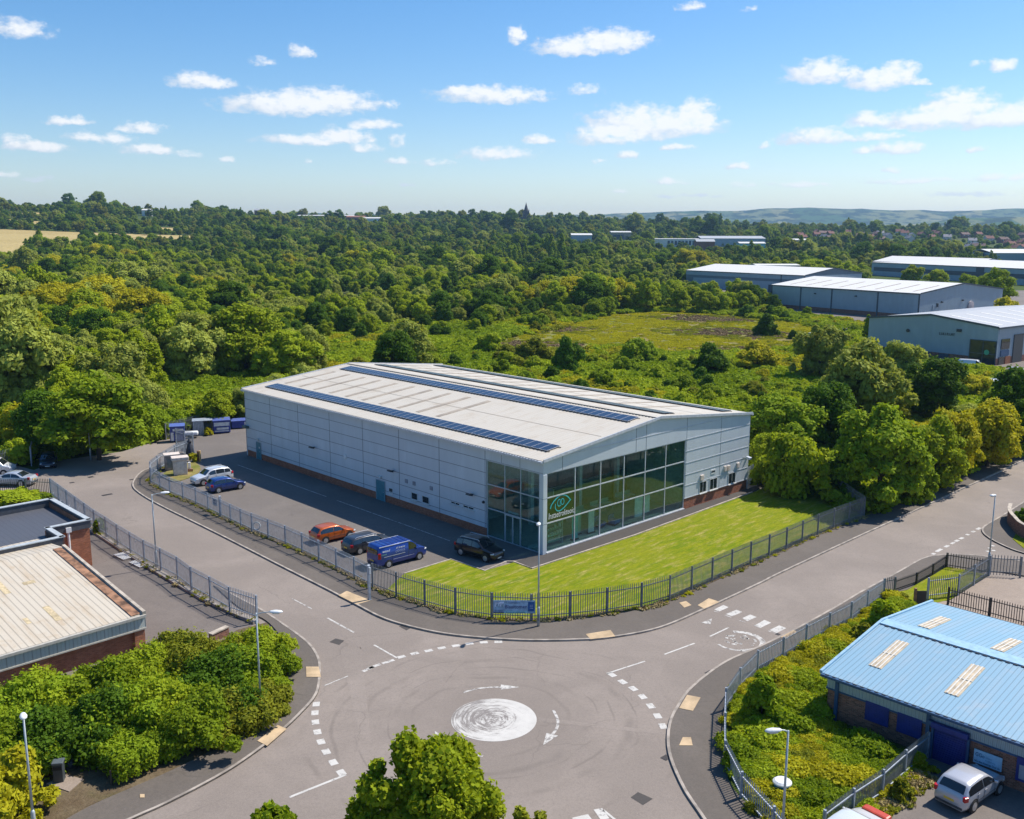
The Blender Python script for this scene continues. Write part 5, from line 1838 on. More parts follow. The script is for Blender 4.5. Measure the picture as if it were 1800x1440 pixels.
# brick garden wall at the right edge, low wall by the hedge
b = smooth(GL([(1775, 905), (1773, 916), (1781, 928), (1800, 944), (1860, 965), (1960, 985)]), .5)
o = thing('garden_wall', 'curved brown brick wall at the right edge beyond the side entrance', 'wall', b[0])
MB().strip(b, .12, -.12, 0.1, 1.35).build('brickwork', M['brick_d'], o, shift=b[0])
MB().strip(b, .17, -.17, 1.35, 1.42).build('coping', M['edging'], o, shift=b[0])
b = GL([(372, 1133), (402, 1119)])
o = thing('garden_wall', 'short low brick wall with pale coping behind the hedge', 'wall', b[0])
MB().strip(b, .15, -.15, 0, .62).build('brickwork', M['brick_d'], o, shift=b[0])
MB().strip(b, .2, -.2, .62, .70).build('coping', M['edging'], o, shift=b[0])
# gate door of rusty sheet and dark panel by the small lawn
p0, p1 = G(1600, 1062), G(1628, 1062)
o = thing('sheet_panel', 'dark sheet panel with a rusty post beside the end of the blue roof', 'panel', p0)
MB().bar((0.5, 0, .6), p1 - p0 + Vector((0, 0, .6)), .05, 1.2).build('sheet', M['blackfence'], o)
MB().box(.3, .48, -.06, .1, 0, 1.4).build('post', M['rust'], o)

# ---------------------------------------------------------------- lamp columns
def lamp(label, base, h, arm, armlen, style='arm', z=0.1):
    """arm: world direction angle (radians) of the outreach."""
    o = thing('street_lamp', label, 'street lamp', (base.x, base.y, z), arm, None)
    MB().lathe([(.10, 0), (.10, 1.35), (.065, 1.5)], 12).build('base_section', M['lampsteel'], o, smooth=True)
    MB().lathe([(.062, 1.45), (.045, h)], 10).build('column', M['lampsteel'], o, smooth=True)
    MB().obox((.098, 0, .7), .01, .12, .5).build('door', M['galv_d'], o)
    if style == 'arm':
        MB().tube([(0, 0, h - .06), (armlen * .5, 0, h + .02), (armlen, 0, h + .05)], .03).build('bracket', M['lampsteel'], o)
        L, x = .75, armlen
    else:
        MB().lathe([(.06, h - .05), (.07, h + .05)], 10).build('bracket', M['lampsteel'], o)
        L, x = .62, -.05
    b = MB()
    rings = []
    for k, (fx, w, t0, t1) in enumerate(((0, .06, -.02, .05), (.12, .11, -.05, .09), (.5, .17, -.07, .12), (.85, .14, -.06, .09), (1, .05, -.02, .03))):
        ring = []
        for q in range(10):
            a = 2 * math.pi * q / 10
            ring.append((x + L * fx, w * math.cos(a), h + .05 + (t1 if math.sin(a) > 0 else -t0) * math.sin(a)))
        rings.append(ring)
    vs = [p for r_ in rings for p in r_]
    fs = [(i * 10 + k, i * 10 + (k + 1) % 10, (i + 1) * 10 + (k + 1) % 10, (i + 1) * 10 + k) for i in range(4) for k in range(10)]
    fs += [tuple(range(9, -1, -1)), tuple(40 + k for k in range(10))]
    l = b.add(vs, fs).build('lantern', M['lampwhite'], o, smooth=True)
    MB().obox((x + L * .5, 0, h - .02), L * .5, .2, .05).build('lens', plain('lamp_lens', (.5, .52, .5), .1), l)
    return o


lamp('street lamp on the roundabout pavement in front of the lawn and banner', G(948, 1103), 7.65, R(-100), .1, 'top')
lamp('street lamp with a long arm beside the hedge and buff kerb slab', G(462, 1268), 6.5, R(2), .75)
p = G(265, 873, 6.4); lamp('street lamp standing behind the left fence, arm over the road', Vector((p.x + .12, p.y, 0)), 6.35, R(20), .65)
p = G(43, 1262, 6.3); lamp('street lamp at the lower left, rising past the yellow green bush', Vector((p.x, p.y, 0)), 6.25, R(-60), .1, 'top')
p = G(1750, 870, 6.4); lamp('street lamp by the side entrance at the right, behind the pale railed fence', Vector((p.x, p.y, 0)), 6.4, R(200), .1, 'top')
p = G(1388, 1284, 6.4); lamp('street lamp in the weedy corner with its arm to the left', Vector((p.x, p.y, 0)), 6.35, R(188), .32)
p = G(160, 812); lamp('street lamp in the shade of the big tree by the dark parked car', p, 5.5, R(15), .1, 'top', 0)
p = G(1713, 812); lamp('street lamp half hidden in the roadside trees at the right', p, 7.2, R(-20), .8)
# small litter of the street: yellow band on a column
p = G(462, 1268)

# ---------------------------------------------------------------- banner on the fence
A, B = G(869, 1093.5, 0), G(942, 1093.5, 0)
A.y -= .10; B.y -= .10
L = (B - A).length
o = thing('banner', 'printed blue and white banner tied to the dark fence beside the lamp column', 'banner', (A.x, A.y, .1), math.atan2(B.y - A.y, B.x - A.x))
z0, z1 = .62, 1.62
MB().box(0, L, -.03, -.012, z0, z1).build('sheet', plain('banner_pale_blue', (0.30, 0.45, 0.60), .6, var=.25, scale=2), o)
BM = lambda x, z: Matrix.Translation((x, -.045, z)) @ Matrix.Rotation(R(90), 4, 'X')
MB().box(L * .83, L * .985, -.04, -.031, .78, 1.5).build('blue_panel', plain('banner_deep_blue', (0.01, 0.10, 0.32), .6), o)
MB().box(0.02, L * .25, -.04, -.031, .62, .70).build('dark_strip', M['dark'], o)
MB().box(L * .26, L * .82, -.04, -.031, .63, .82).build('pale_strip', plain('banner_aqua', (0.30, 0.58, 0.66), .6), o)
MB().box(L * .03, L * .25, -.036, -.031, 1.12, 1.5).build('picture', plain('banner_white_blue', (0.55, 0.62, 0.75), .6, var=.4, scale=5), o)
ink = plain('banner_ink', (0.02, 0.03, 0.17), .6)
text_mesh('lettering', 'Blauitomen', .42, ink, o, BM(L * .28, 1.0), width=L * .53)
text_mesh('lettering', 'L.Ludtheatom', .17, ink, o, BM(L * .32, 1.38), width=L * .32)
text_mesh('lettering', 'Ssi-weuter', .17, ink, o, BM(L * .03, .76), width=L * .2)
text_mesh('lettering', 'Ronde tis nod betule', .15, plain('banner_teal_ink', (0.02, 0.2, 0.3), .6), o, BM(L * .3, .66), width=L * .46)
text_mesh('lettering', 'All.K', .42, plain('banner_teal_ink', (0.02, 0.2, 0.3), .6), o, BM(L * .05, 1.08), width=L * .2, shear=.3)
b = MB()
for i in range(3):
    b.box(L * .87, L * .95, -.045, -.04, 1.0 + i * .12, 1.03 + i * .12)
b.build('pale_strip', plain('banner_white_blue', (0.55, 0.62, 0.75), .6), o)
# white notice on the gate
p = G(381, 908)
o = thing('notice_board', 'white notice fixed to the fence next to the square gate post', 'notice', (p.x, p.y, .1), R(-42))
MB().box(-.45, .45, -.06, -.03, .9, 1.65).build('board', M['white'], o)
b = MB().box(-.3, .1, -.075, -.06, 1.35, 1.5).box(-.3, .25, -.075, -.06, 1.1, 1.2)
b.build('print', M['bluetrim'], o)
p = G(452, 936)
o = thing('tyre', 'pale ring lying against the long grey fence', 'tyre', (p.x - .1, p.y + .3, .4), 0)
b = MB()
ring = [(0.34 * math.cos(k * math.pi / 10), 0.34 * math.sin(k * math.pi / 10)) for k in range(21)]
b.tube([(x, .12 + z * .2, z) for x, z in ring], .06, 8)
b.build('ring', plain('pale_ring', (.5, .55, .55), .5), o)
for i, (x, y) in enumerate(((96, 870), (108, 885), (124, 893), (176, 925), (196, 930), (240, 957))):
    p = G(x, y + 22)
    o = thing('fence_disc', 'small white disc fixed to the left palisade fence', 'disc', (p.x + .1, p.y - .1, 1.3), R(-45), 'white discs on the left fence')
    MB().lathe([(0, 0), (.13, 0), (.13, .02), (0, .03)], 12, Matrix.Rotation(R(90), 4, 'X')).build('plate', M['white'], o)
    MB().box(-.03, .03, 0, .06, -.05, .05).build('clip', M['galv_d'], o)

# ---------------------------------------------------------------- yard objects
def container(label, base, rz, w, d, h, signs, lid=True, name='recycling_container'):
    o = thing(name, label, 'container', (base.x, base.y, .05), rz)
    MB().box(-w / 2, w / 2, -d / 2, d / 2, .12, h).build('body', M['blueplas'], o, bevel=.04)
    MB().slab([(-w / 2 - .05, -d / 2 - .08, h + .03), (w / 2 + .05, -d / 2 - .08, h + .03), (w / 2 + .05, d / 2 + .05, h + .16), (-w / 2 - .05, d / 2 + .05, h + .16)], .06).build('lid', plain('blue_lid', (0.10, 0.14, 0.38), .4), o)
    for x in (-w * .38, w * .38):
        MB().box(x - .1, x + .1, -d * .4, d * .4, 0, .12).build('skid', M['dark'], o)
    for x0, x1, z0, z1 in signs:
        MB().box(x0 * w, x1 * w, -d / 2 - .025, -d / 2 - .002, z0 * h, z1 * h).build('label_panel', M['white'], o)
    b = MB().box(-w * .3, w * .3, -d / 2 - .04, -d / 2 - .026, h * .47, h * .50)
    b.build('hatch_bar', M['bluetrim'], o)
    return o


container('upright blue recycling container with a white hatch, next to the white covered trailer', G(313, 778), R(18), 1.9, 1.5, 2.1, [(-.3, .42, .70, .84), (-.44, -.25, .0 + .08, .62)])
container('wide blue recycling container with two white panels', G(390, 763), R(20), 2.3, 1.7, 1.85, [(-.45, .45, .58, .86), (-.3, .4, .30, .48), (-.42, .42, .16, .24)])
container('low blue container half behind the warehouse corner', G(421, 755), R(20), 2.2, 1.4, 1.15, [(.3, .48, .5, .85)])
p = G(333, 773)
o = thing('covered_trailer', 'small trailer under a white cover before the upright blue container', 'trailer', (p.x, p.y, .05), R(15))
b = MB()
b.box(-1.2, 1.2, -.55, .55, .38, .9)
b.build('cover', M['white'], o, bevel=.18)
MB().box(-1.15, 1.15, -.5, .5, .26, .38).build('chassis', M['dark'], o)
for y in (-.55, .55):
    MB().lathe([(0, -.08), (.26, -.08), (.26, .08), (0, .08)], 14, Matrix.Translation((0.1, y, .26)) @ Matrix.Rotation(R(90), 4, 'X')).build('wheel', M['black'], o)
p = G(357, 768)
o = thing('steel_cage', 'grey steel bin store with one open side, between the two big blue containers', 'bin store', (p.x, p.y, .05), R(17))
b = MB()
for i in range(12):
    x = -1.2 + i * .2
    if i < 7:
        b.box(x, x + .15, -.03, .03, 0, 2.0)
b.build('front_sheet', M['galv'], o)
MB().box(-1.3, 1.3, 1.5, 1.56, 0, 2.0).box(-1.3, -1.24, 0, 1.5, 0, 2.0).box(1.24, 1.3, 0, 1.5, 0, 2).build('side_sheet', M['galv_d'], o)
MB().slab([(-1.35, -.1, 2.05), (1.35, -.1, 2.05), (1.35, 1.6, 2.12), (-1.35, 1.6, 2.12)], .06).build('roof', M['galv'], o)
p = G(318, 838)
o = thing('pale_cabinet', 'tall pinkish service cabinet with an overhanging top on the dry verge', 'cabinet', (p.x, p.y, .14), R(25))
MB().box(-.75, .75, -.55, .55, 0, 1.75).build('body', M['dirtywhite'], o, bevel=.03)
MB().box(-.95, .95, -.7, .65, 1.75, 2.1).build('top', M['dirtywhite'], o, bevel=.05)
b = MB()
for x in (-.36, .02):
    b.box(x, x + .34, -.575, -.552, .15, 1.6)
b.build('door', plain('pale_cabinet_door', (0.70, 0.62, 0.55), .6), o)
p = G(305, 829)
o = thing('pale_cabinet', 'lower weathered cabinet with a pale flat lid behind the tall pinkish one', 'cabinet', (p.x, p.y, .14), R(25))
MB().box(-.9, .7, -.6, .6, 0, 1.75).build('body', plain('weathered_cabinet', (0.33, 0.27, 0.25), .8, var=.3), o, bevel=.03)
MB().box(-1.0, .8, -.7, .7, 1.75, 1.88).build('lid', M['dirtywhite'], o)
MB().box(-.7, .5, -.62, -.6, .3, 1.4).build('door', M['galv_d'], o)
p = G(334, 833)
o = thing('pale_cabinet', 'little white box with rusty foot right of the tall pinkish cabinet', 'cabinet', (p.x, p.y, .14), R(25))
MB().box(-.15, .15, -.15, .15, .3, 1.1).build('body', M['white'], o, bevel=.03)
MB().box(-.25, .35, -.25, .25, 0, .3).build('foot', M['rust'], o)
for x, lab in ((349, 'dark stub post with peeling paint by the shade edge'), (352.5, 'yellow painted guard post by the shade edge')):
    p = G(x, 815)
    o = thing('guard_post', lab, 'bollard', (p.x, p.y, .05), 0)
    MB().lathe([(.12, 0), (.12, 1.35), (.05, 1.42)], 12).build('shaft', M['rust'] if x < 350 else plain('faded_yellow', (.55, .36, .14), .7), o)
    MB().box(-.2, .2, -.2, .2, 0, .03).build('base_plate', M['galv_d'], o)
# dark sack-like shape by the gate leaf
p = G(335, 806)
o = thing('covered_barrier', 'dark covered machine leaning at the open gate leaf', 'machine', (p.x, p.y, .05), R(20))
MB().lathe([(.0, 0), (.5, 0), (.55, .5), (.42, 1.1), (.2, 1.7), (.28, 2.0), (.1, 2.3), (0, 2.32)], 9).build('cover', plain('black_tarp', (.025, .03, .045), .6), o)
MB().box(-.6, .6, -.3, .3, 0, .08).build('base', M['dark'], o)
# wheelie bin and slab at the lower left
p = G(108, 1378)
o = thing('litter_bin', 'dark grey square litter bin on bare earth beside the hedge', 'bin', (p.x, p.y, .06), R(12))
MB().box(-.24, .24, -.24, .24, 0, 1.0).build('body', plain('bin_grey', (.05, .06, .065), .5), o, bevel=.03)
MB().box(-.28, .28, -.28, .28, 1.0, 1.14).build('hood', plain('bin_hood', (.09, .105, .11), .45), o, bevel=.04)
MB().box(-.2, .2, -.255, -.24, .72, .92).build('opening', M['black'], o)
b = MB()
p = G(118, 1385)
pp = [G(85, 1384), G(118, 1368), G(150, 1376), G(125, 1398)]
tag(b.prism([(q.x, q.y) for q in pp], .05, .1).build('concrete_slab', M['conc']), kind='structure')
p = G(125, 1352)
o = thing('rubbish_sack', 'dark rubbish sack on the bare earth behind the litter bin', 'sack', (p.x, p.y, .06))
MB().lathe([(0, 0), (.3, 0), (.36, .2), (.22, .42), (.07, .5), (.1, .58), (0, .58)], 9).build('sack', M['dark'], o)
MB().lathe([(.08, .48), (.08, .53)], 8).build('tie', M['white'], o)
# slatted pallets in the left yard
for px, lab in (((219, 983), 'white slatted pallet lying by the left fence, the nearer to the flat roofed block'), ((247, 996), 'white slatted pallet lying by the left fence, close to the lamp column')):
    p = G(*px)
    o = thing('pallet', lab, 'pallet', (p.x, p.y, .04), R(-42))
    b = MB()
    for i in range(7):
        b.box(-.95, .95, -.5 + i * .15, -.5 + i * .15 + .09, .1, .13)
    b.build('deck_board', M['white'], o)
    for x in (-.85, 0, .85):
        MB().box(x - .06, x + .06, -.5, .5, 0, .1).build('bearer', M['edging'], o)
# tub dumped in the weeds
p = G(1378, 1372, .8)
o = thing('plastic_tub', 'white and blue plastic tub dumped in the weeds behind the lamp column', 'tub', (p.x, p.y, .45), R(-15))
MB().lathe([(.0, 0), (.36, 0), (.45, .3), (0, .31)], 18).build('tub', plain('bright_blue_plastic', (.02, .22, .5), .4), o)
MB().lathe([(.0, .31), (.48, .31), (.47, .37), (.36, .45), (0, .47)], 18).build('lid', M['white'], o)
# odd box left standing by the entrance
p = G(937, 967)
o = thing('door_mat_box', 'small pale box on the ground by the glass corner', 'box', (p.x + .1, p.y + .6, .06), TH)
MB().box(-.5, .5, -.2, .2, 0, .16).build('body', M['white'], o, bevel=.02)
MB().box(-.52, .52, -.22, .22, .16, .19).build('lid', M['lampwhite'], o)
# ---------------------------------------------------------------- vehicles
TYPES = dict(
    hatch=dict(L=4.05, W=1.76, H=1.50, belt=.95, prof=[(0, .55), (.02, .70), (.07, .80), (.22, .93), (.265, .98), (.43, 1.42), (.52, 1.49), (.68, 1.5), (.84, 1.45), (.885, 1.38), (.965, 1.02), (1, .72)], ws=(.265, .43), rw=(.885, .965), cab=(.30, .93), split=(.58,)),
    estate=dict(L=4.6, W=1.82, H=1.5, belt=.95, prof=[(0, .55), (.02, .70), (.07, .80), (.2, .93), (.245, .98), (.39, 1.40), (.47, 1.47), (.7, 1.49), (.88, 1.42), (.915, 1.34), (.975, 1.0), (1, .70)], ws=(.245, .39), rw=(.915, .975), cab=(.28, .95), split=(.5, .74)),
    suv=dict(L=4.5, W=1.88, H=1.68, belt=1.06, prof=[(0, .62), (.02, .82), (.06, .92), (.21, 1.05), (.255, 1.09), (.40, 1.58), (.48, 1.66), (.7, 1.68), (.87, 1.60), (.905, 1.52), (.97, 1.12), (1, .8)], ws=(.255, .40), rw=(.905, .97), cab=(.29, .945), split=(.53, .76)),
    van=dict(L=5.1, W=1.98, H=1.96, belt=1.08, prof=[(0, .62), (.025, .86), (.06, 1.0), (.15, 1.16), (.175, 1.2), (.30, 1.80), (.36, 1.93), (.6, 1.96), (.95, 1.94), (.975, 1.86), (.99, 1.2), (1, .8)], ws=(.175, .30), rw=(.975, .99), cab=(.20, .40), split=(.40,)),
    sedan=dict(L=4.6, W=1.76, H=1.38, belt=.90, prof=[(0, .52), (.02, .68), (.08, .78), (.26, .88), (.31, .92), (.44, 1.30), (.53, 1.37), (.63, 1.36), (.70, 1.30), (.83, .98), (.96, .94), (1, .70)], ws=(.31, .44), rw=(.70, .83), cab=(.34, .80), split=(.58,)),
)


def carpaint(name, col, metal=0.3, rough=0.28):
    if name in MC:
        return MC[name]
    k = NT(name)
    MC[name] = k.done(k.bsdf(col, rough, metal, 0.5, coat=0.8))
    return MC[name]


M['carglass'] = NT('car_window_glass')
M['carglass'] = M['carglass'].done(M['carglass'].bsdf((0.012, 0.016, 0.02), 0.04, 0, 0.9, coat=0.5))
M['headlamp'] = plain('headlamp_glass', (.62, .66, .68), .1)
M['redlamp'] = plain('red_tail_lamp', (.45, .012, .015), .15)
M['rim'] = plain('alloy_rim', (.48, .49, .50), .3, .6)
M['plate_w'] = plain('white_number_plate', (.65, .65, .62), .5)
M['plate_y'] = plain('yellow_number_plate', (.70, .48, .05), .5)


def vehicle(label, cat, pos, rz, kind, paint, rails=False, name=None, z=0.055, scale=1.0, glass_dark=True, cargo=False):
    T = TYPES[kind]
    L, Wd, belt = T['L'] * scale, T['W'] * scale, T['belt'] * scale
    o = thing(name or {'van': 'van'}.get(kind, 'car'), label, cat, (pos[0], pos[1], z), rz)
    prof = [(a, b * scale) for a, b in T['prof']]
    keys = sorted(set([p[0] for p in prof] + [T['cab'][0], T['cab'][1], *T['split'], *[x + .012 for x in T['split']]] + [i / 20 for i in range(21)]))
    st = []
    for k in keys:
        if not st or k - st[-1] > .004:
            st.append(k)
    xs_, zs_ = [p[0] for p in prof], [p[1] for p in prof]

    def ring(s):
        zt = float(np.interp(s, xs_, zs_))
        w = Wd / 2 * float(np.interp(s, [0, .02, .07, .16, .85, .94, 1], [.70, .82, .93, 1, 1, .95, .84]))
        h = max(0, zt - belt)
        wr = w * (1 - (.20 if kind != 'van' else .10) * min(1, h / (.5 * scale)))
        b4 = min(belt, zt - .09)
        lo = (.24 if kind != 'suv' else .30) * scale
        x = L / 2 - s * L
        return [(x, 0, zt + .018), (x, wr * .62, zt + .012), (x, wr * .93, zt - .02), (x, wr, zt - .06), (x, w * .985, b4), (x, w, min(.62, b4 - .06)), (x, w * .985, min(.40, b4 - .14)), (x, w * .9, lo)]

    rings = []
    for s in st:
        h = ring(s)
        rings.append(h + [(p[0], -p[1], p[2]) for p in reversed(h[1:])])
    n = len(rings[0])
    b = MB()
    b.v = [p for r_ in rings for p in r_]
    for i in range(len(st) - 1):
        for k in range(n):
            k2 = (k + 1) % n
            b.f.append((i * n + k, (i + 1) * n + k, (i + 1) * n + k2, i * n + k2))
    b.f.append(tuple(range(n)))
    b.f.append(tuple((len(st) - 1) * n + k for k in reversed(range(n))))
    body = b.build('body', paint, o, smooth=True)
    body.data.polygons.foreach_set('use_smooth', [True] * len(body.data.polygons))
    lerp = lambda a, c, t_: tuple(a[q] + (c[q] - a[q]) * t_ for q in range(3))

    def ringat(s):
        return ring(s)

    def panel(name, s0, s1, kind_, sides=(1,), dz=.012):
        q = MB()
        m = 5
        ss = [s0 + (s1 - s0) * i / m for i in range(m + 1)]
        for side in sides:
            vs = []
            for s in ss:
                r_ = ringat(s)
                if kind_ == 'side':
                    a, c = lerp(r_[4], r_[3], .10), lerp(r_[4], r_[3], .92)
                    vs += [(a[0], (a[1] + dz) * side, a[2]), (c[0], (c[1] + dz) * side, c[2])]
                else:
                    nx = dz * (1 if kind_ == 'front' else -1)
                    for f in (-.86, -.4, 0, .4, .86):
                        yy = r_[2][1] * f
                        vs.append((r_[0][0] + nx, yy, (r_[0][2] if abs(f) < .7 else r_[2][2] + .02) + dz * .8))
            w = 2 if kind_ == 'side' else 5
            base = len(q.v)
            q.v += vs
            for i in range(m):
                for k in range(w - 1):
                    a = base + i * w + k
                    q.f.append((a, a + 1, a + 1 + w, a + w))
        return q.build(name, M['carglass'], o, smooth=True)

    w0, w1 = T['ws']
    panel('windscreen', w0 + .008, w1 - .006, 'front')
    if not cargo:
        panel('rear_window', T['rw'][0] + .002, T['rw'][1] - .006, 'rear')
    cuts = [T['cab'][0] + .03] + list(T['split']) + [T['cab'][1] - .02]
    for a, c in zip(cuts, cuts[1:]):
        if c - a > .03:
            for sd in (1, -1):
                panel('side_window', a + .008, c - .004, 'side', (sd,))
    for s in [T['cab'][0] + .02] + list(T['split'][:1]) + ([T['split'][1]] if len(T['split']) > 1 else [.72]):
        for sd in (1, -1):
            r_ = ring(s)
            q = MB()
            for a, c in ((r_[4], r_[5]), (r_[5], r_[6])):
                q.bar((a[0], (a[1] + .002) * sd, a[2]), (c[0], (c[1] + .002) * sd, c[2]), .014, .016)
            q.build('door_gap', M['black'], o)
    # wheels
    rw = (.33 if kind != 'suv' else .36) * scale
    for s in (.185, .80):
        for side in (1, -1):
            x = L / 2 - s * L
            MR = Matrix.Translation((x, side * (Wd / 2 - .10), rw)) @ Matrix.Rotation(R(-90 * side), 4, 'X')
            arch = MB().lathe([(0, .0), (rw * 1.16, .0), (rw * 1.16, .112), (0, .113)], 20, Matrix.Translation((x, side * (Wd / 2 - .10), rw + .02)) @ Matrix.Rotation(R(-90 * side), 4, 'X'))
            arch.build('wheel_arch', M['black'], o)
            w_ = MB().lathe([(0, -.1), (rw * .92, -.1), (rw, -.06), (rw, .09), (rw * .93, .125), (rw * .68, .125), (0, .12)], 22, MR).build('wheel', M['black'], o)
            r_ = MB().lathe([(0, .118), (rw * .66, .118), (rw * .66, .135), (rw * .56, .13), (rw * .2, .14), (0, .15)], 14, MR)
            r_.build('rim', M['rim'], w_)
    k = scale
    zf = float(np.interp(.045, xs_, zs_))
    for side in (1, -1):
        MB().obox((L / 2 - .052 * L, side * Wd * .375, zf - .10 * k), .30 * k, .30 * k, .11 * k, side * -.42, 0, -.1).build('headlight', M['headlamp'], o, bevel=.03)
        zr = float(np.interp(.985, xs_, zs_))
        zz = (belt - .08) if kind != 'van' else belt + .05
        MB().obox((-L / 2 + .035 * L, side * Wd * .43, zz), .26 * k, .17 * k, (.26 if kind != 'van' else .5) * k, side * .3).build('tail_light', M['redlamp'], o, bevel=.03)
        xm = L / 2 - (T['ws'][0] + .075) * L
        MB().obox((xm, side * (Wd / 2 + .09), belt + .07), .13, .2, .15, side * -.2).build('mirror', paint, o, bevel=.04)
        MB().obox((0, side * Wd * .497, belt - .42 * k), L * .42, .012, .03).build('side_moulding', M['trim'] if kind in ('van', 'sedan') else M['dark'], o)
        for hx in (-.02, -.2):
            if kind != 'van' or hx > -.1:
                MB().obox((L * hx - .05, side * (Wd * .497), belt - .1), .18, .03, .03).build('door_handle', paint, o)
    MB().obox((L / 2 - .035, 0, .43 * k), .08, Wd * .55, .12).build('grille', M['black'], o)
    MB().obox((L / 2 - .01, 0, .36 * k), .04, .5, .11).build('number_plate', M['plate_w'], o)
    MB().obox((-L / 2 + .02, 0, .62 * k), .05, .52, .12).build('number_plate', M['plate_y'], o)
    MB().obox((-L / 2 + .05, 0, .36 * k), .12, Wd * .8, .14).build('rear_bumper', M['dark'], o, bevel=.03)
    if rails:
        for side in (1, -1):
            zr = T['H'] * k
            MB().tube([(L * .12, side * Wd * .345, zr - .06), (L * .09, side * Wd * .345, zr + .04), (-L * .33, side * Wd * .345, zr + .02), (-L * .36, side * Wd * .345, zr - .08)], .022).build('roof_rail', M['trim'], o)
    return o


ang = lambda a, b: math.atan2((G(*b) - G(*a)).y, (G(*b) - G(*a)).x)
# direction across the bays: noses point to the warehouse wall
NOSE = TH + R(-3)
# car centres (ground), heading = direction of the nose
vehicle('orange hatchback parked nose to the warehouse', 'car', G(586, 950), NOSE, 'hatch', carpaint('orange_paint', (0.55, 0.115, 0.012)))
vehicle('dark grey estate car with bright roof rails between the orange car and blue van', 'car', G(648, 967), NOSE, 'estate', carpaint('charcoal_paint', (0.045, 0.048, 0.055)), rails=True)
vn = vehicle('blue panel van with small white lettering by the corner of the lawn', 'van', G(700, 988), NOSE, 'van', carpaint('royal_blue_paint', (0.012, 0.045, 0.26)), cargo=True)
T = TYPES['van']
b = MB()
for i in range(6):
    x = T['L'] * (.06 - .085 * i)
    b.box(x, x + .22, -.72, .72, 1.965, 1.985)
b.build('roof_rib', carpaint('royal_blue_paint', (0.012, 0.045, 0.26)), vn)
for s_ in (1, -1):
    b = MB().bar((T['L'] * .14, s_ * .90, 1.90), (-T['L'] * .47, s_ * .90, 1.90), .05, .05)
    b.build('roof_rail', M['trim'], vn)
    MB().obox((-T['L'] * .18, s_ * .988, 1.0), T['L'] * .42, .012, .03).build('side_moulding', M['trim'], vn)
VM = Matrix.Translation((-2.1, -.955, 1.42)) @ Matrix.Rotation(R(83), 4, 'X')
text_mesh('lettering', 'wtod', .26, M['logo_white'], vn, VM, shear=.3, width=.75)
VM = Matrix.Translation((-.75, -.955, 1.5)) @ Matrix.Rotation(R(83), 4, 'X')
text_mesh('lettering', 'il Intro', .22, M['logo_white'], vn, VM, shear=.3, width=.9)
VM = Matrix.Translation((-.8, -.968, 1.2)) @ Matrix.Rotation(R(83), 4, 'X')
text_mesh('lettering', '(GO)S', .26, plain('grey_lettering', (.3, .35, .5), .5), vn, VM, width=.95)
VM = Matrix.Translation((-2.2, -.968, 1.18)) @ Matrix.Rotation(R(83), 4, 'X')
text_mesh('lettering', 'nuet', .2, plain('green_lettering', (.2, .4, .3), .5), vn, VM, width=.5)
b = MB()
b.box(-T['L'] / 2 - .01, -T['L'] / 2 + .03, -.75, .75, 1.25, 1.7)
b.build('rear_window', M['carglass'], vn)
vehicle('black off-road car standing in the shade before the glass entrance', 'car', G(844, 979), R(-38), 'suv', carpaint('black_paint', (0.008, 0.008, 0.01)), rails=True)
vehicle('white crossover car parked with its nose to the fence', 'car', G(373, 851), TH + R(180), 'suv', carpaint('white_paint', (0.72, 0.73, 0.74)), rails=True)
vehicle('dark blue hatchback beside the white crossover', 'car', G(398, 864), NOSE, 'hatch', carpaint('deep_blue_paint', (0.012, 0.04, 0.20)))
vehicle('silver saloon car at the left edge on the yard road', 'car', G(22, 856), R(178), 'sedan', carpaint('silver_paint', (0.46, 0.49, 0.53)), z=.005, scale=1.12)
vehicle('dark blue car parked in tree shade at the yard corner', 'car', G(86, 822), R(-68), 'hatch', carpaint('navy_paint', (0.015, 0.022, 0.045)), z=.005)
vehicle('white van cut off by the left picture edge', 'van', G(-14, 838), R(10), 'van', carpaint('white_paint', (0.72, 0.73, 0.74)), z=.005, cargo=True)
vehicle('silver hatchback with red rear lamps parked at the blue shuttered workshop', 'car', G(1706, 1398), R(37), 'hatch', carpaint('light_silver_paint', (0.50, 0.50, 0.52)), z=.085)
vv = vehicle('white car with blue side and red front at the bottom edge by the fence', 'car', G(1560, 1428, .5) - 2.7 * (G(1550, 1412) - G(1500, 1446)).normalized(), ang((1500, 1446), (1550, 1412)), 'hatch', carpaint('clean_white_paint', (0.76, 0.76, 0.75)), z=.085)
b = MB()
TT = TYPES['hatch']
b.obox((TT['L'] / 2 - .20, 0, .72), .5, 1.35, .42)
b.build('red_front', plain('faded_red_paint', (.50, .06, .03), .4), vv, bevel=.1)
b = MB().obox((.55, -.86, .72), 1.9, .06, .5)
b.build('blue_side_panel', plain('bright_blue_paint', (.01, .16, .48), .35), vv, bevel=.02)
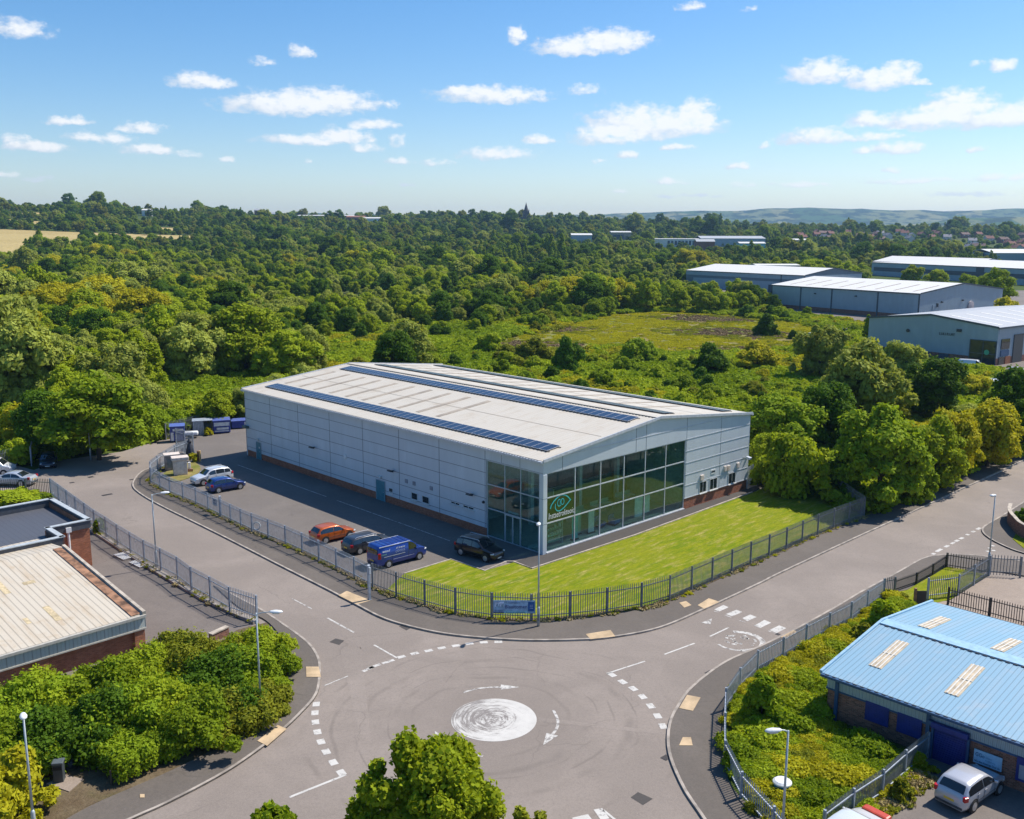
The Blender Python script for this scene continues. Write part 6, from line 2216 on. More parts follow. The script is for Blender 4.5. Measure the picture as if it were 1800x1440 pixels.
# far vehicles by the right hand shed
vehicle('white and purple van in front of the gabled shed', 'van', (95.0, 196.5), R(-30), 'van', carpaint('white_paint', (0.72, 0.73, 0.74)), z=.0, scale=1.1)
vehicle('white car nose out beside the purple van at the gabled shed', 'car', (101.5, 190.0), R(-35), 'estate', carpaint('white_paint', (0.72, 0.73, 0.74)), z=0)
vehicle('pale van roof showing above the roadside trees', 'van', (88, 172), R(20), 'van', carpaint('white_paint', (0.72, 0.73, 0.74)), z=0)
vehicle('black pickup-like car loading at the right edge by the gabled shed', 'car', (112, 199), R(60), 'suv', carpaint('black_paint', (0.008, 0.008, 0.01)), z=0)
rr = random.Random(4)
for i, (x, y) in enumerate(((80, 252), (84, 258), (88, 262), (79, 243), (93, 268))):
    c = [('white_paint', (0.72, 0.73, 0.74)), ('charcoal_paint', (0.045, 0.048, 0.055)), ('silver_paint', (0.46, 0.49, 0.53)), ('deep_blue_paint', (0.012, 0.04, 0.2)), ('maroon_paint', (.18, .02, .02))][i]
    lab = ['white van', 'charcoal car', 'silver car', 'blue car', 'maroon car'][i] + ' in the gap between the striped shed and the gabled shed'
    vehicle(lab, 'car' if i else 'van', (x, y), R(rr.uniform(30, 60)), 'van' if i == 0 else 'hatch', carpaint(*c), z=0)
for i, px in enumerate((1335, 1348)):
    p = G(px, 531)
    vehicle(['white car', 'grey car'][i] + ' beside the pale panel of the two tone shed', 'car', p, R(20 + 40 * i), 'hatch', carpaint('white_paint', (0.72, 0.73, 0.74)) if not i else carpaint('silver_paint', (0.46, 0.49, 0.53)), z=0)
# ---------------------------------------------------------------- vegetation
ICO = None


def ico():
    global ICO
    if ICO is None:
        t = (1 + 5 ** .5) / 2
        v = np.array([(-1, t, 0), (1, t, 0), (-1, -t, 0), (1, -t, 0), (0, -1, t), (0, 1, t), (0, -1, -t), (0, 1, -t), (t, 0, -1), (t, 0, 1), (-t, 0, -1), (-t, 0, 1)], float)
        v /= np.linalg.norm(v[0])
        f = [(0, 11, 5), (0, 5, 1), (0, 1, 7), (0, 7, 10), (0, 10, 11), (1, 5, 9), (5, 11, 4), (11, 10, 2), (10, 7, 6), (7, 1, 8), (3, 9, 4), (3, 4, 2), (3, 2, 6), (3, 6, 8), (3, 8, 9), (4, 9, 5), (2, 4, 11), (6, 2, 10), (8, 6, 7), (9, 8, 1)]
        ICO = v, np.array(f)
    return ICO


def unit(a):
    return a / np.maximum(np.linalg.norm(a, axis=1, keepdims=True), 1e-9)


def crown_mesh(name, mat, seed, blobs, leaf, n, aspect=1.5, jitter=.55, droop=0.0, core=.55, shell=.42):
    """Foliage: leaf-sized faces on the outer shells of many clumps, with rough cores.
    blobs: list of (x, y, z, r, rz)"""
    rs = np.random.RandomState(seed)
    B = np.array(blobs, float)
    c, r, zr = B[:, :3], B[:, 3], B[:, 4]
    wgt = r ** 2
    idx = rs.choice(len(B), int(n * 1.9), p=wgt / wgt.sum())
    d = unit(rs.normal(size=(len(idx), 3)))
    d[:, 2] = np.where(d[:, 2] < -.35, -d[:, 2], d[:, 2])
    k = 1 - shell * rs.rand(len(idx)) ** 1.4 + .38 * rs.rand(len(idx)) ** 4
    S = np.stack([r[idx], r[idx], r[idx] * zr[idx]], 1)
    p = c[idx] + d * S * k[:, None]
    # drop leaves buried in other clumps
    keep = np.ones(len(p), bool)
    for j in range(len(B)):
        q = (p - c[j]) / np.array([r[j], r[j], r[j] * zr[j]])
        keep &= ~((np.einsum('ij,ij->i', q, q) < .62) & (idx != j))
    p, d = p[keep][:n], d[keep][:n]
    m = len(p)
    nr = unit(d + jitter * rs.normal(size=(m, 3)) + np.array([0, 0, .25]))
    a = unit(np.cross(nr, unit(rs.normal(size=(m, 3)))))
    if droop:
        a = unit(a + droop * np.array([0, 0, -1.0]))
        a = unit(a - nr * np.einsum('ij,ij->i', a, nr)[:, None])
    b = np.cross(nr, a)
    s = leaf * (.65 + .7 * rs.rand(m))[:, None]
    L, Wd = a * s * aspect * .5, b * s * .5
    bend = nr * s * .12
    v = np.stack([p - L, p + Wd - bend, p + L, p - Wd - bend], 1).reshape(-1, 3)
    f = np.arange(m * 4).reshape(-1, 4)
    iv, fi = ico()
    cv, cf = [], []
    for j in range(len(B)):
        w = iv * (1 + .22 * rs.normal(size=(12, 1))) * core
        cf.append(fi + len(v) + 12 * j)
        cv.append(c[j] + w * np.array([r[j], r[j], r[j] * zr[j]]))
    V = np.concatenate([v] + cv)
    T3 = np.concatenate(cf)
    me = bpy.data.meshes.new(name)
    me.vertices.add(len(V))
    me.vertices.foreach_set('co', V.astype(np.float32).ravel())
    nl = m * 4 + len(T3) * 3
    me.loops.add(nl)
    me.loops.foreach_set('vertex_index', np.concatenate([f.ravel(), T3.ravel()]).astype(np.int32))
    me.polygons.add(m + len(T3))
    st = np.concatenate([np.arange(m) * 4, m * 4 + np.arange(len(T3)) * 3]).astype(np.int32)
    me.polygons.foreach_set('loop_start', st)
    me.update(calc_edges=True)
    me.validate()
    if mat is not None:
        me.materials.append(mat)
    return me


def blob_crown(seed, h, w, z0, n, style='round'):
    """Clump centres for a ragged crown of height h, width w, starting at z0 above ground."""
    rs = random.Random(seed)
    out = []
    ph = rs.uniform(0, 6.28)
    heads = [(rs.uniform(-.22, .22) * w, rs.uniform(-.22, .22) * w, rs.uniform(.72, 1.0)) for _ in range(4)]
    for i in range(n):
        r = w * (rs.uniform(.055, .10) if rs.random() < .6 else rs.uniform(.10, .155))
        hx, hy, hh = heads[i % 4]
        H_ = h * hh
        t = rs.random() ** (1.2 if style == 'dome' else .85)
        if style == 'dome':
            z, env = H_ * (.08 + .80 * t), math.sqrt(max(.04, 1 - t ** 2.3))
        elif style == 'tall':
            z, env = z0 + (H_ - z0) * (.05 + .88 * t), max(.22, 1 - (abs(t - .36) / .72) ** 1.7)
        else:
            z, env = z0 + (H_ - z0) * (.06 + .86 * t), math.sqrt(max(.05, 1 - (abs(t - .38) / .68) ** 2.1))
        a = 2.39996 * i + rs.uniform(-.3, .3)
        lob = 1 + .18 * math.sin(3 * a + ph) + .14 * math.sin(5 * a + 2 * ph)
        rad = max(0, w * .46 * env * lob - r * .8) * math.sqrt(.18 + .82 * rs.random())
        k = .55 if style == 'tall' else .42
        out.append((rad * math.cos(a) + hx * k * t, rad * math.sin(a) + hy * k * t, min(z, h - r * .8), r, rs.uniform(.75, 1.3)))
    out.append((0, 0, z0 + (h - z0) * .44, w * .25, (h - z0) / w * .95))
    return out


def trunk_bm(h, r, seed, n=4):
    rs = random.Random(seed)
    b = MB()
    b.tube([(0, 0, -.3), (rs.uniform(-.1, .1), rs.uniform(-.1, .1), h * .35), (rs.uniform(-.2, .2), rs.uniform(-.2, .2), h * .7)], [r, r * .8, r * .45], 8)
    for i in range(n):
        a = i * 6.28 / n + rs.uniform(-.4, .4)
        z = h * rs.uniform(.25, .5)
        L = h * rs.uniform(.25, .4)
        b.tube([(0, 0, z), (math.cos(a) * L * .5, math.sin(a) * L * .5, z + L * .45), (math.cos(a) * L, math.sin(a) * L, z + L * .8)], [r * .5, r * .32, r * .12], 6)
    return b


# crown meshes of unit kinds: height/width in metres at scale 1
KINDS = {}


def kind(name, mat, h, w, z0, nb, leaf, n, style, vars_=3, **kw):
    L = []
    for q in range(vars_):
        sd = (sum(map(ord, name)) * 7 + q * 31) % 9999
        L.append(crown_mesh('crown', LEAF[mat], sd, blob_crown(sd, h, w, z0, nb, style), leaf, n, **kw))
    KINDS[name] = (L, h, w, [trunk_bm(h, h * .028, sd + q).mesh('trunk', M['bark']) for q in range(2)])


kind('oak_dark', 'dark', 11, 11, 1.2, 73, 0.31, 11440, 'round')
kind('oak_green', 'green', 10.5, 10.5, 1.0, 73, 0.31, 11440, 'round')
kind('oak_bright', 'bright', 9.5, 9.5, .8, 64, 0.31, 10120, 'round')
kind('bush_yellow', 'yellow', 5, 7, .1, 56, 0.25, 8360, 'dome', 2)
kind('bush_green', 'green', 4.5, 7, .1, 56, 0.25, 8360, 'dome', 2)
kind('bush_bright', 'bright', 4.2, 6.5, .1, 56, 0.25, 8360, 'dome', 2)
kind('bush_olive', 'olive', 4.6, 6.5, .1, 56, 0.25, 7920, 'dome', 2)
kind('bush_dark', 'dark', 4.4, 5.6, .1, 52, 0.25, 7920, 'dome', 2)
kind('willow', 'grey', 9.5, 9.5, .6, 73, 0.29, 11440, 'round', 3, aspect=1.9, droop=.5)
kind('olive_tree', 'olive', 9.5, 9.5, .8, 64, 0.31, 10120, 'round', 2)
kind('poplar', 'green', 15, 6.5, .8, 73, 0.32, 10120, 'tall', 2, droop=.3)
kind('yellow_tree', 'yellow', 8.5, 9, .6, 64, 0.29, 10120, 'round', 2)

KWORD = dict(oak_dark='dark green round-crowned tree', oak_green='mid green round-crowned tree', oak_bright='bright green leafy tree', bush_yellow='yellow-green domed bush', bush_green='mid green domed bush',
             bush_bright='bright green domed bush', bush_olive='olive domed bush', bush_dark='dark green domed bush', willow='pale grey-green willow', olive_tree='olive green round-crowned tree', poplar='tall narrow green poplar', yellow_tree='yellow-green leafy tree')


def plant(kindname, x, y, h, w=None, rz=0.0, label=None, group=None, z=None, v=0, trunk=True, name=None):
    meshes, H0, W0, trunks = KINDS[kindname]
    bush = kindname.startswith('bush')
    o = thing(name or ('bush' if bush else 'tree'), label, 'bush' if bush else 'tree', (x, y, terrain_z(x, y) - .05 if z is None else z), rz, group)
    sz = h / H0
    sw = (w / W0) if w else sz
    c = bpy.data.objects.new('crown' if not bush else 'foliage', meshes[v % len(meshes)])
    COL.objects.link(c)
    c.parent = o
    c.scale = (sw, sw, sz)
    if trunk and not (bush and h < 2.5):
        tr = bpy.data.objects.new('trunk', trunks[v % 2])
        COL.objects.link(tr)
        tr.parent = o
        tr.scale = (sz, sz, sz * .9)
    return o


def by_photo(px, base_y, top_y, width_px):
    """Ground point, height and width of a plant seen at this place."""
    p = G(px, base_y)
    lo, hi = 0.0, 26.0
    for _ in range(40):
        m = (lo + hi) / 2
        if project((p.x, p.y, m))[1] > top_y:
            lo = m
        else:
            hi = m
    d = project((p.x, p.y, lo / 2))[2]
    return p, lo, width_px / FOC * d


placed = []
rv = random.Random(99)


def man(kindname, px, by, ty, wpx, label, z=None, group=None):
    p, h, w = by_photo(px, by, ty, wpx)
    o = plant(kindname, p.x, p.y, h, w, rv.uniform(0, 6.28), label, group, z, rv.randrange(3))
    placed.append((p.x, p.y, w))
    return o


# roadside trees at the right of the lawn
man('bush_bright', 1400, 868, 750, 150, 'light green leafy bush spilling over the back fence of the lawn')
man('oak_green', 1545, 888, 706, 188, 'big bright crown at the bend of the lawn fence, largest of the roadside trees')
man('oak_bright', 1640, 858, 728, 118, 'roadside tree with light leaves just right of the biggest one')
man('yellow_tree', 1735, 818, 690, 132, 'yellow-green roadside tree round the half hidden lamp column')
man('yellow_tree', 1668, 838, 700, 110, 'yellowish roadside tree between two green ones behind the pavement')
man('oak_dark', 1800, 790, 642, 150, 'dark roadside tree cut by the right picture edge')
man('bush_green', 1600, 878, 800, 90, 'low green bush under the roadside trees')
man('bush_dark', 1470, 870, 790, 100, 'dark bush in the shade behind the lawn corner')
man('willow', 1510, 770, 600, 165, 'large pale willow behind the roadside trees')
man('oak_green', 1375, 800, 668, 150, 'tall green tree beside the right end of the warehouse')
man('oak_dark', 1445, 790, 660, 120, 'dark tree between the warehouse end and the pale willow')
man('oak_bright', 1345, 842, 745, 80, 'leafy tree touching the right corner of the warehouse')
man('willow', 1440, 668, 556, 100, 'pale willow standing alone at the right end of the meadow')
man('bush_dark', 1345, 588, 548, 46, 'round dark bush alone in the meadow')
man('bush_dark', 1392, 594, 576, 20, 'small dark bush beside the round one in the meadow')
man('oak_dark', 1640, 735, 625, 125, 'dark tree in front of the gabled shed wall')
man('willow', 1578, 690, 596, 95, 'grey-green tree before the left wall of the gabled shed')
man('yellow_tree', 1715, 700, 650, 70, 'small yellow-green tree in front of the parked purple van')
man('oak_green', 1775, 735, 648, 110, 'green tree at the right edge below the parked cars')
man('olive_tree', 1560, 740, 640, 90, 'olive tree left of the dark tree before the gabled shed')
man('poplar', 1523, 605, 548, 24, 'slim young tree in the gap between the two nearest sheds')
man('oak_green', 1745, 540, 468, 75, 'green tree before the long white roofed shed at the right')
man('oak_green', 1700, 520, 470, 50, 'smaller green tree left of the one before the long shed')
man('bush_yellow', 1768, 565, 522, 70, 'yellow-green bush behind the gabled shed roof')
man('oak_bright', 1600, 500, 464, 42, 'bright tree before the dark band of the long shed')
man('oak_bright', 1645, 506, 466, 44, 'second bright tree before the dark band of the long shed, nearer the striped shed')
# big trees behind the yard at the left
man('oak_green', 175, 812, 655, 210, 'big broad green tree behind the shaded lamp column')
man('oak_dark', 95, 800, 676, 130, 'dark tree over the parked dark blue car')
man('bush_yellow', 35, 790, 712, 110, 'yellow-green bush at the left edge behind the greenish fence')
man('bush_bright', 30, 818, 770, 90, 'bright low bush at the left edge next to the yard')
man('bush_green', 262, 775, 706, 90, 'green bush left of the upright blue container')
man('bush_bright', 330, 750, 700, 100, 'bright bush behind the upright blue container')
man('bush_green', 400, 735, 690, 90, 'green bush behind the wide blue container')
man('bush_bright', 25, 888, 862, 120, 'low green bush behind the saloon fence')
man('bush_green', 60, 884, 868, 70, 'small round bush at the corner of the left fence')
man('willow', 715, 660, 565, 100, 'dark blue-green tree rising just behind the warehouse ridge')
man('oak_dark', 690, 665, 575, 90, 'dark tree against the blue-green one behind the warehouse ridge')
for (px, by, ty, w_, kd, lab) in ((860, 622, 580, 60, 'bush_bright', 'bright green bush behind the warehouse, left of the meadow'), (1000, 655, 588, 60, 'bush_dark', 'dark bush with two heads at the near edge of the meadow'), (1120, 640, 590, 80, 'bush_green', 'green bush on the near edge of the meadow'),
                                  (1250, 660, 600, 80, 'bush_dark', 'dark clump right of the middle on the near meadow edge'), (935, 640, 590, 80, 'bush_olive', 'olive bush at the left tip of the meadow'), (1330, 650, 600, 90, 'bush_yellow', 'yellow-green clump below the round meadow bush')):
    man(kd, px, by, ty, w_, lab)

# foreground maples below the camera
def maple(label, c, h, w, seed, leaf=.24, n=15000, mat='green'):
    o = thing('maple_tree', label, 'tree', (c.x, c.y, 0), 0)
    rs = random.Random(seed)
    bl = []
    for i in range(88):
        t = rs.random() ** .75
        z = h * (.30 + .66 * t)
        env = math.sqrt(max(.03, 1 - (abs(t - .25) / .78) ** 2))
        a = 2.39996 * i
        rad = w / 2 * env * (.80 + .2 * math.sin(3 * a + seed) + .1 * math.sin(7 * a)) * math.sqrt(.2 + .8 * rs.random())
        bl.append((rad * math.cos(a), rad * math.sin(a), z, w * rs.uniform(.045, .095), rs.uniform(.9, 1.5)))
    bl.append((0, 0, h * .5, w * .25, .9))
    me = crown_mesh('crown', LEAF[mat], seed, bl, leaf, n, aspect=1.15, jitter=.95, droop=.5, core=.5, shell=.75)
    cr = bpy.data.objects.new('crown', me)
    COL.objects.link(cr)
    cr.parent = o
    trunk_bm(h, .2, seed, 6).build('trunk', M['bark'], o)
    return o


p = G(757, 1395, 5.6)
maple('large leafy green tree in the bottom middle foreground', Vector((p.x, p.y - .3, 0)), 7.7, 6.9, 5, n=48000, leaf=.185, mat='bright')
p = G(487, 1452, 5.4)
maple('crown tip of a green tree at the bottom edge left of the large one', Vector((p.x, p.y - .4, 0)), 6.4, 3.2, 8, n=7000)
p = G(932, 1455, 4.6)
maple('olive crown tip at the bottom edge right of the large tree', Vector((p.x, p.y - .5, 0)), 5.6, 3.0, 9, n=6000, mat='olive', leaf=.2)

# the big shrub bed at the lower left, shrub by shrub
def near_shrub(label, px, by, ty, wpx, mat, seed, leaf=.22, n=5200, name='shrub', zb=.04, clip=False):
    p, h, w = by_photo(px, by, ty, wpx)
    o = thing(name, label, 'hedge' if clip else 'shrub', (p.x, p.y, zb), rv.uniform(0, 6.28))
    bl = blob_crown(seed, h, w, .05, 26, 'dome')
    me = crown_mesh('foliage', LEAF[mat], seed, bl, leaf, n, jitter=.7, shell=.42, core=.66)
    c = bpy.data.objects.new('foliage', me)
    COL.objects.link(c)
    c.parent = o
    trunk_bm(h * .7, .06, seed, 5).build('stem', M['bark'], o)
    return o


SHR = [(455, 1180, 1096, 130, 'bright', 'light green shrub at the road end of the bed by the fence corner'), (430, 1225, 1130, 130, 'green', 'green shrub behind the long armed lamp, towards the yard'),
       (490, 1195, 1130, 70, 'green', 'narrow shrub on the road edge above the long armed lamp'), (335, 1200, 1112, 130, 'olive', 'olive shrub with reddish tips below the low brick wall'),
       (265, 1225, 1130, 140, 'bright', 'broad pale leaved shrub at the corner of the cream roofed works'), (370, 1250, 1160, 140, 'dark', 'dark shrub in the middle of the bed'),
       (190, 1250, 1150, 150, 'green', 'leafy shrub against the brick piers'), (300, 1275, 1185, 130, 'bright', 'bright shrub in the middle of the bed below the dark one'),
       (110, 1275, 1180, 150, 'bright', 'pale leaved shrub against the brick wall at the left'), (230, 1290, 1195, 130, 'green', 'tall green shrub behind the clipped hedge'),
       (40, 1300, 1195, 150, 'green', 'green shrub at the left edge below the brick wall'), (420, 1285, 1215, 130, 'olive', 'olive shrub along the pavement right of the clipped hedge'),
       (465, 1255, 1195, 80, 'olive', 'olive shrub just above the foot of the long armed lamp'), (345, 1320, 1230, 120, 'green', 'rounded shrub on the pavement edge in the middle of the bed'),
       (150, 1325, 1215, 130, 'dark', 'dark shrub behind the litter bin'), (80, 1335, 1235, 120, 'dark', 'dark green shrub behind the lower left street lamp'),
       (400, 1195, 1120, 110, 'olive', 'brownish shrub between the low wall and the lamp'), (20, 1360, 1265, 110, 'green', 'mid green shrub at the far left edge above the yellow bush')]
for i, (px, by, ty, w_, mt, lab) in enumerate(SHR):
    near_shrub(lab, px, by - (8 if by > 1200 and px > 330 else 0), ty + 12, w_ * (1.7 if px < 400 else 1.42), mt, 300 + i, leaf=.14, n=13000)
near_shrub('yellow-green bush at the lower left corner round the lamp column', 35, 1440, 1310, 150, 'yellow', 340, n=7000)
near_shrub('second yellow-green bush cut by the left bottom corner', -10, 1480, 1370, 160, 'yellow', 341, n=6000)
# clipped hedge beside the pavement
hp = [G(168, 1368), G(222, 1392), G(300, 1352), G(345, 1325)]
b = []
rs = random.Random(6)
base = G(165, 1362)
for i in range(70):
    t, u_ = rs.random(), rs.random()
    A = G(160, 1345).lerp(G(320, 1290), t)
    B = G(222, 1385).lerp(G(345, 1322), t)
    q = A.lerp(B, u_)
    for zz in (.4, .95):
        b.append((q.x - base.x, q.y - base.y, zz * rs.uniform(.96, 1.04), rs.uniform(.40, .50), 1.0))
o = thing('hedge', 'clipped dark green hedge block beside the pavement at the lower left', 'hedge', (base.x, base.y, .04))
me = crown_mesh('foliage', LEAF['green'], 61, b, .12, 14000, jitter=.6, shell=.3)
c = bpy.data.objects.new('foliage', me)
COL.objects.link(c)
c.parent = o
MB().tube([(1.5, -1.2, -.02), (1.5, -1.2, .8)], .05).build('stem', M['bark'], o)
# the weedy corner at the right
near_shrub('dark bush standing taller than the weeds behind the right fence', 1340, 1268, 1175, 92, 'green', 360, zb=.1)
near_shrub('bright green bush by the short return fence above the blue roof', 1555, 1108, 1058, 85, 'bright', 361, zb=.1)
near_shrub('reddish weed clump near the far corner of the blue roof', 1520, 1128, 1098, 50, 'olive', 362, n=1800, zb=.1)
near_shrub('small bush against the inside of the curved right fence', 1290, 1352, 1305, 40, 'green', 363, n=2000, zb=.1)
near_shrub('dry weed tuft on the yard side of the dark mesh-like fence', 1585, 1405, 1372, 42, 'olive', 364, n=1500, zb=.1)
near_shrub('climbing weed at the end post of the dark mesh-like fence', 1616, 1350, 1320, 26, 'bright', 365, n=1200, zb=.1)
near_shrub('young dark bush behind the garden wall at the right edge', 1800, 925, 893, 50, 'dark', 366, n=2500, zb=.1)
near_shrub('tall weed beside the left fence by the flat roofed block', 176, 940, 906, 26, 'green', 367, n=1200, zb=.05)
near_shrub('dry bush beside the pale cabinets', 340, 815, 797, 22, 'yellow', 368, n=1000, zb=.1)
near_shrub('yellow bush growing out of the steel bin store', 366, 768, 753, 16, 'yellow', 369, n=800, zb=.05)
near_shrub('dark bush in the shade inside the lawn corner', 1425, 868, 842, 55, 'dark', 370, n=2500, zb=.1)


# ---------------------------------------------------------------- stuff: instanced ground cover and far wood
def scatter(name, mat_fallback, pts, protos, label=None, cat=None):
    """One object: proto meshes instanced on points (x, y, z, scale, rot, idx)."""
    me = bpy.data.meshes.new(name)
    P = np.array(pts, float)
    me.vertices.add(len(P))
    me.vertices.foreach_set('co', P[:, :3].astype(np.float32).ravel())
    for nm, col, ty in (('scl', 3, 'FLOAT'), ('rot', 4, 'FLOAT'), ('idx', 5, 'INT')):
        at = me.attributes.new(nm, ty, 'POINT')
        at.data.foreach_set('value', P[:, col].astype(np.int32 if ty == 'INT' else np.float32))
    o = bpy.data.objects.new(name, me)
    COL.objects.link(o)
    g = bpy.data.node_groups.new(name + '_scatter', 'GeometryNodeTree')
    g.interface.new_socket('Geometry', in_out='INPUT', socket_type='NodeSocketGeometry')
    g.interface.new_socket('Geometry', in_out='OUTPUT', socket_type='NodeSocketGeometry')
    N = g.nodes.new
    gi, go = N('NodeGroupInput'), N('NodeGroupOutput')
    io = N('GeometryNodeInstanceOnPoints')
    j = N('GeometryNodeGeometryToInstance')
    col = bpy.data.collections.new(name + '_kinds')
    for q, m_ in enumerate(protos):
        po = bpy.data.objects.new(f'{name}_kind_{q:02d}', m_)
        col.objects.link(po)
    ci = N('GeometryNodeCollectionInfo')
    ci.inputs[0].default_value = col
    ci.inputs['Separate Children'].default_value = True
    ci.inputs['Reset Children'].default_value = True

    def attr(nm, ty):
        a = N('GeometryNodeInputNamedAttribute')
        a.data_type = ty
        a.inputs[0].default_value = nm
        return [s_ for s_ in a.outputs if s_.enabled][0] if False else a.outputs[0]
    L = g.links.new
    L(gi.outputs[0], io.inputs['Points'])
    L(ci.outputs[0], io.inputs['Instance'])
    io.inputs['Pick Instance'].default_value = True
    L(attr('idx', 'INT'), io.inputs['Instance Index'])
    cx = N('ShaderNodeCombineXYZ')
    L(attr('rot', 'FLOAT'), cx.inputs[2])
    L(cx.outputs[0], io.inputs['Rotation'])
    L(attr('scl', 'FLOAT'), io.inputs['Scale'])
    L(io.outputs[0], go.inputs[0])
    md = o.modifiers.new('scatter', 'NODES')
    md.node_group = g
    tag(o, label, cat, kind='stuff')
    return o


# low brambles and weeds
def tuft_mesh(seed, mat, w, h, leaf, n, nb=9):
    rs = random.Random(seed)
    bl = [(rs.uniform(-.4, .4) * w, rs.uniform(-.4, .4) * w, h * rs.uniform(.1, .55), w * rs.uniform(.16, .3), h / w * rs.uniform(.8, 1.4)) for _ in range(nb)]
    return crown_mesh('weeds', LEAF[mat], seed, bl, leaf, n, jitter=.8, shell=.5, core=.6)


weed = [tuft_mesh(401, 'green', 1.6, .8, .10, 1700), tuft_mesh(402, 'bright', 1.6, .75, .10, 1700), tuft_mesh(403, 'yellow', 1.4, .6, .09, 1500), tuft_mesh(404, 'olive', 1.4, .6, .09, 1500)]
VEG = [(p.x, p.y) for p in veg]
BL = [(18.42 + a * math.cos(R(-45.69)) - b * math.sin(R(-45.69)), 52.0 + a * math.sin(R(-45.69)) + b * math.cos(R(-45.69))) for a, b in ((-.3, -.9), (9.2, -.9), (9.2, -.2), (36, -.2), (36, 15.2), (-.3, 15.2))]
xs_ = [p[0] for p in VEG]
ys_ = [p[1] for p in VEG]
pts = []
rv = random.Random(17)
for _ in range(5200):
    x, y = rv.uniform(min(xs_), max(xs_)), rv.uniform(min(ys_), max(ys_))
    if inpoly(x, y, VEG) and not inpoly(x, y, BL):
        dmin = min((x - p.x) ** 2 + (y - p.y) ** 2 for p in F3[::2])
        if dmin < .5:
            continue
        n_ = math.sin(x * .9) * math.cos(y * .8) + rv.uniform(-.6, .6)
        pts.append((x, y, .06, rv.uniform(.4, .9) * (1.7 if rv.random() < .06 else 1), rv.uniform(0, 6.28), 0 if n_ < -.55 else (1 if n_ < .1 else (2 if n_ < .8 else 3))))
scatter('weeds', None, pts, weed)
# dry grass fringe along the fences
dry = [tuft_mesh(411, 'yellow', .7, .28, .09, 160, 5), tuft_mesh(412, 'olive', .7, .25, .09, 160, 5)]
M['straw'] = plain('dry_straw', (.36, .28, .12), .9, var=.3, scale=4)
drym = crown_mesh('straw', M['straw'], 413, [(rv.uniform(-.3, .3), rv.uniform(-.3, .3), .05, .18, .7) for _ in range(5)], .1, 140, jitter=.8, shell=.5)
pts = []
for p in resample(F1, .22) + resample(GL([(91, 881), (259, 999), (364, 1060), (450, 1098)]), .3):
    if rv.random() < .7:
        pts.append((p.x + rv.uniform(-.25, .25), p.y + rv.uniform(-.25, .25), .1, rv.uniform(.4, 1.0), rv.uniform(0, 6.28), rv.choice((0, 1, 2, 2, 2))))
for _ in range(160):
    a = rv.random()
    p = G(1540, 1420).lerp(G(1612, 1352), a)
    pts.append((p.x + rv.uniform(-.1, .9), p.y + rv.uniform(-.7, .2), .09, rv.uniform(.5, 1.2), rv.uniform(0, 6.28), rv.choice((0, 1, 2, 2))))
scatter('dry_grass', None, pts, dry + [drym])


# ---------------------------------------------------------------- the wood
def nearline():
    w_ = [p for p in VERGE_R]
    L = [(-900, 0)] + [tuple(p[:2]) for p in GL([(-800, 850), (-300, 855), (0, 808), (56, 822), (85, 786), (110, 806), (215, 794), (290, 772)])]
    L += [tuple(loc(-6, 70)[:2]), tuple(loc(35, 70)[:2]), tuple(loc(35.5, -1)[:2])]
    L += [tuple(p[:2]) for p in GL([(1345, 832), (1440, 856), (1522, 903), (1567, 880), (1614, 862), (1675, 828), (1711, 816), (1800, 782), (2000, 690), (2300, 590)])]
    return L + [(900, 0)]


NEAR = nearline()
IND = [(88, 236), (92, 205), (99, 192), (112, 178), (160, 180), (420, 420), (420, 560), (300, 640), (236, 640), (190, 520), (168, 468), (100, 512), (82, 500), (97, 372), (97, 330), (108, 300), (104, 262)]
FIELDS = [FIELD1, FIELD2, FIELD3, FIELD4]


def wooded(x, y):
    if inpoly(x, y, NEAR) or inpoly(x, y, MEADOW) or inpoly(x, y, IND):
        return False
    return not any(inpoly(x, y, f) for f in FIELDS)


cand = []
rw = random.Random(31)
y = 66.0
while y < 2300:
    sp = 6.0 if y < 170 else (7.6 if y < 330 else (9.5 if y < 700 else 13.5))
    x = -.72 * y - 30
    while x < .72 * y + 30:
        X, Y = x + rw.uniform(-.45, .45) * sp, y + rw.uniform(-.45, .45) * sp
        if wooded(X, Y) and all((X - q[0]) ** 2 + (Y - q[1]) ** 2 > (q[2] * .42) ** 2 for q in placed):
            cand.append((X, Y))
        x += sp
    y += sp * .92


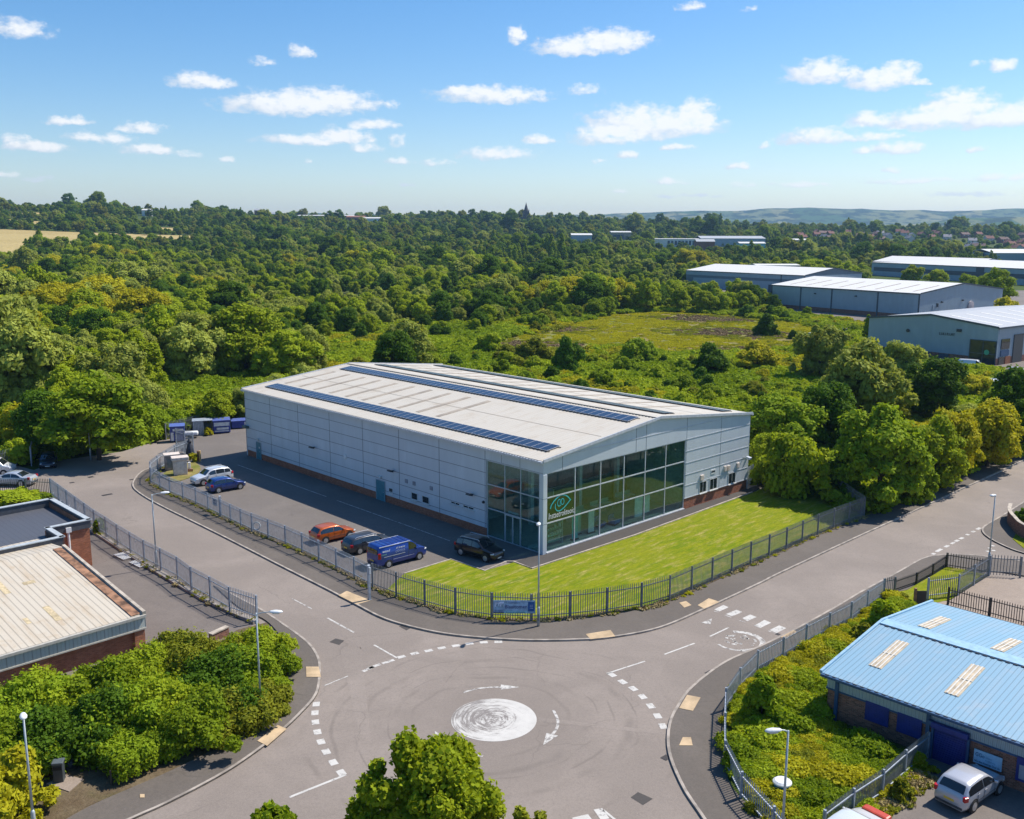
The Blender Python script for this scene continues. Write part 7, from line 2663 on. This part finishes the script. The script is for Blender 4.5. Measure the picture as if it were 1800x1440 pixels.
def zone_kind(x, y):
    pr = project((x, y, terrain_z(x, y) + 2))
    px, py, d = pr
    r = rw.random()
    n_ = math.sin(x * .045 + 1.3) + math.sin(y * .037 + x * .02)
    if y < 235 and px > 545 and px < 1480:          # scrub behind the warehouse and round the meadow
        k = rw.choice(('bush_bright', 'bush_green', 'bush_green', 'bush_yellow', 'bush_olive', 'bush_dark', 'bush_bright'))
        return k, rw.uniform(2.0, 4.6)
    if y < 150 and px < 620:
        if py > 735:
            return rw.choice(('bush_bright', 'bush_green', 'bush_yellow')), rw.uniform(2.6, 4.6)
    if 235 <= y < 330 and px > 880 and px < 1500:
        return rw.choice(('bush_green', 'bush_olive', 'bush_dark', 'oak_green')), rw.uniform(4, 6.5)
    if d < 700:
        w_ = ['oak_green', 'oak_bright', 'willow', 'oak_bright', 'oak_dark', 'oak_bright', 'yellow_tree', 'willow']
        k = w_[int((n_ + 2) / 4 * 5.5 + r * 2.4) % 8]
        return k, rw.uniform(5.5, 11.5) * (1.0 if px < 900 else .85) * (1.2 if r > .85 else 1)
    k = rw.choice(('oak_dark', 'oak_green', 'oak_green', 'oak_dark', 'olive_tree', 'willow', 'poplar' if rw.random() < .5 else 'oak_green'))
    if 830 < px < 1010 and 560 < y < 820 and rw.random() < .5:
        return 'poplar', rw.uniform(13, 18)
    if y > 1150:
        return k, rw.uniform(6, 12) * (1.7 if rw.random() < .12 else 1)
    return k, rw.uniform(8, 14) if k != 'poplar' else rw.uniform(13, 18)


CAPX = [-200, 90, 92, 262, 264, 430, 620, 900, 1000, 1400, 1420, 1500, 1560, 1640, 1700, 1830]
CAPY = [708, 700, 640, 660, 700, 672, 612, 600, 616, 622, 590, 602, 610, 650, 664, 655]



def cap_height(x, y, h, w):
    pr = project((x, y, h))
    if y > (150 if pr[0] < 264 else (176 if pr[0] < 620 else 226)):
        return h
    lim = float(np.interp(pr[0], CAPX, CAPY))
    while h > 1.4 and project((x, y, h))[1] < lim:
        h -= .3
    return h


def cleared(x, y, px):
    for a, b, d0, d1 in CLEAR:
        if a < px < b and d0 < y < d1:
            return True
    return False


trees = []
for x, y in cand:
    pr = project((x, y, 3))
    if pr is None or not (-160 < pr[0] < 1960):
        continue
    k, h = zone_kind(x, y)
    ppx = 900 + x / y * FOC
    g_ = math.sin(x * .031 + y * .013 + 2) + math.sin(y * .043 - x * .017) + .6 * math.sin(x * .09 + y * .07)
    if y < 420 and g_ < -1.15 and rw.random() < (.6 if y < 240 else .85):
        continue
    h *= .82 + .16 * g_ + (.35 if g_ > 1.7 else 0)
    h = max(h, 1.8)
    if cleared(x, y, ppx):
        if y < 900 or rw.random() < .62:
            continue
        k, h = rw.choice(('bush_green', 'bush_dark', 'oak_green')), rw.uniform(4, 8)
    if 1395 < ppx < 1700 and 225 < y < 320:
        k, h = rw.choice(('bush_green', 'bush_olive', 'bush_dark', 'bush_yellow')), rw.uniform(1.7, 2.6)
    h2 = cap_height(x, y, h, 0)
    if h2 < h - .2:
        h = h2 * rw.uniform(.85, 1)
        if h < 1.6:
            continue
        if h < 5 and not k.startswith('bush'):
            k = rw.choice(('bush_green', 'bush_bright', 'bush_bright', 'bush_yellow', 'bush_olive'))
    W0 = KINDS[k][2] / KINDS[k][1]
    w = h * W0 * rw.uniform(.9, 1.25)
    inframe = -20 < pr[0] < 1820
    trees.append((h * w / pr[2] ** 2 if inframe else 0, x, y, k, h, w, pr))
trees.sort(key=lambda t_: -t_[0])
# hide nothing important: the first 250 by size in the picture are things of their own
NIND = 238
ind, rest = [t_ for t_ in trees[:NIND]], trees[NIND:]


def zone_name(px, py, y):
    if px < 300 and y < 175:
        return 'behind the yard at the left, near the shaded lamp column'
    if px < 620 and y < 190:
        return 'behind the blue containers and the far end of the warehouse'
    if px < 240:
        return 'in the left wood below the yellow field'
    if px < 460:
        return 'in the left wood behind the blue containers, deeper in'
    if px < 640:
        return 'in the wood above the left end of the warehouse roof'
    if px < 800:
        return 'in the scrub straight behind the warehouse ridge'
    if px < 960:
        return 'between the warehouse roof and the left tip of the meadow'
    if px < 1130:
        return 'below the middle of the brown meadow'
    if px < 1320:
        return 'below the right half of the meadow, above the gable'
    if px < 1480:
        return 'between the warehouse end and the pale meadow willow'
    return 'between the roadside trees and the grey sheds'


info = []
for t_ in ind:
    _, x, y, k, h, w, pr = t_
    info.append((zone_name(pr[0], pr[1], y), k, t_))
grp = {}
for zn, k, t_ in info:
    grp.setdefault((zn, k), []).append(t_)
ORD = ['nearest', 'second nearest', 'third nearest', 'fourth nearest', 'fifth nearest', 'sixth nearest', 'seventh nearest', 'eighth nearest', 'ninth nearest', 'tenth nearest', 'eleventh nearest', 'twelfth nearest']
for (zn, k), L in grp.items():
    hs = sorted(t_[4] for t_ in L)
    bands = {}
    for t_ in L:
        sz = '' if len(L) < 3 else ('tall ' if t_[4] > hs[len(hs) * 2 // 3] else ('small ' if t_[4] < hs[len(hs) // 3] else ''))
        bands.setdefault(sz, []).append(t_)
    for sz, Q in bands.items():
        Q.sort(key=lambda q: q[2])
        for i, t_ in enumerate(Q):
            _, x, y, kk, h, w, pr = t_
            word = KWORD[kk]
            lab = f'{sz}{word} {zn}'
            if len(Q) > 1:
                lab = f'{ORD[min(i, 11)]} {sz}{word} {zn}'
            lab = ' '.join(lab.split()[:16])
            plant(kk, x, y, h, w, rw.uniform(0, 6.28), lab, ('bushes ' if kk.startswith('bush') else 'trees ') + zn, v=rw.randrange(3))
# the rest of the wood reads as one mass
order = list(KINDS)
protos, start = [], {}
for k in order:
    start[k] = len(protos)
    protos += KINDS[k][0]
pts = []
for _, x, y, k, h, w, pr in rest:
    pts.append((x, y, terrain_z(x, y) - .1, h / KINDS[k][1], rw.uniform(0, 6.28), start[k] + rw.randrange(len(KINDS[k][0]))))
# hedgerows round the fields
for (a, c) in (((-235, 1090), (-640, 1108)), ((-400, 1160), (-700, 1170)), ((-410, 1222), (-700, 1236)), ((-372, 705), (-480, 750))):
    n = int(math.hypot(c[0] - a[0], c[1] - a[1]) / 8)
    for i in range(n + 1):
        t_ = i / max(n, 1)
        x, y = a[0] + (c[0] - a[0]) * t_ + rw.uniform(-3, 3), a[1] + (c[1] - a[1]) * t_ + rw.uniform(0, 9)
        k = rw.choice(('oak_dark', 'oak_green', 'bush_green', 'bush_green'))
        pts.append((x, y, terrain_z(x, y) - .2, rw.uniform(.5, 1.0), rw.uniform(0, 6.28), start[k] + rw.randrange(len(KINDS[k][0]))))
# trees among the distant houses and on the lower hills
for _ in range(900):
    x, y = rw.uniform(100, 2300), rw.uniform(2300, 3600)
    pts.append((x, y, terrain_z(x, y) - .2, rw.uniform(1, 1.7), rw.uniform(0, 6.28), start['oak_dark'] + rw.randrange(3)))
for (x, y) in ((1483, 1300), (1500, 1310), (1547, 1250)):
    p = at_depth(x, 395, y)
    pts.append((p.x, p.y, terrain_z(p.x, p.y), 1.3, 0, start['poplar']))
scatter('far_woodland', None, pts, protos)
# undergrowth between the nearer trees
under = [tuft_mesh(421, 'green', 3.0, 1.5, .32, 620, 10), tuft_mesh(422, 'bright', 3.0, 1.4, .32, 620, 10), tuft_mesh(423, 'yellow', 2.6, 1.2, .30, 520, 9), tuft_mesh(424, 'olive', 2.6, 1.2, .30, 520, 9)]
pts = []
for _ in range(26000):
    d = 66 + 300 * rw.random() ** .8
    x = rw.uniform(-.62, .62) * d
    if x > d * .62 or not wooded(x, d):
        continue
    n_ = math.sin(x * .13) + math.cos(d * .11 + x * .05) + rw.uniform(-.8, .8)
    pts.append((x, d, -.1, rw.uniform(.6, 1.5), rw.uniform(0, 6.28), 0 if n_ < -.2 else (1 if n_ < .9 else (2 if n_ < 1.5 else 3))))
scatter('undergrowth', None, pts, under)
# meadow grasses and docks
mg = [tuft_mesh(431, 'yellow', 2.2, .35, .22, 320, 9), tuft_mesh(432, 'olive', 2.2, .35, .22, 320, 9), crown_mesh('docks', plain('brown_seedheads', (.28, .19, .09), .9, var=.3), 433, [(rw.uniform(-1, 1), rw.uniform(-1, 1), .12, .4, .5) for _ in range(8)], .2, 260, jitter=.8, shell=.5)]
pts = []
mx = [p[0] for p in MEADOW]
my = [p[1] for p in MEADOW]
for _ in range(3800):
    x, y = rw.uniform(min(mx), max(mx)), rw.uniform(min(my), max(my))
    if inpoly(x, y, MEADOW):
        n_ = math.sin(x * .11 + 1) + math.sin(y * .14 + x * .03) + rw.uniform(-.7, .7)
        pts.append((x, y, 0.0, rw.uniform(.6, 1.2), rw.uniform(0, 6.28), 0 if n_ < .3 else (1 if n_ < 1.2 else 2)))
scatter('meadow_grass', None, pts, mg)
# ---------------------------------------------------------------- light, air, sky, camera
SUN = Vector((-(G(819, 1133).x - G(948, 1103).x), -(G(819, 1133).y - G(948, 1103).y), 0)).normalized()
SEL = R(52.5)
to_sun = SUN * math.cos(SEL) + Vector((0, 0, math.sin(SEL)))
sl = bpy.data.lights.new('sun', 'SUN')
sl.energy = 4.65
sl.angle = R(0.53)
sl.color = (1.0, 0.945, 0.86)
so = bpy.data.objects.new('sun', sl)
COL.objects.link(so)
so.rotation_euler = to_sun.to_track_quat('Z', 'Y').to_euler()
so.location = (60, 40, 120)

w = bpy.data.worlds.new('World')
SC.world = w
w.use_nodes = True
nt = w.node_tree
nt.nodes.clear()
NN = nt.nodes.new
LK = nt.links.new
sky = NN('ShaderNodeTexSky')
sky.sky_type = 'NISHITA'
sky.sun_disc = False
sky.sun_elevation = SEL
sky.sun_rotation = math.atan2(to_sun.x, to_sun.y)
sky.altitude = 100
sky.air_density = 1.0
sky.dust_density = 0.5
sky.ozone_density = 4.0


def wm(op, a, b=None, c=None, clamp=False):
    n = NN('ShaderNodeMath')
    n.operation = op
    n.use_clamp = clamp
    for i, v in enumerate((a, b, c)):
        if v is None:
            continue
        if isinstance(v, bpy.types.NodeSocket):
            LK(v, n.inputs[i])
        else:
            n.inputs[i].default_value = v
    return n.outputs[0]


tc = NN('ShaderNodeTexCoord')
sp = NN('ShaderNodeSeparateXYZ')
LK(tc.outputs['Generated'], sp.inputs[0])
az = wm('ARCTAN2', sp.outputs[0], sp.outputs[1])
el = wm('ARCSINE', sp.outputs[2])
cv = NN('ShaderNodeCombineXYZ')
LK(az, cv.inputs[0])
LK(el, cv.inputs[1])
# gentle warp so that the clouds have ragged outlines
nz = NN('ShaderNodeTexNoise')
LK(cv.outputs[0], nz.inputs['Vector'])
nz.inputs['Scale'].default_value = 55
nz.inputs['Detail'].default_value = 6
nz.inputs['Roughness'].default_value = .62
ws = NN('ShaderNodeVectorMath')
ws.operation = 'MULTIPLY_ADD'
LK(nz.outputs[1], ws.inputs[0])
ws.inputs[1].default_value = (.034, .010, 0)
LK(cv.outputs[0], ws.inputs[2])
CL = [(35, 57, 38, 14, .75), (463, 110, 24, 7, .5), (527, 95, 21, 10, .8), (350, 147, 44, 11, .95), (500, 190, 95, 17, 1), (560, 184, 85, 18, 1), (688, 187, 14, 8, .5), (117, 216, 34, 7, .8), (650, 222, 42, 9, .75), (245, 230, 34, 9, .75),
      (597, 244, 42, 13, 1), (530, 250, 70, 8, .85), (25, 248, 16, 7, .7), (62, 262, 40, 8, .95), (260, 267, 38, 8, .85), (150, 246, 32, 9, .55), (195, 249, 42, 10, .5), (640, 262, 32, 8, .55), (700, 250, 16, 15, .4), (905, 68, 16, 12, .9),
      (1070, 78, 62, 17, 1), (1000, 88, 55, 13, 1), (860, 172, 85, 13, 1), (815, 165, 40, 10, .9), (1030, 160, 30, 9, .55), (1212, 12, 20, 7, .6), (1315, 14, 16, 5, .4), (1440, 132, 50, 16, 1.05), (1535, 146, 40, 14, 1), (1575, 136, 30, 16, 1), (1620, 143, 18, 5, .6),
      (1762, 115, 20, 9, .8), (1715, 114, 15, 5, .5), (1215, 210, 36, 20, 1.05), (1120, 225, 80, 24, 1.05), (1170, 226, 80, 18, 1), (1060, 245, 60, 12, .8), (948, 248, 27, 7, .9), (1680, 200, 48, 24, 1.1), (1620, 214, 70, 14, 1), (1740, 212, 50, 15, 1.05), (1525, 214, 30, 11, 1), (1790, 204, 40, 16, 1),
      (1435, 243, 55, 12, .95), (1520, 243, 55, 7, .6), (1575, 263, 38, 9, .9), (1515, 264, 17, 6, .65), (1345, 255, 16, 6, .6), (870, 273, 72, 11, .65), (1102, 275, 18, 7, .85), (1185, 259, 27, 6, .65), (700, 285, 24, 6, .6), (765, 286, 28, 6, .55), (545, 285, 16, 5, .5),
      (395, 285, 17, 6, .55), (1295, 293, 17, 6, .75), (1170, 320, 34, 7, .45), (1570, 298, 16, 6, .5), (1715, 262, 14, 5, .7), (1600, 317, 90, 6, .4), (1750, 313, 60, 7, .4), (1400, 325, 60, 6, .35), (1050, 285, 15, 4, .4), (330, 272, 30, 6, .35), (10, 312, 22, 6, .45), (1090, 335, 20, 4, .35), (1300, 326, 40, 5, .35), (715, 326, 16, 4, .3), (640, 320, 30, 5, .25), (1700, 340, 90, 5, .3), (1200, 345, 80, 4, .25), (80, 318, 40, 5, .25)]


def ray(px, py):
    x, y = px - 900, py - 720
    d = Vector((x / FOC, math.cos(PITCH) - y / FOC * math.sin(PITCH), -math.sin(PITCH) - y / FOC * math.cos(PITCH))).normalized()
    return math.atan2(d.x, d.y), math.asin(d.z)


acc = acc2 = None
for px, py, hw, hh, op in CL:
    a, e_ = ray(px, py)
    sx, sy = 1.2 * hw / FOC, 1.55 * hh / FOC
    v = NN('ShaderNodeVectorMath')
    v.operation = 'MULTIPLY_ADD'
    LK(ws.outputs[0], v.inputs[0])
    v.inputs[1].default_value = (1 / sx, 1 / sy, 0)
    v.inputs[2].default_value = (-(a + .017) / sx, -(e_ + .005) / sy, 0)
    # flat-based: the underside falls off faster than the top
    ng = NN('ShaderNodeVectorMath')
    ng.operation = 'MULTIPLY'
    LK(v.outputs[0], ng.inputs[0])
    ng.inputs[1].default_value = (-1, -1.9, 0)
    mxv = NN('ShaderNodeVectorMath')
    mxv.operation = 'MAXIMUM'
    LK(v.outputs[0], mxv.inputs[0])
    LK(ng.outputs[0], mxv.inputs[1])
    dt = NN('ShaderNodeVectorMath')
    dt.operation = 'DOT_PRODUCT'
    LK(mxv.outputs[0], dt.inputs[0])
    LK(mxv.outputs[0], dt.inputs[1])
    m = wm('SUBTRACT', op + .20, dt.outputs['Value'])
    acc = m if acc is None else wm('MAXIMUM', acc, m)
    if op > .3:
        up = NN('ShaderNodeVectorMath')
        up.operation = 'DISTANCE'
        LK(v.outputs[0], up.inputs[0])
        up.inputs[1].default_value = (.25, .55, 0)
        m2 = wm('SUBTRACT', 1.0, up.outputs['Value'])
        acc2 = m2 if acc2 is None else wm('MAXIMUM', acc2, m2)
n2 = NN('ShaderNodeTexNoise')
cs = NN('ShaderNodeVectorMath')
cs.operation = 'MULTIPLY'
LK(cv.outputs[0], cs.inputs[0])
cs.inputs[1].default_value = (1, 1.7, 1)
LK(cs.outputs[0], n2.inputs['Vector'])
n2.inputs['Scale'].default_value = 75
n2.inputs['Detail'].default_value = 6
n2.inputs['Roughness'].default_value = .58
dens = wm('ADD', acc, wm('MULTIPLY', wm('SUBTRACT', n2.outputs[0], .52), 2.6))
mr = NN('ShaderNodeMapRange')
mr.interpolation_type = 'SMOOTHSTEP'
LK(dens, mr.inputs[0])
mr.inputs[1].default_value = -.25
mr.inputs[2].default_value = 1.05
mr.inputs[4].default_value = .90
SKY_STR = 0.112
hs = NN('ShaderNodeHueSaturation')
hs.inputs['Saturation'].default_value = 1.3
hs.inputs['Value'].default_value = 1.0
LK(sky.outputs[0], hs.inputs['Color'])
mx = NN('ShaderNodeMix')
mx.data_type = 'RGBA'
LK(mr.outputs[0], mx.inputs[0])
tn = NN('ShaderNodeMix')
tn.data_type = 'RGBA'
tn.blend_type = 'MULTIPLY'
tn.inputs[0].default_value = 1
LK(hs.outputs[0], tn.inputs[6])
tn.inputs[7].default_value = (1.06, 1.0, 1.0, 1)
LK(tn.outputs[2], mx.inputs[6])
lit = NN('ShaderNodeMapRange')
lit.interpolation_type = 'SMOOTHSTEP'
LK(wm('ADD', acc2, wm('MULTIPLY', wm('SUBTRACT', n2.outputs[0], .5), 1.2)), lit.inputs[0])
lit.inputs[1].default_value = -.1
lit.inputs[2].default_value = .55
cc = NN('ShaderNodeMix')
cc.data_type = 'RGBA'
LK(lit.outputs[0], cc.inputs[0])
cc.inputs[6].default_value = (.58 / SKY_STR, .63 / SKY_STR, .70 / SKY_STR, 1)
cc.inputs[7].default_value = (.80 / SKY_STR, .80 / SKY_STR, .80 / SKY_STR, 1)
LK(cc.outputs[2], mx.inputs[7])
bg = NN('ShaderNodeBackground')
LK(mx.outputs[2], bg.inputs[0])
bg.inputs[1].default_value = SKY_STR
ow = NN('ShaderNodeOutputWorld')
LK(bg.outputs[0], ow.inputs[0])
w.cycles.sampling_method = 'MANUAL'
w.cycles.sample_map_resolution = 512

# the air over the valley
k = NT('valley_haze')
pvn = k.n('ShaderNodeVolumePrincipled')
pvn.inputs['Color'].default_value = (.42, .68, 1.0, 1)
pvn.inputs['Density'].default_value = HAZE_D if 'HAZE_D' in globals() else 7.5e-5
pvn.inputs['Anisotropy'].default_value = .25
k.t.links.new(pvn.outputs[0], k.out.inputs['Volume'])
hz_ = MB().box(-9000, 9000, -8900, 9000, -24, 235).build('haze', k.m)
tag(hz_, kind='stuff')

cd = bpy.data.cameras.new('camera')
co = bpy.data.objects.new('camera', cd)
COL.objects.link(co)
co.matrix_world = Matrix.Translation((0, 0, EYE)) @ Matrix.Rotation(math.pi / 2 - PITCH, 4, 'X') @ Matrix.Rotation(-ROLL, 4, 'Z')
cd.sensor_width = 36
cd.lens = FOC / 1800 * 36
cd.clip_start = .5
cd.clip_end = 30000
SC.camera = co

SC.view_settings.view_transform = 'Standard'
SC.view_settings.look = 'None'
SC.view_settings.exposure = 0.42
SC.view_settings.gamma = 1.0
SC.render.engine = 'CYCLES'
cy = SC.cycles
cy.use_denoising = True
cy.denoiser = 'OPENIMAGEDENOISE'
cy.max_bounces = 6
cy.diffuse_bounces = 3
cy.glossy_bounces = 3
cy.transmission_bounces = 4
cy.transparent_max_bounces = 8
cy.volume_bounces = 0
cy.use_adaptive_sampling = True
cy.adaptive_threshold = 0.012
cy.caustics_reflective = False
cy.caustics_refractive = False
cy.sample_clamp_indirect = 4
SC.render.film_transparent = False
